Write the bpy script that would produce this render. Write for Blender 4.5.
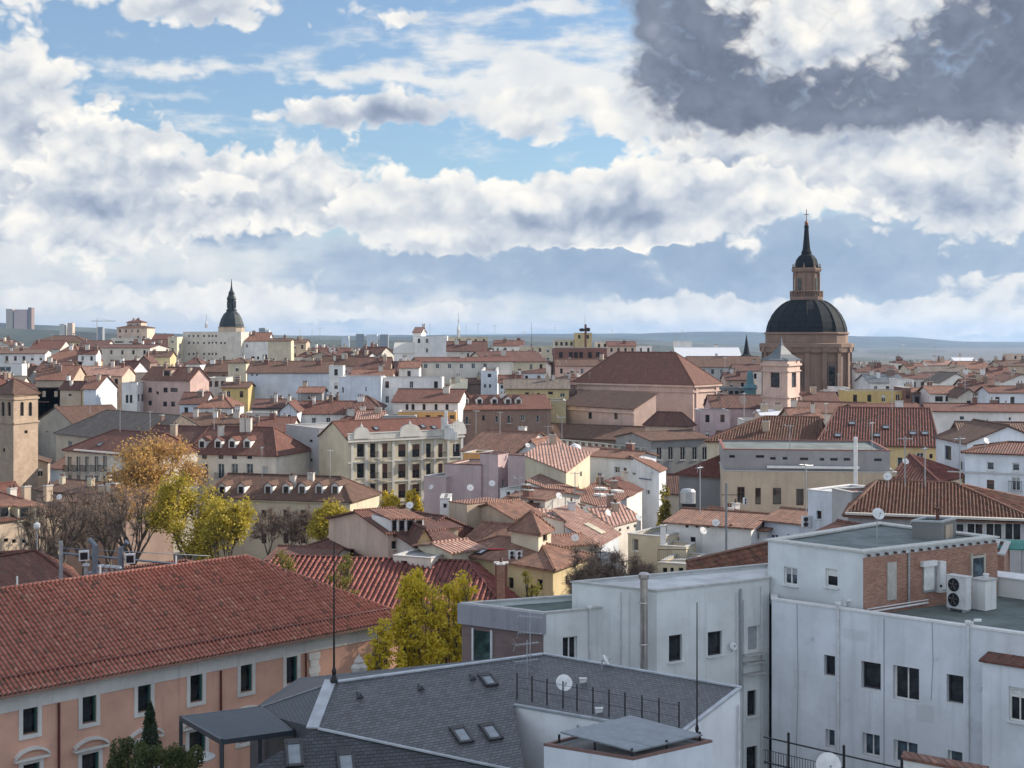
import bpy, math, random
import numpy as np
from mathutils import Vector, Matrix
R = math.radians
rnd = random.Random(7)
for o in list(bpy.data.objects): bpy.data.objects.remove(o)
SC = bpy.context.scene
COL = SC.collection
# ------------------------------------------------------------------ camera
FPX, HZ, CAMH = 1400.0, 335.0, 32.0
cam = bpy.data.cameras.new('camera'); camo = bpy.data.objects.new('camera', cam); COL.objects.link(camo)
camo.location = (0, 0, CAMH); camo.rotation_euler = (R(90), 0, 0)
cam.sensor_width = 36; cam.lens = FPX * 36 / 1024; cam.shift_y = -(384 - HZ) / 1024
cam.clip_start = 0.5; cam.clip_end = 40000
SC.camera = camo
# ------------------------------------------------------------------ sun, exposure
HAZE = 5e-5
CLOUD_SHADE = [(0, 58, 75, 34, 1), (62, 56, 60, 34, 2), (-52, 84, 55, 36, 3)]
SUN_EL, SUN_AZ = R(27), R(68)          # azimuth measured from +Y (view direction) towards +X (right)
SDIR = Vector((math.sin(SUN_AZ) * math.cos(SUN_EL), math.cos(SUN_AZ) * math.cos(SUN_EL), math.sin(SUN_EL)))
sl = bpy.data.lights.new('sun', 'SUN'); sl.energy = 5.0; sl.angle = R(0.5); sl.color = (1.0, 0.87, 0.72)
so = bpy.data.objects.new('sun', sl); COL.objects.link(so)
so.rotation_euler = SDIR.to_track_quat('Z', 'Y').to_euler()
vs = SC.view_settings
SC.display_settings.display_device = 'sRGB'
vs.view_transform = 'Standard'; vs.look = 'None'; vs.exposure = 0.5; vs.gamma = 1.0; vs.use_curve_mapping = False
SC.render.engine = 'CYCLES'
SC.cycles.use_denoising = True
SC.cycles.max_bounces = 6; SC.cycles.diffuse_bounces = 3; SC.cycles.glossy_bounces = 2
SC.cycles.volume_bounces = 1; SC.cycles.transparent_max_bounces = 6
SC.cycles.sample_clamp_indirect = 6
# ------------------------------------------------------------------ node helpers
class NT:
    def __init__(s, tree): s.t = tree; s.N = tree.nodes; s.L = tree.links
    def n(s, ty, **kw):
        nd = s.N.new(ty)
        for k, v in kw.items(): setattr(nd, k, v)
        return nd
    def put(s, sock, v):
        if isinstance(v, bpy.types.NodeSocket): s.L.new(v, sock)
        else: sock.default_value = v
    def m(s, op, a, b=None, c=None, clamp=False):
        nd = s.n('ShaderNodeMath', operation=op, use_clamp=clamp); s.put(nd.inputs[0], a)
        if b is not None: s.put(nd.inputs[1], b)
        if c is not None: s.put(nd.inputs[2], c)
        return nd.outputs[0]
    def v(s, op, a, b=None, c=None, out=0):
        nd = s.n('ShaderNodeVectorMath', operation=op); s.put(nd.inputs[0], a)
        if b is not None: s.put(nd.inputs[1], b)
        if c is not None: s.put(nd.inputs[2], c)
        return nd.outputs['Value'] if out == 'v' else nd.outputs[0]
    def noise(s, vec, scale, detail=4, rough=0.55, dist=0.0, out='Fac', dim='3D'):
        nd = s.n('ShaderNodeTexNoise', noise_dimensions=dim); s.put(nd.inputs['Vector'], vec)
        nd.inputs['Scale'].default_value = scale; nd.inputs['Detail'].default_value = detail
        nd.inputs['Roughness'].default_value = rough; nd.inputs['Distortion'].default_value = dist
        return nd.outputs[out]
    def mix(s, f, a, b, mode='MIX'):
        nd = s.n('ShaderNodeMix', data_type='RGBA', blend_type=mode); s.put(nd.inputs[0], f)
        s.put(nd.inputs[6], a if isinstance(a, bpy.types.NodeSocket) else c4(a)); s.put(nd.inputs[7], b if isinstance(b, bpy.types.NodeSocket) else c4(b))
        return nd.outputs[2]
    def rng(s, x, a, b, c=0.0, d=1.0, smooth=True):
        nd = s.n('ShaderNodeMapRange', interpolation_type='SMOOTHSTEP' if smooth else 'LINEAR'); s.put(nd.inputs[0], x)
        nd.inputs[1].default_value = a; nd.inputs[2].default_value = b; nd.inputs[3].default_value = c; nd.inputs[4].default_value = d
        return nd.outputs[0]
    def comb(s, x, y, z=0.0):
        nd = s.n('ShaderNodeCombineXYZ'); s.put(nd.inputs[0], x); s.put(nd.inputs[1], y); s.put(nd.inputs[2], z)
        return nd.outputs[0]
    def sep(s, v):
        nd = s.n('ShaderNodeSeparateXYZ'); s.put(nd.inputs[0], v); return nd.outputs
def c4(c): return (c[0], c[1], c[2], 1.0)
def srgb(r, g, b):
    f = lambda x: (x / 255 / 12.92) if x <= 10 else ((x / 255 + 0.055) / 1.055) ** 2.4
    return (f(r), f(g), f(b))
# ------------------------------------------------------------------ sky: Nishita + cumulus field, laid out in azimuth / elevation
wd = bpy.data.worlds.new('World'); SC.world = wd; wd.use_nodes = True
W = NT(wd.node_tree); W.N.clear()
wd.cycles.sampling_method = 'MANUAL'; wd.cycles.sample_map_resolution = 512
def sky_c(e):
    px, py, rx, ry, w = e
    return (14 * math.atan((px - 512) / FPX), 14 * math.atan((HZ - py) / FPX), rx / 100, ry / 100, w)
def ell_sum(T, vec, items, start=0.0):
    acc = start
    for e in items:
        cx, cy, rx, ry, w = sky_c(e)
        q = T.v('MULTIPLY_ADD', vec, (1 / rx, 1 / ry, 0), (-cx / rx, -cy / ry, 0))
        d2 = T.v('DOT_PRODUCT', q, q, out='v')
        acc = T.m('MULTIPLY_ADD', T.m('POWER', 2.0, T.m('MULTIPLY', d2, -1.1)), w, acc)
    return acc
def cloud_noise(det=7, oct_=((2.0, .85), (4.4, .50), (9.5, .25))):                       # rounded heaps of vapour: fractal noise plus three octaves of billows
    g = bpy.data.node_groups.new('cloud_noise', 'ShaderNodeTree')
    g.interface.new_socket('Vector', in_out='INPUT', socket_type='NodeSocketVector')
    g.interface.new_socket('Density', in_out='OUTPUT', socket_type='NodeSocketFloat')
    T = NT(g); gi = T.n('NodeGroupInput'); go = T.n('NodeGroupOutput')
    flat = T.v('MULTIPLY', gi.outputs[0], (1.0, 1.3, 1.0))
    acc = T.m('MULTIPLY', T.m('SUBTRACT', T.noise(flat, 1.6, det, .50, dim='2D'), .5), 1.5)
    for sc, am in oct_:
        n = T.noise(T.v('ADD', flat, (sc * 3.7, sc, 0)), sc, 0, .5, dim='2D')
        acc = T.m('MULTIPLY_ADD', T.m('SUBTRACT', T.m('ABSOLUTE', T.m('MULTIPLY_ADD', n, 2.0, -1.0)), .22), am, acc)
    T.L.new(acc, go.inputs[0])
    return g
CG = cloud_noise(); CG2 = cloud_noise(3, ((2.0, .85), (4.4, .45)))
tc = W.n('ShaderNodeTexCoord'); gx = W.sep(tc.outputs['Generated'])
az = W.m('ARCTAN2', gx[0], gx[1]); el = W.m('ARCSINE', gx[2])
pos = W.comb(W.m('MULTIPLY', az, 14.0), W.m('MULTIPLY', el, 14.0), 0.0)
w1 = W.v('SUBTRACT', W.noise(pos, 1.7, 1, .5, out='Color', dim='2D'), (.5, .5, .5))
w2 = W.v('SUBTRACT', W.noise(pos, 5.0, 2, .5, out='Color', dim='2D'), (.5, .5, .5))
pw = W.v('ADD', pos, W.v('ADD', W.v('MULTIPLY', w1, (.30, .18, 0)), W.v('MULTIPLY', w2, (.22, .16, 0))))
pn = W.v('ADD', pos, W.v('MULTIPLY', w2, (.10, .10, 0)))
def dens(vec, g=CG):
    nd = W.n('ShaderNodeGroup'); nd.node_tree = g; W.put(nd.inputs[0], vec); return nd.outputs[0]
N0 = dens(pn); N1 = dens(W.v('ADD', pn, (.09, .13, 0))); REL = W.m('ADD', W.m('MULTIPLY', W.m('SUBTRACT', N0, N1), .45), W.m('MULTIPLY', W.m('SUBTRACT', dens(pn, CG2), dens(W.v('ADD', pn, (.15, .20, 0)), CG2)), .50))
soft = W.noise(W.v('MULTIPLY', pos, (.55, 1.9, 1)), 2.4, 5, .55, dim='2D')
def palette(x, cols):
    nd = W.n('ShaderNodeValToRGB'); W.put(nd.inputs[0], x); r = nd.color_ramp
    for k, (p_, c) in enumerate(cols):
        e = r.elements[k] if k < 2 else r.elements.new(p_)
        e.position = p_; e.color = c4(srgb(*c))
    return W.mix(1.0, nd.outputs[0], (1 / WSTR,) * 3, 'MULTIPLY')
WSTR = 0.10
sky = W.n('ShaderNodeTexSky', sky_type='NISHITA'); sky.sun_disc = False
sky.sun_elevation = SUN_EL; sky.sun_rotation = SUN_AZ; sky.air_density = 1.0; sky.dust_density = 0.6; sky.ozone_density = 2.0
blue = W.mix(.14, W.mix(1.0, sky.outputs[0], (.90, 1.09, 1.24), 'MULTIPLY'), tuple(x / WSTR for x in srgb(214, 224, 234)))
low = W.rng(el, R(6.5), R(0.3))
colr = W.mix(W.m('MULTIPLY', low, .70), blue, tuple(x / WSTR for x in srgb(176, 198, 222)))
PAL = [(0.0, (134, 147, 170)), (1.0, (248, 244, 236)), (.25, (162, 173, 192)), (.5, (196, 203, 212)), (.75, (226, 227, 227))]
N2 = dens(W.v('MULTIPLY_ADD', pn, (1.22, 1.22, 1), (5.3, 2.1, 0)))
def layer(base, ells, shades, noise, namp, lo, hi, bias=-.45, lit0=.62, krel=.28, kedge=.18, ew=.9, opac=1.0, pal=PAL, cap=1.0):
    cov = W.m('MINIMUM', ell_sum(W, pw, ells, bias), cap)
    D = W.m('MULTIPLY_ADD', noise, namp, cov)
    a = W.rng(D, lo, hi)
    if opac < 1: a = W.m('MULTIPLY', a, opac)
    lit = W.m('MULTIPLY_ADD', REL, krel, lit0)
    if shades: lit = W.m('SUBTRACT', lit, W.m('MULTIPLY', W.m('MINIMUM', ell_sum(W, pw, shades, 0.0), 1.2), .55))
    if kedge: lit = W.m('MULTIPLY_ADD', W.rng(D, lo + ew, lo + .05, smooth=False), kedge, lit)
    return W.mix(a, base, palette(lit, pal))
SOFT = W.m('SUBTRACT', soft, .5)
# thin veils and the pale wash low down
colr = layer(colr, [(250,58,170,16,.45),(130,120,90,14,.5),(480,160,110,16,.45),(420,48,70,10,.5),(160,79,80,7,.8),(165,99,75,7,.75),(330,75,130,8,.8),(570,62,110,46,1.15),(500,98,110,22,.9),(215,134,60,6,.6),(400,22,60,14,.8),
    (560,4,70,6,.7),(330,300,420,52,1.3),(60,262,190,68,1.3),(880,125,220,26,1.2),(900,300,240,50,1.0),(290,175,80,40,.8)],
    [(330,300,300,30,.3),(60,270,160,50,.15)], SOFT, 2.2, .05, .95, bias=-.42, lit0=.80, krel=.12, kedge=0, opac=.90)
# blue-grey rain band
colr = layer(colr, [(720,266,300,38,1.5),(960,255,160,56,1.4),(470,262,150,26,1.1),(225,222,70,28,1.1),(150,288,50,13,.8),(330,290,60,12,.5)],
    [(720,265,320,36,.35),(225,222,80,30,.35)], SOFT, 1.3, .0, .75, bias=-.42, lit0=.42, krel=.09, kedge=.14, opac=.95, pal=[(0.0, (124, 146, 174)), (1.0, (246, 245, 240)), (.25, (150, 170, 195)), (.5, (184, 199, 214)), (.75, (220, 226, 231))])
# middle heaps, back to front
colr = layer(colr, [(205,10,88,22,1.5),(15,2,36,20,1.4),(408,22,34,10,1.0),(318,114,56,13,1.1),(405,110,58,19,1.3),(528,118,42,22,1.2),(0,108,56,50,1.7),(20,180,70,44,1.4),(640,105,40,24,.9),(705,132,90,20,1.3),(560,95,50,14,.7)],
    [(205,26,90,12,.45),(400,120,58,13,.8),(292,130,50,10,.7),(30,205,60,16,.35),(50,150,36,26,.3),(540,132,40,9,.4),(190,18,30,10,.2)],
    N0, .66, .0, .38, bias=-.56, lit0=.62, krel=.42, kedge=.30)
colr = layer(colr, [(114,176,60,50,1.7),(290,182,76,34,1.4),(60,232,110,30,1.1),(170,205,50,20,.9),(300,215,60,18,.9)],
    [(112,206,80,18,.5),(300,210,80,12,.35),(60,250,100,14,.2),(140,170,30,22,.15)], N2, .66, .0, .34, bias=-.55, lit0=.64, krel=.42, kedge=.30)
# low cream banks under the band
colr = layer(colr, [(690,308,100,14,1.3),(930,318,140,15,1.5),(255,300,70,18,1.3),(440,310,50,8,1.0),(60,300,110,17,.9),(330,320,90,7,.9),(1005,285,50,14,1.0)],
    [(700,322,110,9,.25)], N2, .50, .0, .40, bias=-.55, lit0=.74, krel=.30, kedge=.16, opac=.85)
# the sunlit row, far part then near part
colr = layer(colr, [(915,172,150,28,1.7),(985,218,80,36,1.1),(850,144,150,13,1.2),(740,165,70,20,1.2),(560,190,40,16,1.0),(640,180,60,16,1.1)],
    [(850,152,40,8,.6),(730,164,40,7,.7),(960,205,110,18,.5),(980,235,80,24,.4),(830,190,60,10,.4)], N2, .62, .0, .36, bias=-.54, lit0=.72, krel=.36, kedge=.26)
colr = layer(colr, [(392,214,52,30,1.6),(455,220,52,32,1.6),(225,190,40,18,1.1),(535,206,44,24,1.5),(615,204,60,30,1.6),(700,202,64,30,1.6),(775,194,50,24,1.4),(884,214,30,12,1.0),(580,241,80,7,.9),(645,242,50,6,.9)],
    [(622,216,40,14,.9),(552,224,44,11,.75),(500,246,60,10,.5),(690,196,36,10,.5),(700,236,80,9,.45),(330,230,50,12,.5),(420,252,60,8,.3),(215,205,40,8,.4),(770,212,30,8,.4)],
    N0, .66, .0, .34, bias=-.56, lit0=.69, krel=.42, kedge=.30)
# the dark cloud overhead and the sunlit heap that shows through it
DPAL = [(0.0, (108, 117, 136)), (1.0, (250, 248, 243)), (.25, (128, 137, 155)), (.5, (160, 168, 182)), (.75, (216, 219, 223))]
big = W.noise(W.v('MULTIPLY', pos, (.8, 1.2, 1)), 1.15, 3, .5, dim='2D')
colr = layer(colr, [(715,56,70,62,1.15),(800,100,110,34,1.05),(910,86,140,42,1.2),(1020,50,110,76,1.25),(800,8,120,46,1.1),(700,0,56,40,.9),(945,6,80,36,1.1)],
    [(700,80,70,40,.16),(1000,70,120,40,.14),(790,108,60,16,.10),(900,44,60,20,-.25),(660,40,20,50,-.15)], N0, .70, .0, .95, bias=-.30, lit0=.13, krel=.24, kedge=.66, ew=.95, pal=DPAL)
colr = layer(colr, [(828,34,58,46,1.05),(782,12,44,30,.95),(876,14,58,28,1.0),(716,4,22,9,.9),(915,20,30,14,.6),(800,66,36,20,.6)],
    [(800,72,34,14,.35),(850,66,34,16,.25),(884,34,44,12,.25),(770,40,20,24,.2)], N2, .85, .0, .75, bias=-.46, lit0=.74, krel=.50, kedge=.14, opac=.97)
bg1 = W.n('ShaderNodeBackground'); W.put(bg1.inputs[0], colr); bg1.inputs[1].default_value = 0.079
# the rest of the vault: the same broken cloud, larger and softer
n3 = W.noise(tc.outputs['Generated'], 2.6, 3, .55)
far = W.mix(W.rng(n3, .40, .60, .15, .85), blue, tuple(x / WSTR for x in srgb(232, 236, 242)))
bg2 = W.n('ShaderNodeBackground'); W.put(bg2.inputs[0], far); bg2.inputs[1].default_value = 0.096
inside = W.m('MULTIPLY', W.rng(W.m('ABSOLUTE', az), R(33), R(26)), W.m('MULTIPLY', W.rng(el, R(21), R(16)), W.m('GREATER_THAN', el, R(-1.0))))
mx = W.n('ShaderNodeMixShader'); W.put(mx.inputs[0], inside); W.L.new(bg2.outputs[0], mx.inputs[1]); W.L.new(bg1.outputs[0], mx.inputs[2])
wo = W.n('ShaderNodeOutputWorld'); W.L.new(mx.outputs[0], wo.inputs[0])
# ================================================================== mesh helpers
def P(px, d): return ((px - 512) / FPX * d, d)                 # ground point seen in a column of the photograph, d metres out
def ZP(py, d): return CAMH - (py - HZ) / FPX * d               # height seen at a row, d metres out
def ground_z(x, y):
    if y < 230: g = 0.0
    elif y < 900: g = (y - 230) / 670 * 15
    elif y < 2200: g = 15 - (y - 900) / 1300 * 45
    else: g = -30
    return g
class MB:
    def __init__(s): s.v = []; s.f = []; s.m = []; s.uv = []
    def face(s, pts, mi=0, uv=None):
        i = len(s.v); s.v += [tuple(p) for p in pts]; s.f.append(tuple(range(i, i + len(pts)))); s.m.append(mi)
        if uv is None:
            a = Vector(pts[0]); n = Vector((0, 0, 0))
            for k in range(1, len(pts) - 1): n += (Vector(pts[k]) - a).cross(Vector(pts[k + 1]) - a)
            if n.length > 1e-12: n.normalize()
            if abs(n.z) < .995 and n.length > .5:
                u = Vector((0, 0, 1)).cross(n).normalized(); w = n.cross(u)
            else: u = Vector((1, 0, 0)); w = Vector((0, 1, 0))
            uv = [(Vector(p).dot(u), Vector(p).dot(w)) for p in pts]
        s.uv += uv
    def box(s, c, sx, sy, sz, rz=0.0, mi=0, top=None):        # c = centre of the bottom face
        ca, sa = math.cos(rz), math.sin(rz)
        q = lambda x, y, z: (c[0] + ca * x - sa * y, c[1] + sa * x + ca * y, c[2] + z)
        x, y = sx / 2, sy / 2
        b = [q(-x, -y, 0), q(x, -y, 0), q(x, y, 0), q(-x, y, 0)]; t = [q(-x, -y, sz), q(x, -y, sz), q(x, y, sz), q(-x, y, sz)]
        s.face(t, mi if top is None else top); s.face(b[::-1], mi)
        for k in range(4): s.face([b[k], b[(k + 1) % 4], t[(k + 1) % 4], t[k]], mi)
    def slab(s, poly, h, mi=0, side=None, down=True):         # polygon (ccw from above) given a vertical thickness
        lo = [(p[0], p[1], p[2] - h) for p in poly] if down else list(poly)
        hi = list(poly) if down else [(p[0], p[1], p[2] + h) for p in poly]
        s.face(hi, mi); s.face(lo[::-1], mi if side is None else side)
        for k in range(len(poly)):
            j = (k + 1) % len(poly); s.face([lo[k], lo[j], hi[j], hi[k]], mi if side is None else side)
    def tube(s, pts, r, n=6, mi=0, r2=None, cap=True):
        pts = [Vector(p) for p in pts]; rings = []
        for k, p in enumerate(pts):
            d = (pts[min(k + 1, len(pts) - 1)] - pts[max(k - 1, 0)]).normalized()
            a = d.cross(Vector((0, 0, 1)) if abs(d.z) < .9 else Vector((1, 0, 0))).normalized(); b = d.cross(a)
            rr = r if r2 is None else r + (r2 - r) * k / (len(pts) - 1)
            rings.append([p + rr * (math.cos(2 * math.pi * i / n) * a + math.sin(2 * math.pi * i / n) * b) for i in range(n)])
        for k in range(len(rings) - 1):
            for i in range(n): s.face([rings[k][i], rings[k + 1][i], rings[k + 1][(i + 1) % n], rings[k][(i + 1) % n]], mi)
        if cap: s.face(rings[0], mi); s.face(rings[-1][::-1], mi)
    def lathe(s, prof, n=16, mi=0, c=(0, 0, 0), ph=0.0, sq=1.0):     # prof: (radius, z) bottom to top
        rings = [[(c[0] + r * math.cos(ph + 2 * math.pi * i / n), c[1] + r * math.sin(ph + 2 * math.pi * i / n) * sq, c[2] + z) for i in range(n)] for r, z in prof]
        for k in range(len(rings) - 1):
            for i in range(n):
                j = (i + 1) % n
                if prof[k][0] < 1e-6: s.face([rings[k][i], rings[k + 1][j], rings[k + 1][i]], mi)
                elif prof[k + 1][0] < 1e-6: s.face([rings[k][i], rings[k][j], rings[k + 1][i]], mi)
                else: s.face([rings[k][i], rings[k][j], rings[k + 1][j], rings[k + 1][i]], mi)
        if prof[-1][0] > 1e-6: s.face(rings[-1], mi)
        if prof[0][0] > 1e-6: s.face(rings[0][::-1], mi)
    def build(s, name, mats, parent=None, org=(0, 0, 0), smooth=False):
        me = bpy.data.meshes.new(name)
        me.from_pydata([(v[0] - org[0], v[1] - org[1], v[2] - org[2]) for v in s.v], [], s.f)
        for m_ in (mats if isinstance(mats, (list, tuple)) else [mats]): me.materials.append(m_)
        me.polygons.foreach_set('material_index', s.m)
        ul = me.uv_layers.new(name='UVMap'); ul.data.foreach_set('uv', [c for q in s.uv for c in q])
        if smooth: me.polygons.foreach_set('use_smooth', [True] * len(s.f))
        me.update()
        return link(name, me, parent)
def link(name, me, parent=None):
    o = bpy.data.objects.new(name, me); COL.objects.link(o)
    if parent is not None: o.parent = parent
    return o
ALL = []
def thing(name, label, cat, loc=(0, 0, 0), rz=0.0, group=None):
    o = bpy.data.objects.new(name, None); COL.objects.link(o); o.location = loc; o.rotation_euler = (0, 0, rz); o.empty_display_size = .5
    o['label'] = label; o['category'] = cat
    if group: o['group'] = group
    ALL.append(o); return o
def tag(o, label, cat, group=None):
    o['label'] = label; o['category'] = cat
    if group: o['group'] = group
    ALL.append(o); return o
KIDS = {}
def copy_thing(src, loc, rz=0.0, label=None, scale=None):
    """copy a thing with its parts and sub-parts (mesh data shared)"""
    if src.name not in KIDS: KIDS[src.name] = [(c, list(c.children)) for c in src.children]
    r = src.copy(); COL.objects.link(r); r.location = loc; r.rotation_euler = (0, 0, rz)
    if scale: r.scale = scale
    if label: r['label'] = label
    for c, subs in KIDS[src.name]:
        d = c.copy(); COL.objects.link(d); d.parent = r
        for g in subs:
            e = g.copy(); COL.objects.link(e); e.parent = d
    ALL.append(r); return r
# ================================================================== materials
MATS = {}
def new_mat(name):
    m = bpy.data.materials.new(name); m.use_nodes = True
    t = NT(m.node_tree); b = t.N['Principled BSDF']; return m, t, b
def simple(name, col, rough=.7, metal=0.0, var=.12, scale=3.0):
    if name in MATS: return MATS[name]
    m, t, b = new_mat(name); tcn = t.n('ShaderNodeTexCoord')
    n = t.noise(tcn.outputs['Object'], scale, 4, .6)
    c = t.mix(t.rng(n, .3, .7), [x * (1 - var) for x in col], [min(1, x * (1 + var)) for x in col])
    t.L.new(c, b.inputs['Base Color']); b.inputs['Roughness'].default_value = rough; b.inputs['Metallic'].default_value = metal
    MATS[name] = m; return m
def plaster(name, col, dirt=.5, stone=False):
    if name in MATS: return MATS[name]
    m, t, b = new_mat(name); ob = t.n('ShaderNodeTexCoord').outputs['Object']
    big = t.noise(ob, .35, 5, .6); fine = t.noise(ob, 2.6, 4, .6)
    streak = t.noise(t.v('MULTIPLY', ob, (1.6, 1.6, .09)), 1.0, 5, .65)
    c = t.mix(t.rng(big, .35, .7), [x * .86 for x in col], [min(.9, x * 1.07) for x in col])
    g = sum(col) / 3
    st = [x * .45 + g * .12 for x in col]
    c = t.mix(t.m('MULTIPLY', t.rng(streak, .50, .76), dirt), c, st)
    c = t.mix(t.m('MULTIPLY', t.rng(fine, .56, .75), dirt * .4), c, st)
    if stone:
        uv = t.n('ShaderNodeUVMap').outputs[0]; br = t.n('ShaderNodeTexBrick'); t.L.new(uv, br.inputs[0]); br.inputs['Scale'].default_value = 1.0
        br.inputs['Brick Width'].default_value = .8; br.inputs['Row Height'].default_value = .4; br.inputs['Mortar Size'].default_value = .012
        br.inputs['Color1'].default_value = (1, 1, 1, 1); br.inputs['Color2'].default_value = (.84, .84, .84, 1); br.inputs['Mortar'].default_value = (.6, .6, .6, 1)
        c = t.mix(1.0, c, br.outputs[0], 'MULTIPLY')
    t.L.new(c, b.inputs['Base Color']); b.inputs['Roughness'].default_value = .9
    bp = t.n('ShaderNodeBump'); bp.inputs['Strength'].default_value = .25; bp.inputs['Distance'].default_value = .03
    t.L.new(t.noise(ob, 9, 4, .6), bp.inputs['Height']); t.L.new(bp.outputs[0], b.inputs['Normal'])
    MATS[name] = m; return m
def tiles(name, cols, pu=.26, pv=.42, bump=.8, lichen=.35, lcol=(.10, .075, .055), relief=True, streak=.5, trough=.0):
    if name in MATS: return MATS[name]
    m, t, b = new_mat(name); uv = t.n('ShaderNodeUVMap').outputs[0]; ob = t.n('ShaderNodeTexCoord').outputs['Object']
    s = t.sep(uv); u = t.m('DIVIDE', s[0], pu); v = t.m('DIVIDE', s[1], pv)
    wn = t.n('ShaderNodeTexWhiteNoise', noise_dimensions='2D'); t.L.new(t.comb(t.m('FLOOR', u), t.m('FLOOR', v)), wn.inputs['Vector'])
    wc = t.n('ShaderNodeTexWhiteNoise', noise_dimensions='1D'); t.L.new(t.m('FLOOR', u), wc.inputs['W'])
    nn = t.m('ADD', t.m('MULTIPLY', wn.outputs[0], 1 - streak), t.m('MULTIPLY', wc.outputs[0], streak))
    rp = t.n('ShaderNodeValToRGB'); t.L.new(nn, rp.inputs[0])
    for k, c in enumerate(cols):
        e = rp.color_ramp.elements[k] if k < 2 else rp.color_ramp.elements.new(1.0)
    for k, c in enumerate(cols):
        e = rp.color_ramp.elements[k]; e.position = k / (len(cols) - 1); e.color = c4(c)
    c = rp.outputs[0]
    w2_ = t.n('ShaderNodeTexWhiteNoise', noise_dimensions='2D'); t.L.new(t.v('ADD', t.comb(t.m('FLOOR', u), t.m('FLOOR', v)), (17.3, 5.1, 0)), w2_.inputs['Vector'])
    c = t.mix(t.m('MULTIPLY', t.m('GREATER_THAN', w2_.outputs[0], .965), .55), c, [min(.6, x * 1.7) for x in cols[-2]])   # replaced tiles
    c = t.mix(t.m('MULTIPLY', t.m('LESS_THAN', w2_.outputs[0], .04), .6), c, lcol)                                        # blackened tiles
    c = t.mix(t.m('MULTIPLY', t.rng(t.noise(ob, .45, 5, .65), .48, .75), lichen), c, lcol)
    c = t.mix(t.m('MULTIPLY', t.rng(t.noise(ob, 2.2, 4, .65), .55, .75), lichen * .6), c, [x * 1.5 for x in lcol])
    if trough:                                                    # channel tiles between the covers are coloured darker
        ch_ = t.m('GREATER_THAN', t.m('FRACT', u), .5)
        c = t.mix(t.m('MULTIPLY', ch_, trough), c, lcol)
    t.L.new(c, b.inputs['Base Color']); b.inputs['Roughness'].default_value = .85
    if relief:
        h = t.m('COSINE', t.m('MULTIPLY', u, 2 * math.pi))
        h = t.m('ADD', h, t.m('MULTIPLY', t.m('SUBTRACT', 1.0, t.m('FRACT', v)), .7))
        bp = t.n('ShaderNodeBump'); bp.inputs['Strength'].default_value = bump; bp.inputs['Distance'].default_value = pu * .22
        t.L.new(h, bp.inputs['Height']); t.L.new(bp.outputs[0], b.inputs['Normal'])
    MATS[name] = m; return m
def slate(name, col, pu=.3, pv=.2, rough=.55):
    if name in MATS: return MATS[name]
    m, t, b = new_mat(name); uv = t.n('ShaderNodeUVMap').outputs[0]; ob = t.n('ShaderNodeTexCoord').outputs['Object']
    br = t.n('ShaderNodeTexBrick'); t.L.new(uv, br.inputs[0]); br.inputs['Scale'].default_value = 1.0
    br.inputs['Brick Width'].default_value = pu; br.inputs['Row Height'].default_value = pv; br.inputs['Mortar Size'].default_value = .012; br.inputs['Bias'].default_value = -.1
    br.inputs['Color1'].default_value = c4([x * 1.25 for x in col]); br.inputs['Color2'].default_value = c4([x * .75 for x in col]); br.inputs['Mortar'].default_value = c4([x * .25 for x in col])
    c = t.mix(t.m('MULTIPLY', t.rng(t.noise(ob, .7, 5, .65), .5, .75), .4), br.outputs[0], [x * 1.5 for x in col])
    t.L.new(c, b.inputs['Base Color']); b.inputs['Roughness'].default_value = rough; b.inputs['Specular IOR Level'].default_value = .5 if rough < .7 else .15
    s = t.sep(uv); v = t.m('FRACT', t.m('DIVIDE', s[1], pv))
    bp = t.n('ShaderNodeBump'); bp.inputs['Strength'].default_value = .7; bp.inputs['Distance'].default_value = .03
    t.L.new(t.m('SUBTRACT', t.m('SUBTRACT', 1.0, v), t.m('MULTIPLY', br.outputs[1], .5)), bp.inputs['Height']); t.L.new(bp.outputs[0], b.inputs['Normal'])
    MATS[name] = m; return m
def brickm(name, c1, c2, mort):
    if name in MATS: return MATS[name]
    m, t, b = new_mat(name); uv = t.n('ShaderNodeUVMap').outputs[0]; ob = t.n('ShaderNodeTexCoord').outputs['Object']
    br = t.n('ShaderNodeTexBrick'); t.L.new(uv, br.inputs[0]); br.inputs['Scale'].default_value = 1.0
    br.inputs['Brick Width'].default_value = .25; br.inputs['Row Height'].default_value = .075; br.inputs['Mortar Size'].default_value = .010
    br.inputs['Color1'].default_value = c4(c1); br.inputs['Color2'].default_value = c4(c2); br.inputs['Mortar'].default_value = c4(mort)
    c = t.mix(t.m('MULTIPLY', t.rng(t.noise(ob, .8, 5, .65), .45, .75), .45), br.outputs[0], [x * .6 for x in c1])
    c = t.mix(t.m('MULTIPLY', t.rng(t.noise(t.v('MULTIPLY', ob, (3.2, 3.2, 9)), 1.0, 2, .6), .5, .7), .35), c, c2)
    t.L.new(c, b.inputs['Base Color']); b.inputs['Roughness'].default_value = .9
    MATS[name] = m; return m
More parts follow.
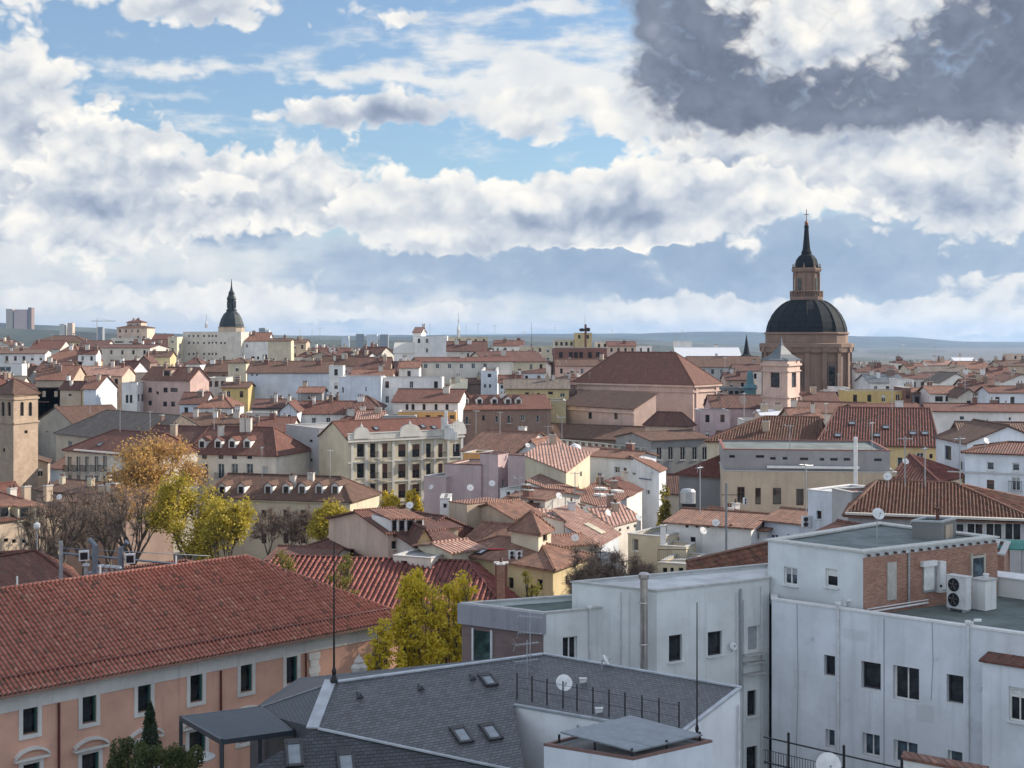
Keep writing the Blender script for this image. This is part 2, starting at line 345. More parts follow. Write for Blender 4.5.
def leafm(name, cols):
    if name in MATS: return MATS[name]
    m, t, b = new_mat(name); gi = t.n('ShaderNodeNewGeometry'); ob = t.n('ShaderNodeTexCoord').outputs['Object']
    f = t.m('ADD', t.m('MULTIPLY', gi.outputs['Random Per Island'], .6), t.m('MULTIPLY', t.rng(t.noise(ob, .8, 3, .6), .3, .7), .4))
    rp = t.n('ShaderNodeValToRGB'); t.L.new(f, rp.inputs[0])
    for k in range(2, len(cols)): rp.color_ramp.elements.new(1.0)
    for k, c in enumerate(cols): rp.color_ramp.elements[k].position = k / (len(cols) - 1); rp.color_ramp.elements[k].color = c4(c)
    t.L.new(rp.outputs[0], b.inputs['Base Color']); b.inputs['Roughness'].default_value = .7
    tr = t.n('ShaderNodeBsdfTranslucent'); t.L.new(rp.outputs[0], tr.inputs[0])
    mx = t.n('ShaderNodeMixShader'); mx.inputs[0].default_value = .35; t.L.new(b.outputs[0], mx.inputs[1]); t.L.new(tr.outputs[0], mx.inputs[2])
    t.L.new(mx.outputs[0], t.N['Material Output'].inputs[0])
    MATS[name] = m; return m
def glassm(name, col=(.015, .018, .022), rough=.08):
    if name in MATS: return MATS[name]
    m, t, b = new_mat(name); ob = t.n('ShaderNodeTexCoord').outputs['Object']
    t.L.new(t.mix(t.rng(t.noise(ob, 1.3, 2, .5), .4, .6), [x * .6 for x in col], [x * 1.8 for x in col]), b.inputs['Base Color'])
    b.inputs['Roughness'].default_value = rough; MATS[name] = m; return m
GLASS = glassm('window_glass'); GLASSB = glassm('blue_glass', (.05, .07, .09), .15)
FRW = simple('white_frame', (.70, .70, .68), .5); FRB = simple('brown_frame', (.09, .045, .03), .5); FRD = simple('dark_frame', (.045, .045, .05), .5)
FRG = simple('green_shutter', (.03, .12, .10), .5); SHG = simple('grey_shutter', (.34, .36, .38), .6); SHB = simple('brown_shutter', (.12, .06, .045), .6)
IRON = simple('iron', (.025, .025, .028), .5, .6); STEEL = simple('steel', (.45, .46, .48), .35, .9); ZINC = simple('zinc', (.36, .38, .40), .45, .5)
ALU = simple('white_metal', (.62, .63, .64), .4, .1); FLATG = simple('flat_roof_felt', (.13, .155, .155), .9, 0, .3, .6); FLATL = simple('flat_roof_light', (.30, .30, .30), .9, 0, .25, .6)
COPING = simple('coping', (.42, .42, .41), .8); COPW = simple('white_coping', (.66, .66, .66), .7, 0, .08)
LEADM = simple('lead', (.40, .43, .47), .45, .4, .15, 1.5)
CLAY = [(.20, .065, .045), (.30, .105, .07), (.36, .145, .095), (.24, .085, .06)]
T_RED = tiles('tiles_red', [(0.090, 0.031, 0.023), (0.133, 0.044, 0.032), (0.176, 0.067, 0.048), (0.105, 0.037, 0.027)], trough=.35)
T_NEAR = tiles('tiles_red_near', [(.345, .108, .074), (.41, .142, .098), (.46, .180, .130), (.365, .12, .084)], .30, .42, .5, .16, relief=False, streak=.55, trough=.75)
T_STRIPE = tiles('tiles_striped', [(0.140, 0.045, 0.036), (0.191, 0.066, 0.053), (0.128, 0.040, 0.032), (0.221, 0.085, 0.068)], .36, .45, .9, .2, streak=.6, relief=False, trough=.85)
T_BROWN = tiles('tiles_brown', [(0.068, 0.034, 0.024), (0.104, 0.048, 0.032), (0.152, 0.078, 0.053), (0.080, 0.038, 0.026)], lichen=.5, trough=.35)
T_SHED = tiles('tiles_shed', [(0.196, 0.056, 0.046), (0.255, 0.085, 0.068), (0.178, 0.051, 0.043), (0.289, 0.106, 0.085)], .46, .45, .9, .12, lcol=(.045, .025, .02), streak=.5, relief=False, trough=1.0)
T_WARM = tiles('tiles_warm', [(0.156, 0.067, 0.045), (0.221, 0.102, 0.070), (0.279, 0.148, 0.102), (0.189, 0.082, 0.056)], lichen=.4, trough=.3)
T_OLD = tiles('tiles_old', [(0.085, 0.047, 0.034), (0.170, 0.068, 0.043), (0.230, 0.106, 0.068), (0.128, 0.055, 0.038), (0.204, 0.128, 0.085)], .26, .40, .9, .55, relief=False, streak=.2, trough=.4)
T_DARK = tiles('tiles_dark', [(.07, .035, .03), (.12, .05, .04), (.16, .075, .055)], lichen=.5)
T_ORANGE = tiles('tiles_orange', [(0.144, 0.058, 0.038), (0.200, 0.084, 0.056), (0.248, 0.124, 0.086), (0.168, 0.069, 0.046)], lichen=.35, trough=.3)
T_PINK = tiles('tiles_pink', [(0.246, 0.128, 0.098), (0.315, 0.174, 0.136), (0.374, 0.225, 0.178), (0.272, 0.140, 0.106)], .4, .45, lichen=.3)
T_GREY = tiles('tiles_greybrown', [(.10, .085, .075), (.16, .13, .11), (.20, .165, .14)], lichen=.4)
SLATE = slate('slate', (.088, .094, .104), .24, .145, .5); SLATE_DARK_SHADED = slate('slate_dark_shaded', (.040, .046, .056), .24, .145, .5); SLATEB = slate('slate_blue', (.075, .09, .105), .6, .4, .5)  # the dark slate also carries the painted shade of the corner house slopes
WALLC = dict(white=(.74, .74, .73), blue=(.60, .65, .72), cold=(.62, .645, .67), grey=(.42, .42, .43), cream=(.58, .52, .39), beige=(.46, .395, .32), sand=(.47, .38, .29), yellow=(.56, .45, .25),
    ochre=(.52, .40, .17), pink=(.56, .40, .36), mauve=(.54, .42, .425), salmon=(.66, .385, .285), brown=(.24, .17, .14), stone=(.38, .335, .28), pale=(.60, .565, .51), peach=(.58, .44, .35), olive=(.40, .37, .24),
    slateg=(.27, .275, .28), orange=(.60, .33, .12), concrete=(.34, .34, .33), church=(.56, .415, .355), brickred=(.20, .10, .08), dgrey=(.20, .20, .20))
def WM(k): return plaster('plaster_' + k, WALLC[k]) if isinstance(k, str) else k
BRICK = brickm('brick', (.25, .105, .07), (.40, .20, .14), (.33, .26, .21))
# ================================================================== windows
WCACHE = {}
def qz(x): return max(.3, round(x * 10) / 10)
def window_meshes(style, w, h, near):
    k = (style, w, h, near)
    if k in WCACHE: return WCACHE[k]
    base = style.rstrip('+'); fr = MB(); pn = MB(); extra = None
    fm = {'w': FRW, 'd': FRD, 'b': FRB, 'g': FRG, 'n': FRD, 's': FRW, 'u': FRB, 'k': FRD, 'l': FRW, 'x': FRW}.get(base[0], FRW)
    t = .07 if near else max(.06, .05 * w); dp = .06
    def bars(mb, mi=0):
        mb.box((-w / 2 + t / 2, 0, 0), t, dp, h, mi=mi); mb.box((w / 2 - t / 2, 0, 0), t, dp, h, mi=mi)
        mb.box((0, 0, 0), w - 2 * t, dp, t, mi=mi); mb.box((0, 0, h - t), w - 2 * t, dp, t, mi=mi)
        if base[0] in 'wbusk' and w > .75: mb.box((0, -.004, t), t * .8, dp, h - 2 * t, mi=mi)
        if base[0] == 'u':
            for q in (.33, .66): mb.box((0, -.008, h * q), w - 2 * t, dp, t * .6, mi=mi)
    pane_y = .03
    if base[0] == 'k': pane_y = .30
    pq = [(-w / 2 + .01, pane_y, .01), (w / 2 - .01, pane_y, .01), (w / 2 - .01, pane_y, h - .01), (-w / 2 + .01, pane_y, h - .01)]
    gm = GLASSB if base[0] in 's' else GLASS
    if base[0] == 'x': gm = SHB
    if base[0] == 'l': gm = SHG
    bars(fr)
    if near: pn.face(pq); parts = ('near', fr, fm, pn, gm)
    else: fr.face(pq, 1); parts = ('far', fr, fm, None, gm)
    # roller blind part of the way down
    bl = None
    if len(base) > 1 and base[1].isdigit():
        f = int(base[1]) / 10; bl = MB(); n = max(2, int(h * f / .12)) if near else 1
        for q in range(n): bl.box((0, .016, h - .02 - (q + 1) * h * f / n), w - .06, .02, h * f / n * .93)
    me = {}
    o = fr.build('window', [fm, gm]); me['frame'] = o.data; bpy.data.objects.remove(o)
    if near:
        o = pn.build('pane', [gm]); me['pane'] = o.data; bpy.data.objects.remove(o)
    if bl:
        o = bl.build('roller_blind', [SHB if base[0] == 'b' else (FRW if base[0] == 'w' else SHG)]); me['roller_blind'] = o.data; bpy.data.objects.remove(o)
    if near and base[0] in 'wds':
        sb = MB(); sb.box((0, -.16, -.06), w + .16, .30, .055); o = sb.build('sill', [COPW]); me['sill'] = o.data; bpy.data.objects.remove(o)
    if style.endswith('+'):            # balcony with iron railing
        rb = MB(); rb.box((0, -.50, -.12), w + .5, .62, .10)
        n = max(4, int((w + .5) / (.14 if near else .35)))
        for q in range(n + 1): rb.box((-(w + .4) / 2 + (w + .4) * q / n, -.76, -.02), .03, .03, .95, mi=1)
        rb.box((0, -.76, .93), w + .45, .05, .05, mi=1)
        for sx in (-1, 1): rb.box((sx * (w + .44) / 2, -.48, .93), .04, .55, .05, mi=1)
        o = rb.build('balcony', [COPING, IRON]); me['balcony'] = o.data; bpy.data.objects.remove(o)
    WCACHE[k] = me; return me
def add_window(parent, org, e, n, u, z, w, h, style, near, p0, depth):
    w, h = qz(w), qz(h)
    me = window_meshes(style, w, h, near)
    pos = (p0[0] + e[0] * u - n[0] * depth - org[0], p0[1] + e[1] * u - n[1] * depth - org[1], z - org[2])
    o = link('window', me['frame'], parent); o.location = pos; o.rotation_euler = (0, 0, math.atan2(e[1], e[0]))
    for nm in ('pane', 'roller_blind', 'sill'):
        if nm in me: link(nm, me[nm], o)
    if 'balcony' in me:
        b = link('balcony', me['balcony'], parent); b.rotation_euler = o.rotation_euler
        b.location = (pos[0] + n[0] * depth, pos[1] + n[1] * depth, pos[2])
    return o
# ================================================================== buildings
class Bld:
    """Footprint polygon counter-clockwise from above; face k runs corner k -> k+1, face 0 is towards the camera."""
    def __init__(s, name, label, pts, z1, z0=None, cat='building', group=None, wall='white', near=False, wdepth=None, foot=True):
        s.p = [Vector((q[0], q[1])) for q in pts]; s.n = len(pts)
        cx = sum(q.x for q in s.p) / s.n; cy = sum(q.y for q in s.p) / s.n
        s.c = Vector((cx, cy)); s.z0 = (min(ground_z(q.x, q.y) for q in s.p) - .3) if z0 is None else z0
        s.z1 = [z1] * s.n if not isinstance(z1, (list, tuple)) else list(z1)
        s.org = (cx, cy, s.z0); s.t = thing(name, label, cat, s.org, 0.0, group)
        s.holes = [[] for _ in range(s.n)]; s.wall = wall; s.near = near; s.gable = {}; s.wd = wdepth if wdepth is not None else (.18 if near else .22)
        if foot: FOOT.append((s.p, max(s.z1)))
    def fr(s, k):
        a, b = s.p[k], s.p[(k + 1) % s.n]; e = (b - a).normalized(); return a, e, Vector((e.y, -e.x)), (b - a).length
    def hit(s, k, px, py, out=0.0):
        a, e, n, L = s.fr(k); d = Vector(((px - 512) / FPX, 1.0)); a2 = a + n * out
        tt = a2.dot(n) / d.dot(n); q = d * tt
        return (q - a2).dot(e), CAMH - (py - HZ) / FPX * tt
    def win(s, k, items, style='w'):
        """items: (px, py, width px, height px[, style]) centres read off the photograph"""
        for it in items:
            st = it[4] if len(it) > 4 else style
            px, py, wp, hp = it[:4]
            u0, zz = s.hit(k, px - wp / 2, py); u1, _ = s.hit(k, px + wp / 2, py); _, zt = s.hit(k, px, py - hp / 2); _, zb = s.hit(k, px, py + hp / 2)
            s.hole(k, (u0 + u1) / 2, zb, u1 - u0, zt - zb, st)
    def hole(s, k, u, z, w, h, st):
        w, h = qz(w), qz(h); L = s.fr(k)[3]
        if u - w / 2 < .12 or u + w / 2 > L - .12: return
        for (a, b, c, d, _) in s.holes[k]:
            if abs(a - u) < (w + c) / 2 + .05 and z < b + d + .05 and b < z + h + .05: return
        s.holes[k].append((u, z, w, h, st))
    def grid(s, k, cols, rows, w, h, style='w', ztop=None, zstep=3.2, u0=None, u1=None, miss=0.0):
        L = s.fr(k)[3]; u0 = L / cols / 2 if u0 is None else u0; u1 = L - L / cols / 2 if u1 is None else u1
        zt = (min(s.z1[k], s.z1[(k + 1) % s.n]) - .7) if ztop is None else ztop
        for r in range(rows):
            for c in range(cols):
                if rnd.random() < miss: continue
                st_ = rnd.choice(('d', 'n', 'w', 'd', 'b5', 's', 'w4')) if style == 'mix' else style
                u = u0 + (u1 - u0) * (c / (cols - 1) if cols > 1 else .5)
                s.hole(k, u, zt - h - r * zstep, w, h, st_)
    def walls(s, mats=None, name='wall'):
        mb = MB(); dp = s.wd
        for k in range(s.n):
            a, e, n, L = s.fr(k); za, zb = s.z1[k], s.z1[(k + 1) % s.n]; zl = min(za, zb)
            H = s.holes[k] = [h for h in s.holes[k] if h[1] + h[2 + 1] < zl - .02 and h[1] > s.z0 + .05]
            q = lambda u, z, d=0.0: (a.x + e.x * u - n.x * d, a.y + e.y * u - n.y * d, z)
            us = sorted({0.0, L} | {x for h in H for x in (h[0] - h[2] / 2, h[0] + h[2] / 2)}); zs = sorted({s.z0, zl} | {x for h in H for x in (h[1], h[1] + h[3])})
            if not H: mb.face([q(0, s.z0), q(L, s.z0), q(L, zl), q(0, zl)])
            else:
                for i in range(len(us) - 1):
                    run = None
                    for j in range(len(zs) - 1):
                        um, zm = (us[i] + us[i + 1]) / 2, (zs[j] + zs[j + 1]) / 2
                        inh = any(abs(um - h[0]) < h[2] / 2 and h[1] < zm < h[1] + h[3] for h in H)
                        if not inh: run = zs[j] if run is None else run
                        if run is not None and (inh or j == len(zs) - 2):
                            top = zs[j] if inh else zs[j + 1]
                            mb.face([q(us[i], run), q(us[i + 1], run), q(us[i + 1], top), q(us[i], top)]); run = None
                for (u, z, w, h, st) in H:
                    l, r_, t_ = u - w / 2, u + w / 2, z + h; D = dp + .12
                    mb.face([q(l, z), q(r_, z), q(r_, z, D), q(l, z, D)]); mb.face([q(l, t_, D), q(r_, t_, D), q(r_, t_), q(l, t_)])
                    mb.face([q(l, z, D), q(l, t_, D), q(l, t_), q(l, z)]); mb.face([q(r_, z), q(r_, t_), q(r_, t_, D), q(r_, z, D)])
                    mb.face([q(l, z, D), q(r_, z, D), q(r_, t_, D), q(l, t_, D)])
            if abs(za - zb) > .01: mb.face([q(0, zl), q(L, zl), q(L, zb)] if zb > za else [q(0, zl), q(L, zl), q(0, za)])
            if k in s.gable: mb.face([q(0, za), q(L, zb), (s.gable[k][0], s.gable[k][1], s.gable[k][2])])
        s.wo = mb.build(name, WM(s.wall) if mats is None else mats, s.t, s.org)
        for k in range(s.n):
            a, e, n, L = s.fr(k)
            for (u, z, w, h, st) in s.holes[k]: add_window(s.t, s.org, e, n, u, z, w, h, st, s.near, a, dp)
        return s
    def off(s, o):
        r = []
        for k in range(s.n):
            e0 = s.fr(k - 1)[1]; e1 = s.fr(k)[1]; n0 = Vector((e0.y, -e0.x)); n1 = Vector((e1.y, -e1.x))
            b = (n0 + n1); b = b / max(.3, (1 + n0.dot(n1))); r.append(s.p[k] + b * o)
        return r
    def flat(s, mat=None, par=.5, pt=.25, cop=None, name='roof', lip=.05):
        """flat roof sunk behind a parapet with a coping"""
        z = min(s.z1); inn = s.off(-pt); mb = MB()
        mb.face([(q.x, q.y, z - par) for q in inn])
        rf = mb.build(name, mat or FLATG, s.t, s.org)
        pb = MB(); out = s.off(lip); i2 = s.off(-pt - lip)
        for k in range(s.n):
            j = (k + 1) % s.n
            pb.face([(inn[j].x, inn[j].y, z - par), (inn[k].x, inn[k].y, z - par), (inn[k].x, inn[k].y, s.z1[k]), (inn[j].x, inn[j].y, s.z1[j])], 0)
            A, B, C, D = out[k], out[j], i2[j], i2[k]
            za, zb = s.z1[k], s.z1[j]
            lo = [(A.x, A.y, za + .002), (B.x, B.y, zb + .002), (C.x, C.y, zb + .002), (D.x, D.y, za + .002)]
            pb.slab(lo, .09, 1, down=False)
        pb.build('parapet', [WM(s.wall) if isinstance(s.wall, str) else s.wall, cop or COPING], s.t, s.org)
        return s
    def ridge(s, kind, h, mat, over=.35, inset=None, thick=.14, geom=None, eave=None, ridge_mat=None, drop=True):
        """gable along x ('gx'), gable front-back ('gy'), hip ('hip' = ridge along x), pyramid ('pyr'), single slopes ('sb','sf','sl','sr')"""
        z = s.z1; o = s.off(over); mb = MB(); V3 = lambda q, zz: Vector((q.x, q.y, zz))
        p = s.p; mid = lambda a, b: (a + b) / 2
        rr = []                                                   # ridge lines for the cap
        if kind in ('gx', 'hip', 'gy', 'hipy'):
            q = o
            if kind in ('gx', 'hip'): i = (0, 1, 2, 3)
            else: i = (1, 2, 3, 0)
            a, b, c, d = (q[x] for x in i); zz = [z[x] for x in i]
            zr = (sum(z) / 4) + h
            ml, mr = mid(a, d), mid(b, c)
            if kind in ('hip', 'hipy'):
                ln = (mr - ml).length; ins = (inset if inset is not None else min((a - d).length / 2, ln * .45)); dr = (mr - ml).normalized()
                if isinstance(ins, (tuple, list)): il, ir = ins
                else: il = ir = ins
                rl, r_ = ml + dr * il, mr - dr * ir
            else: rl, r_ = ml, mr; il = ir = 0
            dz = over * h / max(.5, (a - d).length / 2 - over) if drop else 0
            e = [x - dz for x in zz]
            A, B, C, D = V3(a, e[0]), V3(b, e[1]), V3(c, e[2]), V3(d, e[3]); RL, RR = V3(rl, zr), V3(r_, zr)
            slopes = [[A, B, RR, RL], [C, D, RL, RR]]
            if ir > 0: slopes.append([B, C, RR])
            if il > 0: slopes.append([D, A, RL])
            rr = [(RL, RR)]
            if ir > 0: rr += [(B, RR), (C, RR)]
            if il > 0: rr += [(A, RL), (D, RL)]
            if kind == 'gx' or (kind == 'hip' and (il == 0 or ir == 0)):
                if ir == 0: g = mid(p[1], p[2]); s.gable[1] = (g.x, g.y, zr - .02)
                if il == 0: g = mid(p[3], p[0]); s.gable[3] = (g.x, g.y, zr - .02)
            if kind == 'gy' or (kind == 'hipy' and (il == 0 or ir == 0)):
                if ir == 0: g = mid(p[2], p[3]); s.gable[2] = (g.x, g.y, zr - .02)
                if il == 0: g = mid(p[0], p[1]); s.gable[0] = (g.x, g.y, zr - .02)
        elif kind == 'pyr':
            zr = sum(z) / s.n + h; T_ = V3(s.c, zr)
            q = [V3(o[k], z[k] - over * h / max(1, (s.p[k] - s.c).length * .7)) for k in range(s.n)]
            slopes = [[q[k], q[(k + 1) % s.n], T_] for k in range(s.n)]; rr = [(q[k], T_) for k in range(s.n)]
        else:                                                     # plane through sloping wall tops
            q = [V3(o[k], 0) for k in range(s.n)]
            pl = [Vector((p[k].x, p[k].y, z[k])) for k in range(3)]; nn = (pl[1] - pl[0]).cross(pl[2] - pl[0])
            for v in q: v.z = pl[0].z - (nn.x * (v.x - pl[0].x) + nn.y * (v.y - pl[0].y)) / nn.z
            slopes = [q]
        for sp in slopes:
            sp = [v + Vector((0, 0, .04 + thick)) for v in sp]
            if geom and (sp[1] - sp[0]).length > .5:
                n_ = (sp[1] - sp[0]).cross(sp[2] - sp[0])
                mb.slab([v - Vector((0, 0, .05)) for v in sp], thick - .03, 1)
                corr(mb, sp, *geom)
            else: mb.slab(sp, thick, 0, 1)
        cap = ridge_mat or mat
        for a_, b_ in rr:
            if s.near or geom: mb.tube([a_ + Vector((0, 0, thick + .05)), b_ + Vector((0, 0, thick + .05))], .13, 6, 2)
            else: mb.tube([a_ + Vector((0, 0, thick + .02)), b_ + Vector((0, 0, thick + .02))], .16, 4, 2)
        s.ro = mb.build('roof', [mat, eave or mat, cap], s.t, s.org)
        s.slopes = slopes
        return s
    def chimney(s, x, y, z, w=.8, d=.6, h=1.6, mat='brown', pots=2, rz=0.0):
        mb = MB(); mb.box((x, y, z - 1.2), w, d, h + 1.2, rz); mb.box((x, y, z + h), w + .14, d + .14, .12, rz, 1)
        for i in range(pots):
            ox = (i - (pots - 1) / 2) * w / max(1, pots) ; mb.lathe([(.10, 0), (.12, .05), (.09, .35), (.11, .38)], 6, 2, (x + ox * math.cos(rz), y + ox * math.sin(rz), z + h + .12))
        return mb.build('chimney', [WM(mat), COPING, T_BROWN], s.t, s.org)
def corr(mb, poly, pu=.24, pv=.40, amp=.055, seg=6, lift=.03, jit=.012, seed=1):
    """barrel tiles as real relief on a slope whose first edge is the eave; every tile course overlaps the one below"""
    rg = np.random.default_rng(seed)
    a, b = poly[0], poly[1]; u = (b - a).normalized(); n = (b - a).cross(poly[-1] - a).normalized()
    if n.z < 0: n = -n
    v = n.cross(u).normalized(); pts = [((q - a).dot(u), (q - a).dot(v)) for q in poly]
    Wd = max(q[0] for q in pts); W0 = min(q[0] for q in pts); S = max(q[1] for q in pts)
    nc = int(math.ceil((Wd - W0) / pu)); nr = max(1, int(math.ceil(S / pv)))
    tilt = rg.normal(0, jit, (nr + 1, nc + 2))
    def lim(vv):
        xs = []
        m = len(pts)
        for i in range(m):
            p, q = pts[i], pts[(i + 1) % m]
            if abs(p[1] - q[1]) < 1e-9:
                if abs(p[1] - vv) < 1e-6: xs += [p[0], q[0]]
                continue
            t = (vv - p[1]) / (q[1] - p[1])
            if -1e-6 <= t <= 1 + 1e-6: xs.append(p[0] + t * (q[0] - p[0]))
        return (min(xs), max(xs)) if xs else (0, 0)
    for r in range(nr):
        v0, v1 = r * pv, min(S, (r + 1) * pv)
        l0, h0 = lim(min(v0, S)); l1, h1 = lim(v1)
        k0 = int(math.floor((max(l0, l1) - W0) / pu * seg)); k1 = int(math.ceil((min(h0, h1) - W0) / pu * seg))
        k0 = int(math.floor((min(l0, l1) - W0) / pu * seg)); k1 = int(math.ceil((max(h0, h1) - W0) / pu * seg))
        if k1 <= k0: continue
        base = len(mb.v)
        for (vv, lo, hi, up) in ((v0, l0, h0, lift), (v1, l1, h1, 0.0)):
            for k in range(k0, k1 + 1):
                uu = min(max(W0 + k * pu / seg, lo), hi); c = int((k - k0) // seg)
                hgt = amp * math.cos(2 * math.pi * (k / seg)) + up + tilt[r, min(nc, int(k // seg) % (nc + 1))]
                q = a + u * uu + v * vv + n * hgt; mb.v.append((q.x, q.y, q.z))
        N = k1 - k0 + 1
        for k in range(N - 1):
            i = base + k; mb.f.append((i, i + 1, i + N + 1, i + N)); mb.m.append(0)
            um = W0 + (k0 + k + .5) * pu / seg; ph_ = (um / pu + .5) % 1.0; um = math.floor(um / pu + .5) * pu + (.1 * pu if .22 < ph_ < .78 else .7 * pu)
            mb.uv += [(um, v0 + .02), (um + .01, v0 + .02), (um + .01, v1 - .02), (um, v1 - .02)]
FOOT = []
# ================================================================== small builders used on several roofs
def pix(px, py, d): return Vector(((px - 512) / FPX * d, d, CAMH - (py - HZ) / FPX * d))
def pz(px, py, z): d = (CAMH - z) * FPX / (py - HZ); return pix(px, py, d)      # point of a horizontal level
class Plane:
    def __init__(s, a, b, c):
        s.a = Vector(a); s.n = (Vector(b) - s.a).cross(Vector(c) - s.a).normalized()
        if s.n.z < 0: s.n = -s.n
        s.u = Vector((0, 0, 1)).cross(s.n).normalized(); s.v = s.n.cross(s.u)
    def px(s, px, py):
        d = Vector(((px - 512) / FPX, 1, -(py - HZ) / FPX)); o = Vector((0, 0, CAMH))
        return o + d * ((s.a - o).dot(s.n) / d.dot(s.n))
    def mat(s, p): return Matrix(((s.u.x, s.v.x, s.n.x, p.x), (s.u.y, s.v.y, s.n.y, p.y), (s.u.z, s.v.z, s.n.z, p.z), (0, 0, 0, 1)))
def skylight(parent, org, pl, px, py, w, h, name='skylight'):
    f = MB(); t = .10
    for (x, y, a, b) in ((0, -h / 2, w, t), (0, h / 2, w, t), (-w / 2, 0, t, h + t), (w / 2, 0, t, h + t)): f.box((x, y, 0), a, b, .10)
    f.box((0, h / 2 + .12, 0), w + .1, .16, .05)
    o = f.build(name, [FRD], parent); p = pl.px(px, py) + pl.n * .10 - Vector(org); o.matrix_local = pl.mat(p)
    g = MB(); g.face([(-w / 2, -h / 2, .06), (w / 2, -h / 2, .06), (w / 2, h / 2, .06), (-w / 2, h / 2, .06)]); g.build('pane', [simple('skylight_glass', (.22, .25, .28), .12, .2)], o)
    return o
def downpipe(parent, org, pts, r=.05, mat=None, name='downpipe'):
    m = MB(); m.tube(pts, r, 6); return m.build(name, [mat or ALU], parent, org)
def dish(base, r, h, az, label, elev=30, mat=None):
    """satellite dish on a short mast"""
    t = thing('satellite_dish', label, 'satellite dish', base, R(az))
    m = MB(); m.tube([(0, 0, 0), (0, 0, h)], .025, 6); m.tube([(0, 0, h), (0, -.12, h)], .02, 5); m.build('mast', [ZINC], t)
    d = MB(); n = 20
    prof = [(0.001, .0)] + [(r * k / 5, .28 * r * (k / 5) ** 2) for k in range(1, 6)]
    d.lathe(prof, n, 0); d.lathe([(q, z - .012) for q, z in prof], n, 0)
    o = d.build('reflector', [mat or ALU], t, smooth=False); o.location = (0, -.12, h); o.rotation_euler = (R(90 - elev), 0, 0)
    a = MB(); e = R(elev); a.tube([(0, -.12 - .02, h - r * .8), (0, -.12 - r * 1.0, h + r * .2)], .012, 5); a.box((0, -.12 - r * 1.02, h + r * .15), .07, .09, .07)
    a.build('feed_arm', [ZINC], t); return t
def yagi(base, h, az, label, n=1, wide=.9, th=1.0):
    t = thing('tv_antenna', label, 'antenna', base, R(az))
    m = MB(); m.tube([(0, 0, 0), (0, 0, h)], .022 * th, 5); m.build('mast', [ZINC], t)
    for k in range(n):
        a = MB(); z = h - .15 - k * .7; L = wide
        a.tube([(-L * .5, 0, z), (L * .5, 0, z)], .014 * th, 4)
        for q in range(8):
            x = -L * .5 + L * q / 7; a.tube([(x, -.28 + .015 * q, z), (x, .28 - .015 * q, z)], .008 * th, 4)
        for s in (-1, 1): a.tube([(-L * .5, 0, z), (-L * .5 - .12, 0, z + s * .28)], .008 * th, 4)
        a.build('element_array', [ZINC], t)
    return t
def pole(base, h, label, r=.03, r2=None, mat=None, name='antenna_mast', cat='mast', foot=True):
    t = thing(name, label, cat, base); m = MB(); m.tube([(0, 0, 0), (0, 0, h)], r, 6, r2=r2 or r * .5); m.build('pole', [mat or IRON], t)
    if foot:
        f = MB(); f.lathe([(r * 3.2, 0), (r * 3, .12), (r * 1.4, .3), (r * 2.0, .45), (r, .6)], 8); f.build('base', [mat or IRON], t)
    return t
# ================================================================== pink hall with the long tiled roof
A0, A1 = Vector((-28.9, 79.0)), Vector((-8.14, 100.0)); du = (A1 - A0).normalized(); dn = Vector((-du.y, du.x))
pts = [A0 - du * 14, A1, A1 + dn * 16.0, A0 - du * 14 + dn * 16.0]
H = Bld('pink_hall', 'long salmon pink hall with stone framed windows under a broad red tiled hipped roof', pts, 11.97, wall='salmon', near=True, wdepth=.25)
ups = [(30, 718.5, 15, 31), (89, 707.5, 13.5, 31), (144, 697.5, 12.5, 29), (196, 688, 12, 28), (246, 678.5, 12, 27), (291.5, 670, 11, 27)]
H.win(0, ups, 'd')
for (px, py) in ((31, 775), (90, 764), (145, 753), (197, 742), (247, 731), (292, 722)): H.win(0, [(px, py, 17, 22)], 'd')
H.walls()
H.ridge('hip', 4.0, T_NEAR, over=.75, inset=8.2, thick=.16, geom=(.30, .42, .11, 8, .035), eave=plaster('eave_board', (.30, .17, .13)))
a, e, n, L = H.fr(0)
cb = MB()                                                        # stone cornice and frieze running under the eaves on every side
for k in range(4):
    a_, e_, n_, L_ = H.fr(k)
    for (z0, z1, o) in ((10.62, 11.28, .06), (11.28, 11.42, .16), (11.42, 11.62, .30), (11.62, 11.90, .50)):
        q0, q1 = a_ - e_ * o, a_ + e_ * (L_ + o)
        cb.slab([(q0.x, q0.y, z0), (q0.x + n_.x * o, q0.y + n_.y * o, z0), (q1.x + n_.x * o, q1.y + n_.y * o, z0), (q1.x, q1.y, z0)], z1 - z0, 0, down=False)
cb.build('cornice', [plaster('stone_trim', (.66, .645, .615), .5)], H.t, H.org)
STONE = plaster('stone_trim', (.66, .645, .615), .5)
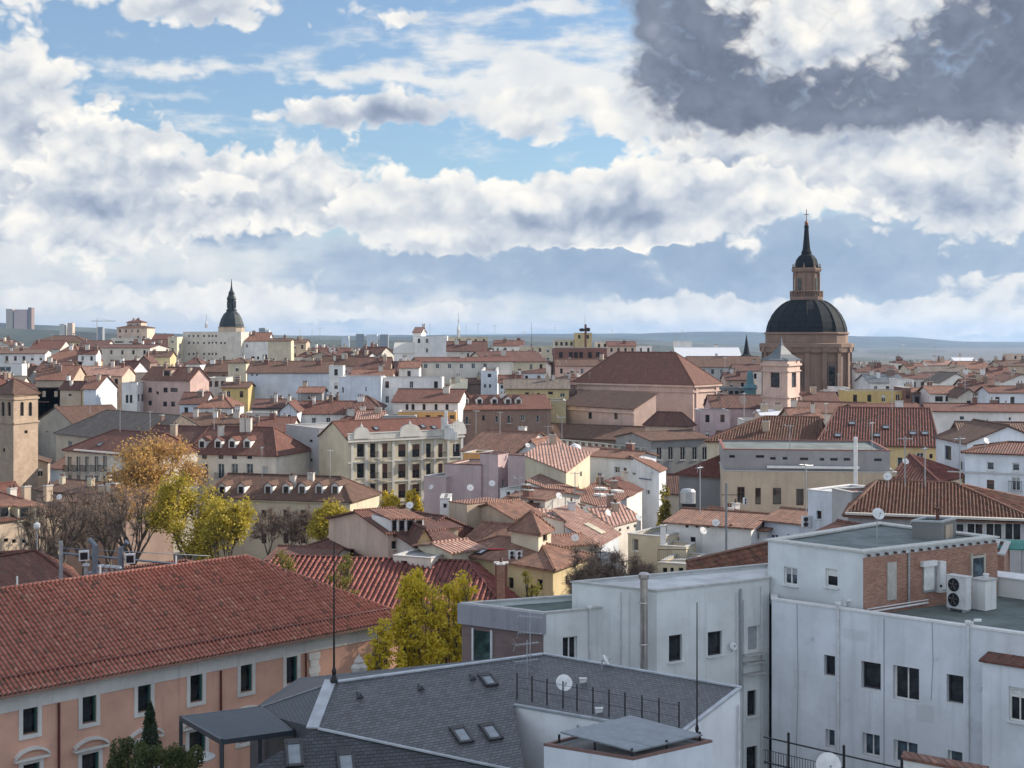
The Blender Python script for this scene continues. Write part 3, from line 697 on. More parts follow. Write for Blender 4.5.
for (u, z, w, h, st) in H.holes[0]:
    f = MB(); t = .24; p = a + e * u + n * .0; rz = math.atan2(e.y, e.x); c = lambda x, y: (p.x + e.x * x + n.x * y, p.y + e.y * x + n.y * y)
    for (x, zz, ww, hh) in ((-w / 2 - t / 2, z - t, t, h + 2 * t), (w / 2 + t / 2, z - t, t, h + 2 * t), (0, z + h, w, t), (0, z - t, w, t)):
        q = c(x, .02); f.box((q[0], q[1], zz), ww, .10, hh, rz)
    if z < 7:                                                    # segmental pediment over the lower windows
        q = c(0, .12); f.box((q[0], q[1], z + h + t), w + 1.1, .34, .12, rz)
        N = 10; wd_ = (w + 1.1) / 2; r_ = []
        for k in range(N + 1):
            an = math.pi * (.14 + .72 * k / N); r_.append((math.cos(an) / math.cos(math.pi * .14) * wd_, (math.sin(an) - math.sin(math.pi * .14)) * .78 + z + h + t + .14))
        for k in range(N):
            (x0, za), (x1, zb) = r_[k + 1], r_[k]; th = .15
            P0, P1 = c(x0, .30), c(x1, .30); B0, B1 = c(x0, -.02), c(x1, -.02)
            f.face([(P0[0], P0[1], za), (P1[0], P1[1], zb), (P1[0], P1[1], zb + th), (P0[0], P0[1], za + th)])
            f.face([(P0[0], P0[1], za + th), (P1[0], P1[1], zb + th), (B1[0], B1[1], zb + th), (B0[0], B0[1], za + th)])
            f.face([(B0[0], B0[1], za), (B1[0], B1[1], zb), (P1[0], P1[1], zb), (P0[0], P0[1], za)])
    f.build('window_surround', [STONE], H.t, H.org)
    sh = MB()                                                    # one shutter leaf standing open in the reveal
    q = c(w / 2 - .07, -.10); sh.box((q[0], q[1], z + .06), .05, .16, h - .12, rz); sh.build('shutter', [FRG], H.t, H.org)
for (px, y0) in ((59, 698), (221, 669), (306, 654)):
    u, zt = H.hit(0, px, y0, .1); q = a + e * u + n * .1; downpipe(H.t, H.org, [(q.x, q.y, 10.6), (q.x, q.y, .3)], .075, simple('pipe_red', (.10, .025, .02), .5))
qb = MB(); u, _ = H.hit(0, 314, 660)
for k in range(22): 
    w_ = .95 if k % 2 else .7; q = a + e * u + n * .03; qb.box((q.x, q.y, .2 + k * .47), w_, .12, .45, math.atan2(e.y, e.x))
qb.build('quoins', [STONE], H.t, H.org)
sg = MB(); S0 = H.slopes[0]; A, B, C, D = S0; v = (D - A); v = (v - (B - A) * (v.dot(B - A) / (B - A).length_squared)).normalized()
sg.tube([A + v * 1.35 + Vector((0, 0, .30)), B + v * 1.35 + (A - B).normalized() * 1.2 + Vector((0, 0, .30))], .055, 6); sg.build('snow_guard', [simple('pipe_red', (.10, .025, .02), .5)], H.t, H.org)
for k in range(5):
    q = (H.slopes[0][3] * (1 - k / 5) + H.slopes[0][2] * (k / 5)) + Vector((0, 0, .3)); v_ = MB(); v_.tube([q, q + Vector((0, 0, .55))], .06, 6); v_.build('roof_vent', [COPW], H.t, H.org)
# ================================================================== slate roofed corner house
zr = 18.04
D_ = pz(336, 684, zr); C_ = pz(543, 656, zr); G_ = pz(741, 690, zr)
rd = (C_ - D_).normalized(); dnh = Vector((rd.y, -rd.x, 0)); P1 = Plane(D_, C_, D_ + dnh * 3 - Vector((0, 0, .466 * 3)))
A_ = P1.px(318, 731); B_ = P1.px(525, 775); I_ = P1.px(514, 707); P3 = Plane(C_, G_, I_); H_ = P3.px(681, 736)
E_ = pix(250, 713, 61); 
P2 = Plane(A_, B_, A_ + Vector((.25, -.97, 0)) * 3 - Vector((0, 0, .84 * 3)) )
g = (A_.z - B_.z) / max(.2, (B_ - A_).xy.dot(Vector((.25, -.97)))); P2 = Plane(A_, B_, A_ + Vector((.25, -.97, -g)))
F0, F1 = P2.px(205, 800), P2.px(520, 840); F0.z = max(F0.z, 11)
SH = thing('slate_house', 'corner house with large grey slate roof planes, skylights and a white gable', 'building', (C_.x, C_.y, -.3))
so_ = (C_.x, C_.y, -.3)
def slab_on(name, polys, mat, th=.10, side=None, parent=SH, org=so_):
    m = MB()
    for p in polys: m.slab([Vector(q) + Vector((0, 0, th)) for q in p], th, 0, 1)
    return m.build(name, [mat, side or mat], parent, org)
roof1 = slab_on('roof', [[A_, B_, I_, C_, D_]], SLATE)
slab_on('roof', [[I_, H_, G_, C_]], SLATE, side=LEADM)
slab_on('roof', [[F0, F1, B_, A_]], SLATE_DARK_SHADED)  # lower slope: its shade is put into the darker slate colour
slab_on('roof', [[E_, A_, D_]], SLATE_DARK_SHADED)  # left-facing slope, shade coloured in the same way
back = [G_ + Vector((-.9, 4.6, -2.6)), C_ + Vector((2.5, 6.5, -2.6)), E_ + Vector((1, 7.5, -.4))]
slab_on('roof', [[C_, G_, back[0], back[1]], [D_, C_, back[1], back[2], E_]], SLATE_DARK_SHADED)
# flashing along hips and ridges
fl = MB()
def strip(a, b, w0, w1, up=.13):
    d = (b - a).normalized(); s_ = d.cross(Vector((0, 0, 1))).normalized()
    fl.slab([a - s_ * w0 + Vector((0, 0, up)), a + s_ * w1 + Vector((0, 0, up)), b + s_ * w1 + Vector((0, 0, up)), b - s_ * w0 + Vector((0, 0, up))], .06)
strip(D_ + Vector((0, 0, .02)), A_, .02, .46, .15); strip(A_, B_, .16, .10); strip(D_, C_, .11, .11); strip(C_, G_, .09, .09, .14); strip(E_, D_, .07, .05, .14); strip(G_, H_, .06, .12, .14); strip(I_, H_, .10, .06, .13)
fl.build('flashing', [LEADM], SH, so_)
wl = MB(); dz = lambda q, z: (q.x, q.y, z)
for (a_, b_, zl) in ((I_, H_, 12.0), (H_, G_, 0)):
    ia, ib = a_ + Vector((0, .05, 0)), b_ + Vector((0, .05, 0)); wl.face([dz(ia, zl), dz(ib, zl), ib, ia])
for (a_, b_) in ((G_, back[0]), (back[0], back[1]), (back[1], back[2]), (back[2], E_)): wl.face([dz(a_, -.3), dz(b_, -.3), b_, a_])
sk_ = MB(); sk_.face([dz(F0, -.3), dz(F1, -.3), F1, F0]); sk_.face([dz(A_, -.3), dz(F0, -.3), F0, A_]); sk_.face([dz(E_, -.3), dz(A_, -.3), A_, E_]); sk_.build('slate_cladding', [SLATE_DARK_SHADED], SH, so_); wl.face([dz(H_, -.3), dz(I_, -.3), dz(I_, 12), dz(H_, 12)])
wl.build('wall', [plaster('gable_white', (.72, .74, .77), .35)], SH, so_)
gw = (G_ - H_).normalized(); gd = MB(); q0 = H_ + gw * ((G_ - H_).length * .62); q1 = H_ + gw * ((G_ - H_).length * .86); nn = Vector((gw.y, -gw.x, 0)).normalized() * .06
gd.face([dz(q0 + nn, 11.5), dz(q1 + nn, 11.5), dz(q1 + nn, 14.3), dz(q0 + nn, 14.3)]); gd.build('shutter', [SHG], SH, so_)
downpipe(SH, so_, [dz(G_ + nn - gw * .2, 17.5), dz(G_ + nn - gw * .2, 8)], .05)
q = I_ + (H_ - I_) * .40 + Vector((0, -.1, -.25)); downpipe(SH, so_, [q, q - Vector((0, 0, 3))], .05, ZINC)
for (px, py, w, h) in ((461.5, 738, .55, .80), (491, 735, .55, .80), (488, 683, .50, .62)): skylight(SH, so_, P1, px, py, w, h)
for (px, py) in ((294, 756), (346, 767)): skylight(SH, so_, P2, px, py, .55, .9)
for (px, py) in ((359, 699), (420, 691), (472, 681)):
    m = MB(); p = P1.px(px, py); m.face([(-.16, -.1, .02), (.16, -.1, .02), (0, -.06, .20)]); m.face([(-.16, -.1, .02), (0, -.06, .20), (0, .35, .02)]); m.face([(.16, -.1, .02), (0, .35, .02), (0, -.06, .20)])
    o = m.build('roof_vent', [SLATE_DARK_SHADED], SH); o.matrix_local = P1.mat(p + P1.n * .10 - Vector(so_))
gr = MB(); pp = []
for px, py in ((517, 701), (532, 704), (547, 707), (563, 710), (577, 713), (593, 716), (609, 719), (625, 722), (642, 725), (659, 728), (679, 732)):
    p = P3.px(px, py); gr.tube([p, p + Vector((0, 0, 1.15))], .03, 5); gr.lathe([(.06, 0), (.06, .06)], 6, 0, p); pp.append(p)
for hh in (.55, 1.0): gr.tube([p + Vector((0, 0, hh)) for p in pp], .008, 4)
gr.build('guard_rail', [IRON], SH, so_)
# fascia box where slope ends at the bottom edge of the frame
pole(P1.px(334, 685) + Vector((0, 0, .1)), 5.6, 'tall black lightning rod on the hip of the slate roof', .05, .022, IRON, 'lightning_rod', 'lightning rod')
pole(pix(697, 741, 49.5), 4.9, 'thin black whip antenna rising above the zinc canopy', .035, .018, IRON)
dish(P3.px(563, 701), .34, .75, 12, 'grey satellite dish on the slate roof between guard rail posts')
dish(P3.px(602, 672), .22, .5, 75, 'small white dish turned sideways near the slate ridge', mat=COPW)
yagi(P3.px(527, 688), 2.0, 30, 'tangled tv antenna on the slate roof next to the round dish', 2, 1.1)
yagi(pz(468 + 62, 662, 17.9) , 2.1, -20, 'tv antenna with two arrays standing at the slate roof peak', 2, 1.0)
for (px, py, lb) in ((583, 684, 'grey receiver box fixed under the slate ridge'), (599, 714, 'pale junction box by the guard rail on the slate roof')):
    t = thing('junction_box', lb, 'junction box', P3.px(px, py)); m = MB(); m.box((0, 0, -.02), .28, .2, .24); m.box((0, -.01, .22), .32, .24, .03); m.build('case', [ALU], t); m = MB(); m.tube([(.1, 0, 0), (.3, -.2, -.05)], .015, 4); m.build('cable', [IRON], t)
# terrace hut with the zinc canopy in front of the slate house
hp = [pz(546, 744, 16.0), pz(632, 759, 16.0), pz(712, 745, 16.0), pz(625, 735, 16.0)]
hp = [pix(544, 746, 47.2), pix(633, 760, 45.6), pix(712, 747, 47.6), pix(622, 734, 49.6)]
zt = 18.0 - 0.0
HT = Bld('terrace_hut', 'low white terrace hut with red edged zinc canopy in front of the slate roof', [q.xy for q in hp], 32 - (746 - 335) / FPX * 47.2, wall='blue', near=True, cat='hut')
HT.win(0, [(600, 772, 60, 10)], 'd'); HT.walls(); zt = HT.z1[0]
HT.flat(FLATL, .08, .10, simple('hut_coping', (.17, .10, .09), .7), lip=.01)
cn = MB(); c0, c1, c2, c3 = pix(560, 744.5, 47.3), pix(634, 759, 45.7), pix(703, 746, 47.6), pix(630, 734, 49.4)
zc = zt + .40
for k in range(4):
    f0, f1 = k / 4 + .004, (k + 1) / 4 - .004; a0, a1 = c0.lerp(c3, f0), c0.lerp(c3, f1); b0, b1 = c1.lerp(c2, f0), c1.lerp(c2, f1)
    cn.slab([(a0.x, a0.y, zc + .05 * (1 - f0)), (b0.x, b0.y, zc - .12), (b1.x, b1.y, zc - .12), (a1.x, a1.y, zc + .05)], .05)
cn.build('canopy', [simple('canopy_zinc', (.20, .225, .25), .4, .4)], HT.t, HT.org)
for q in (c0, c1, c2, c3, c1.lerp(c2, .5), c0.lerp(c1, .5)): ps = MB(); ps.box((q.x * .985 + .0, q.y + .1, zt + .05), .08, .08, .28); ps.build('post', [IRON], HT.t, HT.org)
# ================================================================== pergola terrace by the pink hall
TB = Bld('terrace_house', 'house with a planted roof terrace between pink hall and slate roof', [P(110, 56), P(258, 51.5), P(300, 58), P(140, 62)], 13.0, wall='cold', near=True); TB.walls(); TB.flat(FLATL, .15)
PG = thing('pergola', 'dark metal pergola with slatted roof on the planted terrace', 'pergola', pix(235, 735, 56.5) - Vector((0, 0, 2.2)))
pc = [pix(181, 729, 57.5), pix(222, 741, 54.2), pix(293, 730, 55.5), pix(260, 716.5, 59)]; zp = 16.25
for q in pc: q.z = zp
og = PG.location.copy(); m = MB()
for k in range(4):
    a_, b_ = pc[k], pc[(k + 1) % 4]; d = (b_ - a_); m.box(((a_ + b_) / 2)[:2] + (zp - .10,), d.length + .1, .12, .20, math.atan2(d.y, d.x))
m.build('frame', [SLATEB if False else simple('pergola_metal', (.05, .06, .075), .45, .3)], PG, og)
m = MB()
for k in range(26):
    f0 = (k + .12) / 26; f1 = (k + .88) / 26; m.slab([pc[0].lerp(pc[3], f0) + Vector((0, 0, .08)), pc[1].lerp(pc[2], f0) + Vector((0, 0, .08)), pc[1].lerp(pc[2], f1) + Vector((0, 0, .11)), pc[0].lerp(pc[3], f1) + Vector((0, 0, .11))], .02)
m.build('roof_slats', [simple('pergola_metal', (.05, .06, .075), .45, .3)], PG, og)
for q in pc:
    m = MB(); m.box((q.x, q.y, 12.9), .13, .13, 3.25); m.build('post', [simple('pergola_metal', (.05, .06, .075), .45, .3)], PG, og)
tb = thing('terrace_table', 'round white table under the pergola', 'table', pix(196, 757, 55.5) - Vector((0, 0, .77)))
m = MB(); m.lathe([(.75, .74), (.75, .78)], 20); m.build('tabletop', [COPW], tb); m = MB(); m.lathe([(.28, 0), (.25, .04), (.05, .08), (.05, .74)], 10); m.build('pedestal', [ALU], tb)
# ================================================================== pale grey block in the middle of the foreground
cv = [pix(657, 592, 68), pix(769, 579.5, 71.5), pix(773, 565, 76.2), pix(572, 583, 70.5)]
GB = Bld('pale_grey_block', 'pale grey rendered apartment block with a steel flue on its corner', [q.xy for q in cv], 19.52, wall=plaster('render_cold', (.66, .69, .69), .42), near=True)
GB.win(0, [(675.5, 648.5, 12.5, 26), (715, 643, 15, 25)], 'd'); GB.win(0, [(754, 639, 13, 25)], 'l')
GB.win(0, [(752, 703, 10, 26), (752, 760, 11, 28)], 'd')
GB.win(0, [(676, 712, 12, 26), (715, 708, 15, 26)], 'd')
GB.walls(); GB.flat(simple('roof_white', (.50, .51, .52), .8, 0, .15, .8), .12, .18)
a, e, n, L = GB.fr(0)
def wall_at(b, k, px, py, out=.06):
    a, e, n, L = b.fr(k); u, z = b.hit(k, px, py, out); q = a + e * u + n * out; return Vector((q.x, q.y, z))
for (px, y0, y1, r) in ((741, 589, 690, .07), (737, 592, 700, .03), (744, 600, 768, .035), (762, 586, 768, .04), (700, 610, 640, .012)):
    q = wall_at(GB, 0, px, y0, .09); downpipe(GB.t, GB.org, [q, Vector((q.x, q.y, wall_at(GB, 0, px, y1, .09).z))], r, ZINC if r > .05 else ALU)
for y in (655, 663, 674):
    q = wall_at(GB, 0, 755, y, .25); m = MB(); m.box((q.x, q.y, q.z), 1.3, .4, .06, math.atan2(e.y, e.x)); m.build('ledge', [COPING], GB.t, GB.org)
m = MB(); q = wall_at(GB, 3, 644, 640, .55); m.tube([(q.x, q.y, 8), (q.x, q.y, 20.35)], .19, 14); m.lathe([(.24, 0), (.27, .05), (.27, .22), (.2, .3)], 14, 0, (q.x, q.y, 20.2)); 
for z in range(9, 20, 2): m.lathe([(.225, 0), (.235, .03), (.225, .06)], 14, 0, (q.x, q.y, z))
fl_ = m.build('flue', [simple('steel_flue', (.55, .51, .48), .28, .9, .25, .9)], GB.t, GB.org)
for px in (620, 629): 
    q = wall_at(GB, 3, px, 592, .07); downpipe(GB.t, GB.org, [q, Vector((q.x, q.y, 10))], .04 if px == 620 else .02)
q = pix(722, 650, 69.5); dish(wall_at(GB, 0, 732, 652, .1), .2, .3, 20, 'small white dish fixed to the pale grey wall beside a window')
# lower wing with the sunken green roof
cw = [pz(544, 614, 18.4), pz(618, 607, 18.4), pz(574, 596, 18.4), pz(462, 604, 18.4)]
LW = Bld('low_grey_wing', 'low pale grey wing with sunken green felt roof and recessed brick loggia', [q.xy for q in cw], 18.4, wall=plaster('render_cold', (.66, .69, .69), .42), near=True)
LW.win(0, [(570, 649, 14, 24)], 'w'); LW.holes[3].append((LW.fr(3)[3] * .5, 13.2, LW.fr(3)[3] * .5, 4.2, 'n'))
LW.holes[3] = []
LW.walls(); LW.flat(simple('roof_green', (.085, .115, .105), .9, 0, .3, .7), .22, .16)
a, e, n, L = LW.fr(3); rz = math.atan2(e.y, e.x)
m = MB(); q = a + e * (L / 2) + n * .03; m.box((q.x, q.y, 8), L - .1, .08, 9.4, rz); m.build('brick_facing', [brickm('brick_mauve', (.17, .115, .115), (.22, .15, .14), (.20, .17, .16))], LW.t, LW.org)
m = MB(); q = a + e * (L * .27) + n * .10; m.box((q.x, q.y, 12.6), .95, .1, 4.6, rz); m.build('glass_door', [glassm('green_glass', (.03, .06, .055), .06)], LW.t, LW.org)
for f in (.155, .385):
    m = MB(); q = a + e * (L * f) + n * .12; m.box((q.x, q.y, 12.6), .10, .12, 4.7, rz); m.build('door_frame', [ALU], LW.t, LW.org)
m = MB(); q = a + e * (L / 2) + n * .12; m.box((q.x, q.y, 17.45), L + .2, .3, 1.0, rz); m.build('fascia', [plaster('fascia_grey', (.29, .29, .325), .8)], LW.t, LW.org)
q = wall_at(LW, 0, 590, 611, .08); downpipe(LW.t, LW.org, [q, Vector((q.x, q.y, 8))], .05); m = MB(); m.lathe([(.05, 0), (.14, .15), (.14, .25)], 8, 0, q); m.build('hopper', [COPW], LW.t, LW.org)
bl = MB(); b0 = a - e * 1.6
for k in range(10): bl.box((b0.x + e.x * k * .18 + n.x * .9, b0.y + e.y * k * .18 + n.y * .9, 13.6), .02, .02, 1.0)
bl.tube([(b0.x + n.x * .9, b0.y + n.y * .9, 14.6), (b0.x + e.x * 1.8 + n.x * .9, b0.y + e.y * 1.8 + n.y * .9, 14.6)], .03, 5); bl.slab([(b0.x, b0.y, 13.6), (b0.x + n.x * 1.0, b0.y + n.y * 1.0, 13.6), (b0.x + e.x * 2 + n.x, b0.y + e.y * 2 + n.y, 13.6), (b0.x + e.x * 2, b0.y + e.y * 2, 13.6)], .12)
bl.build('balcony', [IRON], LW.t, LW.org)
# ================================================================== big white block on the right with its roof terrace
zt = 18.68
f0, f1 = pz(772, 600, zt), pz(1024, 635, zt); dd = (f1 - f0).xy.normalized(); pb = Vector((-dd.y, dd.x))
RB = Bld('white_terrace_block', 'large white rendered block with flat green roof terrace on the right', [f0.xy, f0.xy + dd * 19, f0.xy + dd * 19 + pb * 22, Vector((13.6, 73.6)), ], zt, wall=plaster('render_white', (.66, .69, .73), .45), near=True, wdepth=.3)
RB.win(0, [(829.5, 666, 10.5, 20), (871, 675.5, 19, 28), (955, 689, 17, 29)], 'd'); RB.win(0, [(906, 684, 27, 34)], 'w')
RB.win(0, [(830, 739, 9, 18), (871, 746, 18, 22), (905.5, 753, 25, 24), (955, 762, 15, 22)], 's')
RB.walls(); RB.flat(simple('terrace_felt', (.10, .125, .12), .85, 0, .35, .5), .32, cop=COPW)
for (px, y0) in ((838, 607), (968, 626)):
    q = wall_at(RB, 0, px, y0, .09); downpipe(RB.t, RB.org, [q, Vector((q.x, q.y, 5))], .055); m = MB(); m.lathe([(.05, 0), (.15, .14), (.15, .24)], 8, 0, q); m.build('hopper', [COPW], RB.t, RB.org)
    for y in (40, 75, 110):
        q2 = wall_at(RB, 0, px, y0 + y, .09); m = MB(); m.lathe([(.075, 0), (.075, .08)], 8, 0, q2); m.build('pipe_clamp', [ALU], RB.t, RB.org)
q = wall_at(RB, 0, 884, 616, .012); m = MB(); m.box((q.x, q.y, 6), .03, .02, q.z - 6.1, math.atan2(dd.y, dd.x)); m.build('cable', [ZINC], RB.t, RB.org)
PATCH = plaster('render_patch', (.60, .625, .655), .4)
for px, py, w, h in ((856, 640, 1.3, .5), (925, 722, .9, .8), (800, 690, .7, 1.0), (984, 735, 1.4, .6)):
    q = wall_at(RB, 0, px, py, .004); m = MB(); m.box((q.x, q.y, q.z), w, .008, h, math.atan2(dd.y, dd.x)); m.build('render_patch', [PATCH], RB.t, RB.org)
for px, y0, y1 in ((797, 604, 760), (932, 622, 700)):
    q = wall_at(RB, 0, px, y0, .02); q2 = wall_at(RB, 0, px + 1, (y0 + y1) / 2, .02); m = MB(); m.tube([q, q2, wall_at(RB, 0, px - 1, y1, .02)], .012, 4); m.build('cable', [ZINC], RB.t, RB.org)
for px, py in ((812, 640), (847, 700), (936, 660), (980, 690)):
    q = wall_at(RB, 0, px, py, .02); m = MB(); m.box((q.x, q.y, q.z), .16, .05, .16, math.atan2(dd.y, dd.x)); m.build('air_grille', [ALU], RB.t, RB.org)
# projecting bay with tiled coping
bp = wall_at(RB, 0, 991, 665, .0).xy; nb = -pb
BY = Bld('white_bay', 'white projecting bay with red tiled top on the far right wall', [bp + nb * 1.0, bp + nb * 1.0 + dd * 5, bp + dd * 5 + nb * .01, bp + nb * .01], ZP(664, 61.6), z0=3, wall=plaster('render_white', (.66, .69, .73), .45), near=True, foot=False, cat='bay')
BY.win(0, [(1019, 705, 20, 34)], 'w3'); BY.walls(); m = MB(); o = BY.off(.12)
m.slab([(o[0].x, o[0].y, BY.z1[0] + .02), (o[1].x, o[1].y, BY.z1[0] + .02), (o[2].x, o[2].y, BY.z1[0] + .22), (o[3].x, o[3].y, BY.z1[0] + .22)], .1); m.build('tile_coping', [T_RED], BY.t, BY.org)
# brick penthouse
pc_ = [Vector((13.17, 72.0)), Vector((17.05, 68.0)), Vector((25.25, 73.0)), Vector((20.6, 78.6))]
PH = Bld('brick_penthouse', 'flat roofed brick penthouse standing on the white roof terrace', pc_, 21.42, z0=18.2, wall=WM('cold'), near=True, wdepth=.15)
PH.wall = 'cold'
PH.win(0, [(790.5, 576.5, 14, 17)], 's4'); PH.win(0, [(831.5, 578, 11.5, 18)], 'w4')
PH.win(1, [(929, 575, 12, 30)], 'w'); PH.win(1, [(976.5, 572, 11, 24)], 's')
PH.holes[1] = []
wbk = plaster('render_pent', (.65, .68, .70), .4)
PH.walls([wbk]); PH.flat(FLATG, .05, .35, simple('coping_lt', (.50, .50, .47), .8), lip=.12)
a, e, n, L = PH.fr(1); rz = math.atan2(e.y, e.x); m = MB(); q = a + e * (L / 2) + n * .04; m.box((q.x, q.y, 18.25), L, .08, 2.92, rz); m.build('brick_facing', [BRICK], PH.t, PH.org)
a2, e2, n2, L2 = PH.fr(2); m = MB(); q = a2 + e2 * (L2 / 2) + n2 * .04; m.box((q.x, q.y, 18.25), L2, .08, 2.92, math.atan2(e2.y, e2.x)); m.build('brick_facing', [BRICK], PH.t, PH.org)
for k in range(16): q = a + e * (L * (k + .5) / 16) + n * .12; m = MB(); m.box((q.x, q.y, 21.22), .11, .14, .11, rz); m.build('rafter_end', [simple('rafter', (.10, .06, .05), .8)], PH.t, PH.org)
def onwall(b, k, px, py, w, h, d, name, mat, out=.1, parent=None):
    a, e, n, L = b.fr(k); u, z = b.hit(k, px, py, out); q = a + e * u + n * out; m = MB(); m.box((q.x, q.y, z - h / 2), w, d, h, math.atan2(e.y, e.x)); return m.build(name, [mat], parent or b.t, b.org)
onwall(PH, 1, 891.5, 581, .62, 1.85, .10, 'door', simple('door_grey', (.42, .40, .37), .6))
q = wall_at(PH, 1, 909, 553, .14); downpipe(PH.t, PH.org, [q, Vector((q.x, q.y, 18.5))], .055, ZINC)
o = onwall(PH, 1, 929, 577, .86, 1.5, .10, 'window', SHG); onwall(PH, 1, 929, 577, .70, 1.30, .06, 'window_glass', FRW, .16)
onwall(PH, 1, 929, 563.5, 1.0, .26, .22, 'shutter_box', COPW, .2)
onwall(PH, 1, 941, 576, .42, 1.5, .3, 'boiler', COPW, .22); onwall(PH, 1, 941, 586, .12, .12, .05, 'boiler_vent', IRON, .40); onwall(PH, 1, 941, 590.5, .5, .14, .3, 'meter_box', ALU, .22)
onwall(PH, 1, 977.5, 570, .95, 1.55, .08, 'doorway', GLASSB, .10)
for (px, w, h, y) in ((971.3, .1, 1.7, 570), (984, .1, 1.7, 570)): onwall(PH, 1, px, y, w, h, .14, 'door_frame', simple('door_frame_beige', (.45, .42, .36), .7), .12)
onwall(PH, 1, 977.5, 556.5, 1.1, .12, .14, 'lintel', simple('door_frame_beige', (.45, .42, .36), .7), .12)
for (z, r) in ((18.60, .05), (18.75, .03)):
    m = MB(); m.tube([(a + e * .1 + n * .18).to_3d() + Vector((0, 0, z - .05)), (a + e * (L * .45) + n * .18).to_3d() + Vector((0, 0, z))], r, 6); m.build('conduit', [COPW], PH.t, PH.org)
# roof hut, dish, pipes on the penthouse
RH = Bld('lift_housing', 'dark felted lift housing on the brick penthouse roof', [pz(912, 541, 21.25).xy, pz(942, 542, 21.25).xy, pz(956, 538, 21.25).xy, pz(925, 537, 21.25).xy], 22.25, z0=21.1, wall='dgrey', cat='lift housing', near=True); RH.walls(); RH.flat(FLATG, .05, .1, ZINC)
onwall(RH, 1, 949, 533, .9, .9, .05, 'side_panel', WM('sand'), .04)
m = MB(); q = RH.c; m.lathe([(.10, 0), (.10, .5), (.2, .55), (.2, .62)], 8, 0, (q.x + .2, q.y, 22.3)); m.build('vent', [simple('rust', (.12, .05, .035), .8)], RH.t, RH.org)
dish(pz(877, 549, 21.3) , .31, 1.75, 8, 'round grey dish on a tall post on the brick penthouse roof')
m = MB(); q0, q1 = pz(860, 543, 21.3), pz(948, 536, 21.3); tag(m, '', '') if False else None
# air conditioner and masonry block on the terrace
q = pz(960, 609, 18.38); AC = thing('air_conditioner', 'white outdoor air conditioner with two dark fans on the roof terrace', 'air conditioner', pz(959, 611, 18.38), R(-50)); w, d, h = .40, 1.02, 1.30; AC.scale = (1.12, 1.35, 1.22)
m = MB(); m.box((0, 0, .12), .95, .36, h); m.box((0, 0, .12 + h), .99, .40, .03); m.build('case', [ALU], AC)
for z in (.47, 1.07):
    m = MB(); m.lathe([(.27, 0), (.27, .03), (.24, .04)], 20, 0); o = m.build('fan_grille', [IRON], AC); o.location = (-.12, -.185, z); o.rotation_euler = (R(90), 0, 0)
    m = MB()
    for k in range(5): an = 2 * math.pi * k / 5; m.tube([(.03 * math.cos(an), .03 * math.sin(an), .05), (.21 * math.cos(an + .3), .21 * math.sin(an + .3), .05)], .03, 4)
    b_ = m.build('fan_blades', [simple('fan_blade', (.07, .07, .075), .5)], o)
m = MB(); m.box((-.35, 0, 0), .08, .4, .12); m.box((.35, 0, 0), .08, .4, .12); m.build('foot', [ZINC], AC)
q = pz(986, 609, 18.38); MBK = thing('masonry_shaft', 'squat white masonry shaft beside the two fan air conditioner', 'shaft', q, R(38))
m = MB(); m.box((0, .1, 0), .95, .75, 1.45); m.build('shaft', [WM('white')], MBK); m = MB(); m.box((0, .1, 1.45), 1.05, .85, .08); m.build('cap', [COPING], MBK); m = MB(); m.lathe([(.12, 0), (.12, .12), (.16, .14), (.16, .2)], 8, 0, (.15, .1, 1.53)); m.build('vent', [COPW], MBK)
for (px, py, lb) in ((972, 626, 'white plastic elbow vent at the parapet edge, right'), (845, 606, 'white plastic elbow vent by the left parapet corner')):
    t = thing('pipe_elbow', lb.replace(', right', ' of the terrace'), 'vent pipe', pz(px, py, zt + .05)); m = MB(); m.tube([(0, 0, 0), (0, 0, .18), (.12, 0, .26), (.42, 0, .26)], .075, 8); m.build('pipe', [COPW], t); m = MB(); m.lathe([(.1, 0), (.1, .04)], 8); m.build('collar', [ALU], t)
# parapet wall at the far right of the terrace and things beyond
WP = Bld('terrace_wall', 'long white parapet wall closing the terrace behind the brick penthouse', [pz(992, 583, 19.0).xy, pz(1060, 592, 19.0).xy, pz(1060, 586, 19.0).xy, pz(994, 578, 19.0).xy], 19.35, z0=18.0, wall='white', cat='wall', foot=False); WP.walls(); m = MB(); m.slab([(q.x, q.y, 19.40) for q in WP.off(.08)], .06); m.build('coping', [COPW], WP.t, WP.org)
AW = thing('awning', 'green awning stretched behind the brick penthouse', 'awning', pix(1015, 560, 84)); og = AW.location.copy(); m = MB(); m.slab([pix(993, 548, 82), pix(1060, 551, 82), pix(1060, 541, 86), pix(993, 539, 86)], .06); m.build('canvas', [simple('green_canvas', (.02, .16, .13), .8)], AW, og)
m = MB()
for px in (995, 1022): q = pix(px, 548, 82.2); m.tube([q, q - Vector((0, 0, 2.4))], .04, 5)
m.build('support', [ZINC], AW, og)
RS = Bld('brick_stub', 'small rough brick wall with white end under the green awning', [P(990, 80), P(1004, 79), P(1010, 84), P(996, 85)], ZP(553, 80), wall=BRICK, cat='wall'); RS.walls([BRICK]); RS.flat(T_RED, .05)
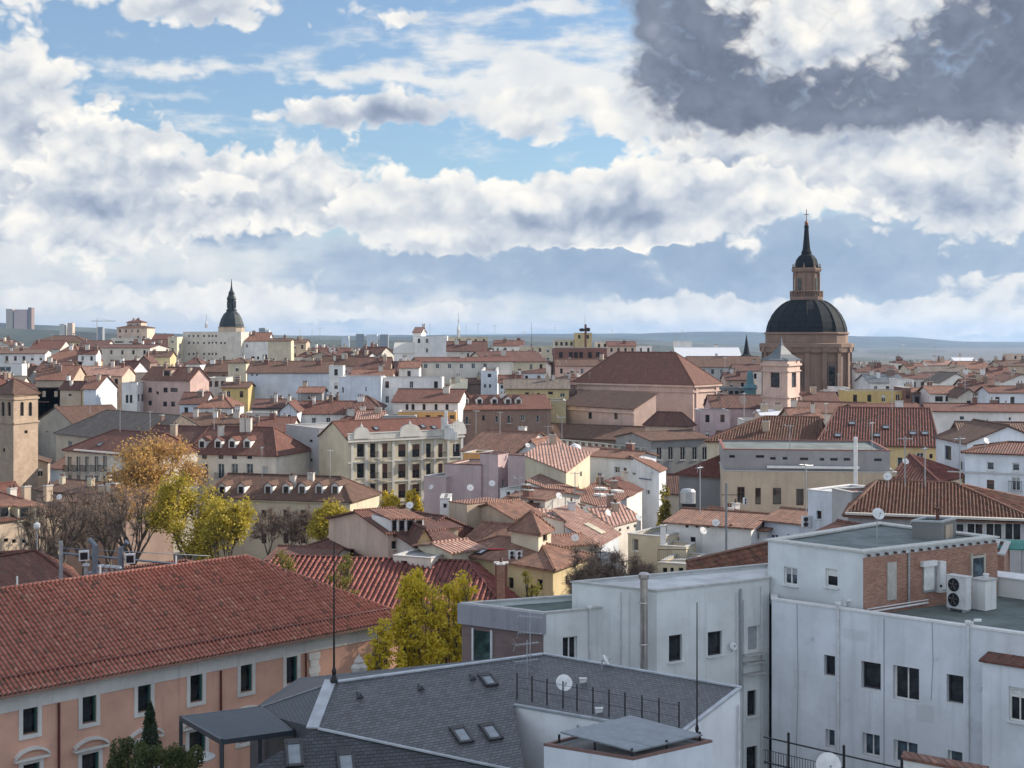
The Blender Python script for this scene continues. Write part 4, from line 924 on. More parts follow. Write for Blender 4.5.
# iron fence and the terracotta coped wall at the bottom edge
FN = thing('iron_fence', 'black iron railing with round dish behind it along the bottom edge', 'fence', pix(830, 768, 52) - Vector((0, 0, 1)))
FN['label'] = 'black iron railing sloping down along the bottom edge of the view'; og = FN.location.copy()
r0, r1 = pz(764, 737, 17.4), pz(935, 776, 17.4)
m = MB(); m.tube([r0, r1], .03, 6); m.tube([r0 - Vector((0, 0, .9)), r1 - Vector((0, 0, .9))], .03, 6); m.build('rail', [IRON], FN, og)
m = MB(); N = 60
for k in range(N): q = r0.lerp(r1, (k + .5) / N); m.tube([q - Vector((0, 0, 1.0)), q - Vector((0, 0, .45))], .011, 4)
m.tube([r0 - Vector((0, 0, .45)), r1 - Vector((0, 0, .45))], .014, 4)
m.build('balusters', [IRON], FN, og)
for f in (.155, .49, .82):
    q = r0.lerp(r1, f); m = MB(); m.box((q.x, q.y, 16.3), .08, .08, 1.35); m.lathe([(.04, 0), (.065, .05), (.0, .14)], 6, 0, (q.x, q.y, 17.65)); m.build('post', [IRON], FN, og)
dish(pz(827, 770, 16.9) - Vector((0, 0, .55)), .44, .75, 0, 'pale round satellite dish behind the iron railing', elev=15)
TW = Bld('coped_wall', 'low white wall with terracotta coping at the bottom edge', [pz(903, 757, 16.7).xy, pz(985, 772, 16.7).xy, pz(987, 767, 16.7).xy, pz(905, 752, 16.7).xy], 16.6, z0=12, wall='white', cat='wall', near=True, foot=False); TW.walls(); m = MB(); m.slab([(q.x, q.y, 16.72) for q in TW.off(.07)], .11); m.build('coping', [T_ORANGE], TW.t, TW.org)
UB = Bld('lower_terrace', 'plain roof terrace that carries the iron railing', [pz(700, 775, 15.8).xy + Vector((0, -12)), pz(1000, 775, 15.8).xy + Vector((0, -12)), pz(985, 760, 15.4).xy, pz(760, 745, 15.4).xy], 13.6, wall='cold', foot=False); UB.walls(); UB.flat(FLATL, .1)
# stone finial in front of the pink hall
q = pix(359, 690, 78); FI = thing('stone_finial', 'weathered white stone finial in front of the pink hall wall', 'finial', q - Vector((0, 0, 3.5)))
m = MB(); m.box((0, 0, 0), 1.1, 1.1, 4.0); m.box((0, 0, 4.0), 1.35, 1.35, .2); m.build('pedestal', [plaster('pale_stone', (.42, .40, .37), .9)], FI)
m = MB(); m.lathe([(.34, 4.2), (.26, 4.35), (.44, 4.6), (.46, 4.8), (.24, 5.0), (.28, 5.1), (.1, 5.35), (.0, 5.5)], 14); m.build('urn', [plaster('pale_stone', (.42, .40, .37), .9)], FI)
# wing behind the long red roof
WG = Bld('rear_tiled_wing', 'red tiled wing with roof ventilators behind the pink hall', [P(-60, 98), P(84, 113), P(68, 123), P(-90, 112)], ZP(606, 107), wall='salmon', near=True)
WG.walls(); WG.ridge('hip', 3.0, T_RED, over=.5, inset=(1, 5), geom=(.30, .42, .085, 8, .035))
WH = Bld('tiled_link_wing', 'low dark red tiled wing under the roof ventilators', [P(74, 111), P(224, 121), P(216, 131), P(66, 121)], ZP(600, 116), wall='salmon', near=True); WH.walls(); WH.ridge('hip', 1.9, T_RED, over=.4, inset=(3, 4), geom=(.30, .42, .085, 8, .035))
DUCT = simple('duct_metal', (.17, .20, .24), .5, .4)
pv_ = lambda px, py, d=108: pix(px, py, d)
for (px, py, h, k, lb) in ((95, 562, 2.2, 0, 'grey bent ventilation duct on the rear tiled wing, left one'), (121, 562, 2.0, 1, 'grey bent ventilation duct on the rear tiled wing, right one')):
    q = pv_(px, py + 5); t = thing('vent_duct', lb, 'vent duct', q); m = MB()
    m.tube([(0, 0, -.8), (0, 0, h * .75), (.5 if k else -.45, -.1, h * .98)], .22, 10); m.build('duct', [DUCT], t); m = MB(); m.box((.2, 0, -1.0), 1.4, .7, .6); m.build('base', [DUCT], t)
for i, (px, py) in enumerate(((86, 570), (101, 571), (107, 571.5), (113, 572), (118, 572.5))):
    q = pv_(px, py, 106); t = thing('roof_ventilator', 'grey capped roof ventilator, ' + ('standing apart left of the row of four' if i == 0 else ['', 'first', 'second', 'third', 'last'][i] + ' from the left in the row of four'), 'ventilator', q, group='ventilators on the rear wing')
    m = MB(); m.tube([(0, 0, -.5), (0, 0, .35)], .16, 8); m.build('pipe', [ZINC], t); m = MB(); m.lathe([(.27, .28), (.29, .34), (.24, .48), (.0, .54)], 10); m.build('cap', [ZINC], t)
for (px, py, lb) in ((84, 554, 'white framed air unit by the left duct'), (130, 557, 'white framed air unit by the right duct')):
    q = pv_(px, py); t = thing('air_unit', lb, 'air unit', q, R(20)); m = MB(); m.box((0, 0, -.5), .75, .5, .75); m.build('case', [ALU], t); m = MB(); m.box((-.02, -.26, -.4), .55, .03, .55); m.build('grille', [IRON], t)
t = thing('duct_rail', 'long grey pipe rail running over the rear tiled wing', 'pipe rail', pv_(110, 553)); og = t.location.copy(); m = MB(); m.tube([pv_(60, 553), pv_(210, 567, 112)], .09, 6); m.tube([pv_(60, 548), pv_(210, 556, 118)], .035, 5); m.build('pipe', [DUCT], t, og)
m = MB(); q = pv_(61, 553); m.tube([q + Vector((0, 0, .9)), q - Vector((0, 0, 2.4))], .16, 8); m.build('post', [ZINC], t, og)
t = thing('roof_lamp', 'white round lamp on a pole behind the rear tiled wing', 'lamp', pv_(37, 546, 118)); m = MB(); m.tube([(0, 0, -1), (0, 0, 1.5)], .05, 5); m.build('pole', [ZINC], t); m = MB(); m.lathe([(.15, 1.4), (.28, 1.6), (.28, 1.85), (.0, 2.05)], 10); m.build('head', [COPW], t)
# ================================================================== town houses of the middle distance, read off the photograph
def quad(x0, d0, x1, d1, L=None, xs=None):
    a, b = Vector(P(x0, d0)), Vector(P(x1, d1)); e = (b - a).normalized(); n = Vector((-e.y, e.x))
    if xs is not None:
        q = b if xs > x1 else a; k = (xs - 512) / FPX; den = n.x - k * n.y
        L = max(3.0, min(40.0, (k * q.y - q.x) / den)) if abs(den) > 1e-6 else 10
    return [a, b, b + n * L, a + n * L]
def house(name, label, x0, d0, x1, d1, ye, L=10, xs=None, wall='white', roof='flat', h=None, yr=None, mat=None, wins=(), side=(), sidek=1, grid=None, cat='house', style='w', near=False, z0=None, z1=None, walls=True, over=.35, inset=None, geom=None, group=None, par=.5, cop=None, pts=None, foot=True):
    pts = pts or quad(x0, d0, x1, d1, L, xs); z = ZP(ye, d0) if z1 is None else z1
    b = Bld(name, label, pts, z, z0, cat, group, wall, near, foot=foot)
    if wins: b.win(0, wins, style)
    if side: b.win(sidek, side, style)
    if grid: b.grid(*grid[0], **(grid[1] if len(grid) > 1 else {}))
    zz = min(b.z1) if isinstance(b.z1, list) else b.z1
    if roof != 'flat':
        if h is None and roof[0] == 's': h = 1.0
        if h is None:
            dm = (pts[0].y + pts[1].y + pts[2].y + pts[3].y) / 4; h = ZP(yr, dm) - sum(b.z1) / 4
        b.ridge(roof, max(.4, h), mat or T_RED, over, inset, geom=geom)
        if walls: b.walls()
    else:
        if walls: b.walls()
        b.flat(mat or FLATL, par, .25 if d0 < 160 else .35, cop)
    return b
def dormer(b, px, py, w=1.1, h=1.3, wall='white', roof=None, win='w', pitched=True, k=0):
    """dormer standing on a roof slope; py is where its sill meets the tiles"""
    S = b.slopes[k]; pl = Plane(S[0], S[1], S[2]); p = pl.px(px, py) + Vector((0, 0, .05)); nh = Vector((pl.n.x, pl.n.y)).normalized()
    rz = math.atan2(nh.x, -nh.y); tn = math.hypot(pl.n.x, pl.n.y) / max(.05, pl.n.z); D = min(3.5, (h + .5) / max(.25, tn))
    m = MB(); m.box((0, D / 2, -.3), w, D, h + .3)
    r = .42 * w if pitched else .12; o = .14
    if pitched:
        m.face([(-w / 2, 0, h), (w / 2, 0, h), (0, 0, h + r)])
        A, Bq = (-w / 2 - o, -o, h - .06), (w / 2 + o, -o, h - .06); m.slab([Vector((-w / 2 - o, D, h - .06)), Vector(A), Vector((0, -o, h + r + .05)), Vector((0, D + .6, h + r + .05))], .09, 1); m.slab([Vector(Bq), Vector((w / 2 + o, D, h - .06)), Vector((0, D + .6, h + r + .05)), Vector((0, -o, h + r + .05))], .09, 1)
    else: m.slab([Vector((-w / 2 - o, -o * 1.5, h + .02)), Vector((w / 2 + o, -o * 1.5, h + .02)), Vector((w / 2 + o, D + .3, h + .45)), Vector((-w / 2 - o, D + .3, h + .45))], .10, 1)
    d = m.build('dormer', [WM(wall), roof or T_RED], b.t); d.location = p - Vector(b.org); d.rotation_euler = (0, 0, rz)
    me = window_meshes(win, qz(w * .62), qz(h * .72), False); o_ = link('window', me['frame'], d); o_.location = (0, -.05, h * .14)
    return d
def stack(b, px, py, w=.9, h=1.6, mat='brown', k=0, pots=2):
    """chimney rising out of a roof slope at the place seen in the photograph"""
    S = b.slopes[k]; p = Plane(S[0], S[1], S[2]).px(px, py); return b.chimney(p.x, p.y, p.z, w, .6, h, mat, pots, math.atan2((S[1] - S[0]).y, (S[1] - S[0]).x))
def roofbit(b, px, py, w=.6, h=.8, k=0): S = b.slopes[k]; return skylight(b.t, b.org, Plane(*[v + Vector((0, 0, .16)) for v in S[:3]]), px, py, w, h)
def autostack(b, n, mat=None):
    sl = b.slopes if hasattr(b, 'slopes') else None
    if not sl: return
    for q in range(n):
        S = sl[rnd.choice((0, 0, 1))] if len(sl) > 1 else sl[0]; f, g = rnd.uniform(.12, .88), rnd.uniform(.55, .95)
        p = S[0].lerp(S[1], f).lerp(S[-1].lerp(S[2], f), g); b.chimney(p.x, p.y, p.z, rnd.uniform(.6, 1.3), .6, rnd.uniform(.9, 1.6), mat or rnd.choice(['brown', 'pale', 'brickred', 'sand', 'white']), rnd.choice((1, 2, 3)), math.atan2((S[1] - S[0]).y, (S[1] - S[0]).x))
# ---- just behind the foreground
b = house('tiled_shed', 'long low building with striped red tile roof behind the yellow trees', 236, 113, 508, 109, 606, 15, wall='brown', roof='hip', yr=561, mat=T_SHED, inset=(1, 5.2), geom=(.46, .45, .13, 8, .03), near=True)
b.chimney(-.85 , 110.2, 13.4, 1.0, .6, .6, 'brickred', 1); cc = Bld('brick_chimney_stack', 'tall square red brick chimney stack at the end of the striped roof', quad(497, 108.3, 504.5, 108.3, .6), ZP(566, 108), z0=9, wall='brickred', cat='chimney', foot=False); cc.walls([BRICK]); cc.flat(COPING, .1, .1)
house('red_lean_to', 'small red tiled roof with white edge behind the striped roof', 268, 124, 328, 123, 561, 7, wall='white', roof='gx', yr=549, mat=T_RED)
b = house('dormer_house', 'white house under a dark tiled hip roof with two pale dormers', 313, 134, 388, 126, 546, 14, wall='pale', roof='hip', yr=513, mat=T_DARK, inset=(7, .5), wins=[(341, 553, 5, 4), (357, 556, 6, 4), (374, 559, 6, 4)], style='d', near=True)
dormer(b, 349, 544, 1.3, 1.5, 'white', T_ORANGE, 'w', False); dormer(b, 365, 546, 1.3, 1.5, 'white', T_ORANGE, 'w', False); stack(b, 384, 534, .7, 1.2, 'pale')
b = house('attic_house', 'beige pink house with white attic dormers beside the dark hip roof', 388, 124, 424, 126, 534, 12, wall='peach', roof='gx', yr=511, mat=T_RED, wins=[(394, 545, 5, 8), (402, 548, 4, 8), (411, 547, 6, 9)], side=[(432, 545, 3, 5)], style='d', near=True)
for px in (395, 402, 410, 419): dormer(b, px, 533, 1.0, 1.25, 'white', T_ORANGE, 'b', False)
b = house('blue_flat_annex', 'low annex with grey blue flat roof in front of the attic house', 393, 118, 431, 116.5, 556, 4, wall='pale', mat=ZINC, wins=[(404, 563, 6, 5)], par=.1, style='d')
house('pair_window_house', 'small beige house with paired windows right of the attic dormers', 424, 127, 458, 129, 531, 7, wall='sand', roof='gx', yr=526, mat=T_DARK, wins=[(437, 537, 4, 6), (443, 537, 4, 6)])
house('yellow_gable_annex', 'narrow ochre annex with tiny dark gable roof', 417, 122, 431, 122.5, 541, 5, wall='yellow', roof='gy', h=1.0, mat=T_DARK)
b = house('stair_tower', 'beige stair tower with flat orange tiled cap', 449, 137, 467, 135, 502, 5, wall='sand', mat=T_ORANGE, par=-.1, cop=T_ORANGE)
house('white_stair_house', 'small white stair house with a window left of the beige tower', 440, 138, 450, 138, 499, 4, wall='white', wins=[(445, 506, 4, 5)])
b = house('party_wall_house', 'house showing a long blank beige party wall above brown tiles', 466, 138, 514, 132, 511, 3.5, wall='sand', roof='gy', h=1.0, mat=T_WARM)
house('brown_court_house', 'low house with brown tiled lean to below the beige party wall', 466, 131, 512, 128, 541, 6, wall='brown', roof='gx', yr=526, mat=T_WARM)
house('dark_court_roof', 'dark tiled roof wedged between attic house and beige tower', 425, 121, 470, 124, 553, 8, wall='pale', roof='gx', yr=534, mat=T_DARK)
# yellow corner house with the lantern on its roof
yp = [Vector(P(450, 120.7)), Vector(P(553, 112)), Vector(P(590, 119))]; yp.append(yp[0] + yp[2] - yp[1])
b = house('yellow_corner_house', 'yellow corner house with brown hip roof and roof lantern', 0, 120.7, 0, 0, 553, wall='yellow', roof='hip', h=1.15, mat=T_WARM, pts=yp, inset=(4, 4), wins=[(511, 583, 5, 11), (540, 585, 5, 11), (482, 579, 5, 11)], side=[(567, 580, 3, 10), (580, 576, 3, 9)], style='b', near=True, z1=13.2)
for px, py in ((470, 551), (482, 553)): roofbit(b, px, py)
lp = [Vector(P(511, 119.5)), Vector(P(538.5, 116)), Vector(P(551, 119.5))]; lp.append(lp[0] + lp[2] - lp[1])
L_ = Bld('roof_lantern_house', 'cream square roof lantern with pyramid roof on the yellow corner house', lp, ZP(532, 117), z0=12.6, wall='cream', cat='roof lantern', near=True, foot=False); L_.win(1, [(545, 538, 4.5, 7)], 'b'); L_.walls(); L_.ridge('pyr', 1.25, T_WARM, .3)
house('roof_terrace_house', 'narrow house with tiled dormer strip right of the roof lantern', 546, 124, 594, 126, 548, 6, wall='pale', roof='gx', yr=540, mat=T_WARM, wins=[(556, 552, 4, 5), (565, 552, 4, 5), (576, 552, 4, 5)], style='d')
t = thing('red_awning', 'red awning over the roof terrace left of the roof lantern', 'awning', pix(494, 550, 121)); og = t.location.copy(); m = MB(); m.slab([pix(481, 549, 119), pix(506, 549, 118), pix(507, 543, 122), pix(487, 543, 123)], .06); m.build('canvas', [simple('red_canvas', (.40, .05, .05), .8)], t, og); m = MB(); q = pix(483, 549, 119.2); m.tube([q, q - Vector((0, 0, 1.6))], .04, 5); q = pix(505, 549, 118.2); m.tube([q, q - Vector((0, 0, 1.6))], .04, 5); m.build('support', [ZINC], t, og)
house('terrace_parapet_house', 'low orange tiled house in front of the red awning', 452, 117.5, 482, 119.5, 553, 5, wall='cream', roof='gx', yr=545, mat=T_PINK)
# ---- the sunlit cluster of small tiled houses
def slope(name, label, c, wall, mat, wins=(), side=(), style='w', ch=1, over=.22):
    """house under one sloping roof plane whose four corners (front left, front right, back right, back left) are read off the photograph"""
    q = [pix(*k) for k in c]; pl = Plane(q[0], q[1], q[2]); z3 = pl.a.z - (pl.n.x * (q[3].x - pl.a.x) + pl.n.y * (q[3].y - pl.a.y)) / pl.n.z
    return house(name, label, 0, 0, 0, 0, 0, wall=wall, roof='sb', mat=mat, pts=[v.xy for v in q], z1=[q[0].z, q[1].z, q[2].z, z3], wins=wins, side=side, style=style, over=over, foot=True) 
b = slope('grey_wall_house', 'long greyish white wall house with pale tiles left in the sunlit cluster', [(514, 508, 147), (564, 522, 137), (572, 518, 141), (524, 505, 151)], 'white', T_PINK)
b = slope('pink_slope_house', 'small white house with bright pink slope touching the greyish wall house', [(553, 511, 142.5), (567, 522.5, 136), (588, 517, 142), (575, 506, 149)], 'white', T_PINK, side=[(578, 523, 2.5, 3), (583, 521.5, 2.5, 3)], style='d'); autostack(b, 1)
b = slope('lavender_house', 'pale lavender house with a light strip on its pink slope in the sunlit cluster', [(566, 527, 133), (599, 546, 126), (619, 535, 131), (589, 520, 139)], 'blue', T_PINK); S_ = b.slopes[0]; q = (S_[0] + S_[2]) / 2; m = MB(); d1 = (S_[1] - S_[0]).normalized(); m.slab([q - d1 * 2 + Vector((0, 0, .25)), q + d1 * 2 + Vector((0, 0, .25)), q + d1 * 2 + Vector((.5, .5, .30)), q - d1 * 2 + Vector((.5, .5, .30))], .06); m.build('light_strip', [WM('cream')], b.t, b.org)
b = slope('terrace_slope_house', 'salmon slope house with cream front wall and small windows right in the sunlit cluster', [(589, 510, 147), (612, 527, 138), (641, 519, 144), (619, 507, 152)], 'pale', T_PINK, side=[(620, 530, 2.5, 3), (628, 528, 2.5, 3), (635, 526, 2.5, 3)], style='d'); autostack(b, 2)
b = slope('orange_slope_house', 'long orange slope house with light hatches in the middle of the sunlit cluster', [(573, 500, 159), (602, 508, 153), (635, 494, 165), (597, 478, 176)], 'white', T_ORANGE, wins=[(581, 508, 3, 4)], style='d'); autostack(b, 2)
S_ = b.slopes[0]
for f, g in ((.35, .65), (.55, .4), (.7, .75)): q = S_[0].lerp(S_[1], f).lerp(S_[3].lerp(S_[2], f), g) + Vector((0, 0, .2)); o = MB(); o.box(tuple(q), 1.0, 1.4, .25, .6); o.build('roof_hatch', [WM('white')], b.t, b.org)
b = slope('red_slope_annex', 'dark red slope annex with white upstand behind the orange slope house', [(606, 482, 172), (632, 494, 166), (642, 490, 171), (618, 478, 178)], 'white', T_RED); autostack(b, 1)
b = slope('cream_slope_house', 'cream house with sunlit pink slope and plain front wall', [(525, 456, 177), (566, 473, 165), (590, 454, 179), (549, 446, 190)], 'cream', T_PINK, side=[(581, 474, 2, 5)], style='d'); autostack(b, 1)
b = house('big_white_house', 'large white house with thin orange roofline in front of the stone gallery', 590, 186, 632, 182, 456.5, 6, wall='blue', roof='gx', h=.6, mat=T_ORANGE, wins=[(617, 470, 5, 6)], style='s'); autostack(b, 1)
b = slope('big_white_wing', 'white wing stepping down right of the large white house', [(631, 457, 182), (659, 472, 177), (666, 469, 183), (640, 455, 188)], 'blue', T_ORANGE, wins=[(634, 474, 3, 3), (648, 492, 4, 5)], style='s'); onwall(b, 0, 645, 479, 2.6, .12, .08, 'string_course', simple('cable_blue', (.06, .09, .20), .6))
b = slope('white_wedge_house', 'white wedge house with blue shadowed front under the cream slope house', [(527, 482, 166), (562, 495, 158), (574, 489, 163), (540, 478, 172)], 'white', T_WARM, wins=[(534, 492, 4, 5)], style='d')
house('low_white_annex', 'low white annex with red shutters below the cream shed house', 527, 163, 562, 160, 492, 5, wall='white', roof='gx', yr=488, mat=T_ORANGE, wins=[(549, 496, 8, 5, 'x'), (540, 496, 4, 4, 'x')])
b = house('white_front_gable', 'white gable house with dark roof edge left of the cream shed house', 514, 192, 549, 190, 456, 9, wall='white', roof='gy', h=2.1, mat=T_WARM)
b = house('glass_dome_house', 'small house with pale glazed dome on its pink roof', 566, 196, 592, 192, 455, 9, wall='pale', roof='gx', yr=449, mat=T_PINK); q = pix(575, 450, 196); m = MB(); m.lathe([(.9, 0), (.85, .4), (.55, .75), (.0, .95)], 12, 0, q); m.build('roof_dome', [ALU], b.t, b.org)
house('cream_low_house', 'low cream house with wide dark shutters under the sunlit cluster', 512, 150, 545, 147, 497, 6, wall='pale', roof='gx', yr=491, mat=T_WARM, wins=[(520, 502, 5, 5), (531, 502, 5, 5)])
b = house('red_cluster_roof', 'dark red tiled roof stepping up left of the grey white gable', 486, 150, 520, 146, 508, 9, wall='pale', roof='gx', yr=496, mat=T_RED); autostack(b, 2)
b = house('olive_blank_house', 'olive cream blank walled house with blue door and tall white chimney', 628, 127, 662, 125, 534, 8, wall='cream', wins=[(635.5, 545, 6, 12, 's')], near=True, par=.3)
cc = Bld('white_chimney_stack', 'tall slim white chimney stack beside the white house wall', quad(661, 124.3, 666, 124.3, .5), ZP(527, 124), z0=8, wall='white', cat='chimney', foot=False); cc.walls(); cc.flat(COPW, .1, .1)
b = house('balcony_house', 'cream roof terrace house with railing left of the white blank wall', 658, 119, 688, 118, 563, 6, wall='cream', wins=[(665, 572, 5, 8), (672, 572, 4, 8), (681, 572, 5, 8)], style='d', near=True, par=.2)
t = thing('terrace_railing', 'dark railing round the cream roof terrace', 'railing', pix(673, 560, 119)); og = t.location.copy(); m = MB(); a_, b_ = pix(658, 562, 119), pix(688, 562, 118)
for k in range(16): q = a_.lerp(b_, k / 15); m.tube([q, q + Vector((0, 0, 1.05))], .022, 4)
for zz in (.1, 1.05): m.tube([a_ + Vector((0, 0, zz)), b_ + Vector((0, 0, zz))], .03, 4)
m.build('rail', [IRON], t, og)
house('terrace_back_wall', 'cream set back wall above the railed roof terrace', 660, 124, 686, 123, 546, 3, wall='cream')
b = house('white_blank_house', 'white house with blank wall, two small windows and a row of round vents', 667, 128, 751, 124, 523, 9, wall='white', roof='gx', yr=513, mat=T_WARM, wins=[(676.5, 540, 5, 5), (693, 540, 5, 5)], style='b', near=True)
for px in (687, 697, 708, 720, 731): onwall(b, 0, px, 526, .28, .28, .04, 'wall_vent', IRON, .02)
house('white_low_wing', 'low white wing with paired windows right of the white blank wall', 749, 126, 766, 125, 530, 6, wall='white', roof='gx', yr=526, mat=T_WARM, wins=[(753.5, 536, 2.6, 6), (757.5, 536, 2.6, 6)], style='d')
b = house('blue_white_house', 'blue white house with brown roof rising to the white chimney tower', 764, 126, 810, 123, 521, 7, wall='blue', roof='gx', yr=512, mat=T_WARM, wins=[(773, 537, 2.4, 5), (776.5, 537, 2.4, 5), (788.5, 536.5, 2.4, 5), (792.5, 536.5, 2.4, 5)], style='d')
b = house('white_tower_house', 'white tower like house end with window and air unit at the old tile roof', 808, 119, 834, 117, 490, 6, wall='blue', wins=[(819, 515, 5, 8)], style='d', near=True, par=.2, cop=COPW)
house('grey_tower_annex', 'grey rendered annex behind the white tower like house end', 832, 117, 852, 114, 489, 5, wall='grey', mat=T_RED, par=.1)
b = house('small_red_roof', 'small red roof tucked between penthouse and white tower house', 808, 105, 856, 100, 538, 6, wall='white', roof='gx', yr=528, mat=T_RED)
house('red_slope_house', 'house with weathered red roof behind the pale grey block', 0, 92, 0, 0, 578, wall='white', roof='gx', h=1.9, mat=T_OLD, pts=[Vector(P(688, 88)), Vector(P(778, 97)), Vector(P(790, 108)), Vector(P(693, 97))], z1=15.0, geom=(.26, .40, .06, 6, .04), near=True)
b = house('cluster_wall_house', 'white house with roof terrace between mauve walls and cream shed house', 500, 172, 524, 170, 489, 5, wall='white', wins=[(508, 494, 4, 5), (517, 494, 4, 5)], par=.3)
# old tile roof with glazed gallery
b = house('gallery_house', 'house with weathered old tile roof above white glazed galleries', 848, 108, 1036, 104, 516, 15, wall='grey', roof='hip', yr=485, mat=T_OLD, inset=(2.2, 6.0), geom=(.26, .40, .07, 6, .05), near=True, walls=False)
b.win(0, [(x, 532, 17, 17, 'w') for x in (880, 899, 918, 937, 956, 975, 994, 1013)] + [(868, 532, 6, 12, 'w')]); b.walls()
m = MB(); a, e, n, L = b.fr(0); q = a + e * (L / 2) + n * .12; m.box((q.x, q.y, ZP(543, 106)), L, .3, .5, math.atan2(e.y, e.x)); m.build('gallery_base', [WM('white')], b.t, b.org); q = a + e * (L / 2) + n * .2; m = MB(); m.box((q.x, q.y, ZP(517.5, 106)), L + .4, .5, .16, math.atan2(e.y, e.x)); m.build('eaves_board', [WM('pale')], b.t, b.org)
# ---- right hand side, middle
b = house('cream_hall', 'cream hall with grey slotted attic and tall brown windows', 723, 152, 897, 150, 471, 16, wall='sand', wins=[(741, 495, 7.5, 17, 'u'), (758, 496, 6, 17, 'u'), (777, 496, 8, 17, 'u'), (800, 497, 8, 17, 'u'), (824, 497, 8, 17, 'u')], near=True, mat=FLATL)
ATT = plaster('attic_grey', (.30, .29, .295), .35)
at = Bld('grey_attic', 'grey attic storey with narrow slot windows on the cream hall', quad(723.5, 152.5, 890, 150.5, 14), ZP(449.5, 152.5), z0=ZP(472, 152) - .3, wall=ATT, cat='attic', near=True, foot=False); at.win(0, [(732, 457, 6, 1.6), (760, 457, 8, 1.8), (773, 458.5, 6, 2.5), (785, 458.5, 5, 2.5), (804, 459, 8, 2.5), (822, 459.5, 5, 2.5), (834, 459.5, 8, 2.5), (847, 459.5, 7, 2.5), (878, 460, 8, 2.4)], 'n'); at.walls(); at.flat(FLATG, .2, .2, simple('red_coping', (.22, .08, .06), .7))
onwall(at, 0, 813, 467.3, 9.8, .25, .3, 'ledge', COPW, .3)
m = MB(); q = pix(855.5, 490, 148); m.tube([q, q + Vector((0, 0, 5.6))], .2, 8); t = tag(m.build('vent_stack', [COPW]), 'tall white vent stack in front of the grey attic storey', 'vent stack')
b = house('small_hip_annex', 'small annex with red hip roof and white eave right of the cream hall', 893, 150, 938, 147, 479, 9, wall='cream', roof='hip', yr=457, mat=T_STRIPE, inset=(.4, 5.2), geom=(.36, .45, .07, 6, .03), near=True)
b = house('striped_end_house', 'stone walled house with striped red roof end left of the cream hall', 679, 163, 760, 156, 474, 11, wall='dgrey', roof='hip', yr=449, mat=T_STRIPE, inset=(5.4, 2), geom=(.36, .45, .08, 6, .03), near=True)
t = thing('water_tank', 'grey round water tank on a roof before the stone walled house', 'water tank', pix(688, 503, 146)); m = MB(); m.lathe([(.8, 0), (.8, 1.2), (.6, 1.45), (.0, 1.55)], 16); m.build('tank', [ZINC], t); m = MB(); m.box((0, 0, -1.2), 1.4, 1.4, 1.2); m.build('stand', [IRON], t)
b = house('old_tile_house', 'cream house with streaked old tile roof and small red windows', 707, 190, 822, 186, 441.5, 15, wall='cream', roof='hip', yr=417.5, mat=T_OLD, inset=(7.5, 1), geom=(.36, .45, .09, 5, .05), wins=[(x, 446, 8, 4, 'x') for x in (738, 755, 771, 788, 804)], near=True); stack(b, 766, 432, .9, 1.4, 'sand')
b = house('yellow_ridge_house', 'yellow house under a broad striped red roof with skylights', 818, 184, 937, 180, 444.5, 19, wall='yellow', roof='hip', yr=409, mat=T_STRIPE, inset=(2.5, 1), geom=(.36, .45, .08, 6, .03), wins=[(920, 458, 7, 11, 's'), (900, 462, 6, 9, 's'), (931, 456, 3, 5, 'b')], near=True)
for px, py in ((852, 424), (838, 436), (886, 428), (913, 434), (925, 434), (877, 436)): roofbit(b, px, py, .8, .8)
b = house('white_recess_house', 'white house front with tall dark balcony windows right of the yellow house', 936, 162, 967, 152, 437, 9, wall='blue', roof='gx', yr=424, mat=T_BROWN, wins=[(948, 453, 6.5, 14, 'n'), (948, 475, 6.5, 14, 'n'), (961, 466, 4, 9, 's'), (961, 481, 4, 9, 's')], near=True)
b = house('white_corner_house', 'white corner house with red eave and shuttered windows at the right edge', 965, 141, 1060, 137, 453, 8, wall='blue', roof='hip', yr=444, mat=T_RED, inset=(4, 1), wins=[(990.5, 466, 7, 8, 's'), (1016, 467, 7, 8, 's2'), (990.5, 485, 7, 10, 'b4'), (1016, 484, 8, 13, 's3+')], near=True)
onwall(b, 0, 1010, 474, 12, .12, .08, 'string_course', COPING)
b = house('white_attic_house', 'white house with attic window and sloping old tiles behind the corner house', 962, 158, 1055, 156, 437, 10, wall='white', roof='gx', yr=424, mat=T_BROWN, wins=[(1004.5, 439.5, 6, 5, 'n')]); roofbit(b, 980, 430)
b = house('long_white_wall_house', 'long white house with scalloped eave near the right edge', 928, 215, 1045, 212, 411.5, 9, wall='white', roof='gx', yr=405, mat=T_RED, wins=[(962, 418, 5, 4, 's'), (1010, 419, 3, 3)]); autostack(b, 2)
b = house('white_ridge_house', 'white house with small black window above the yellow house roof', 862, 214, 929, 216, 413, 9, wall='white', roof='gx', yr=405, mat=T_RED, wins=[(907.5, 418, 4, 4, 'n')]); autostack(b, 1)
house('red_low_roof', 'low red roof with white gutter between dome church and yellow house', 790, 232, 856, 226, 412, 9, wall='white', roof='gx', yr=403, mat=T_ORANGE)
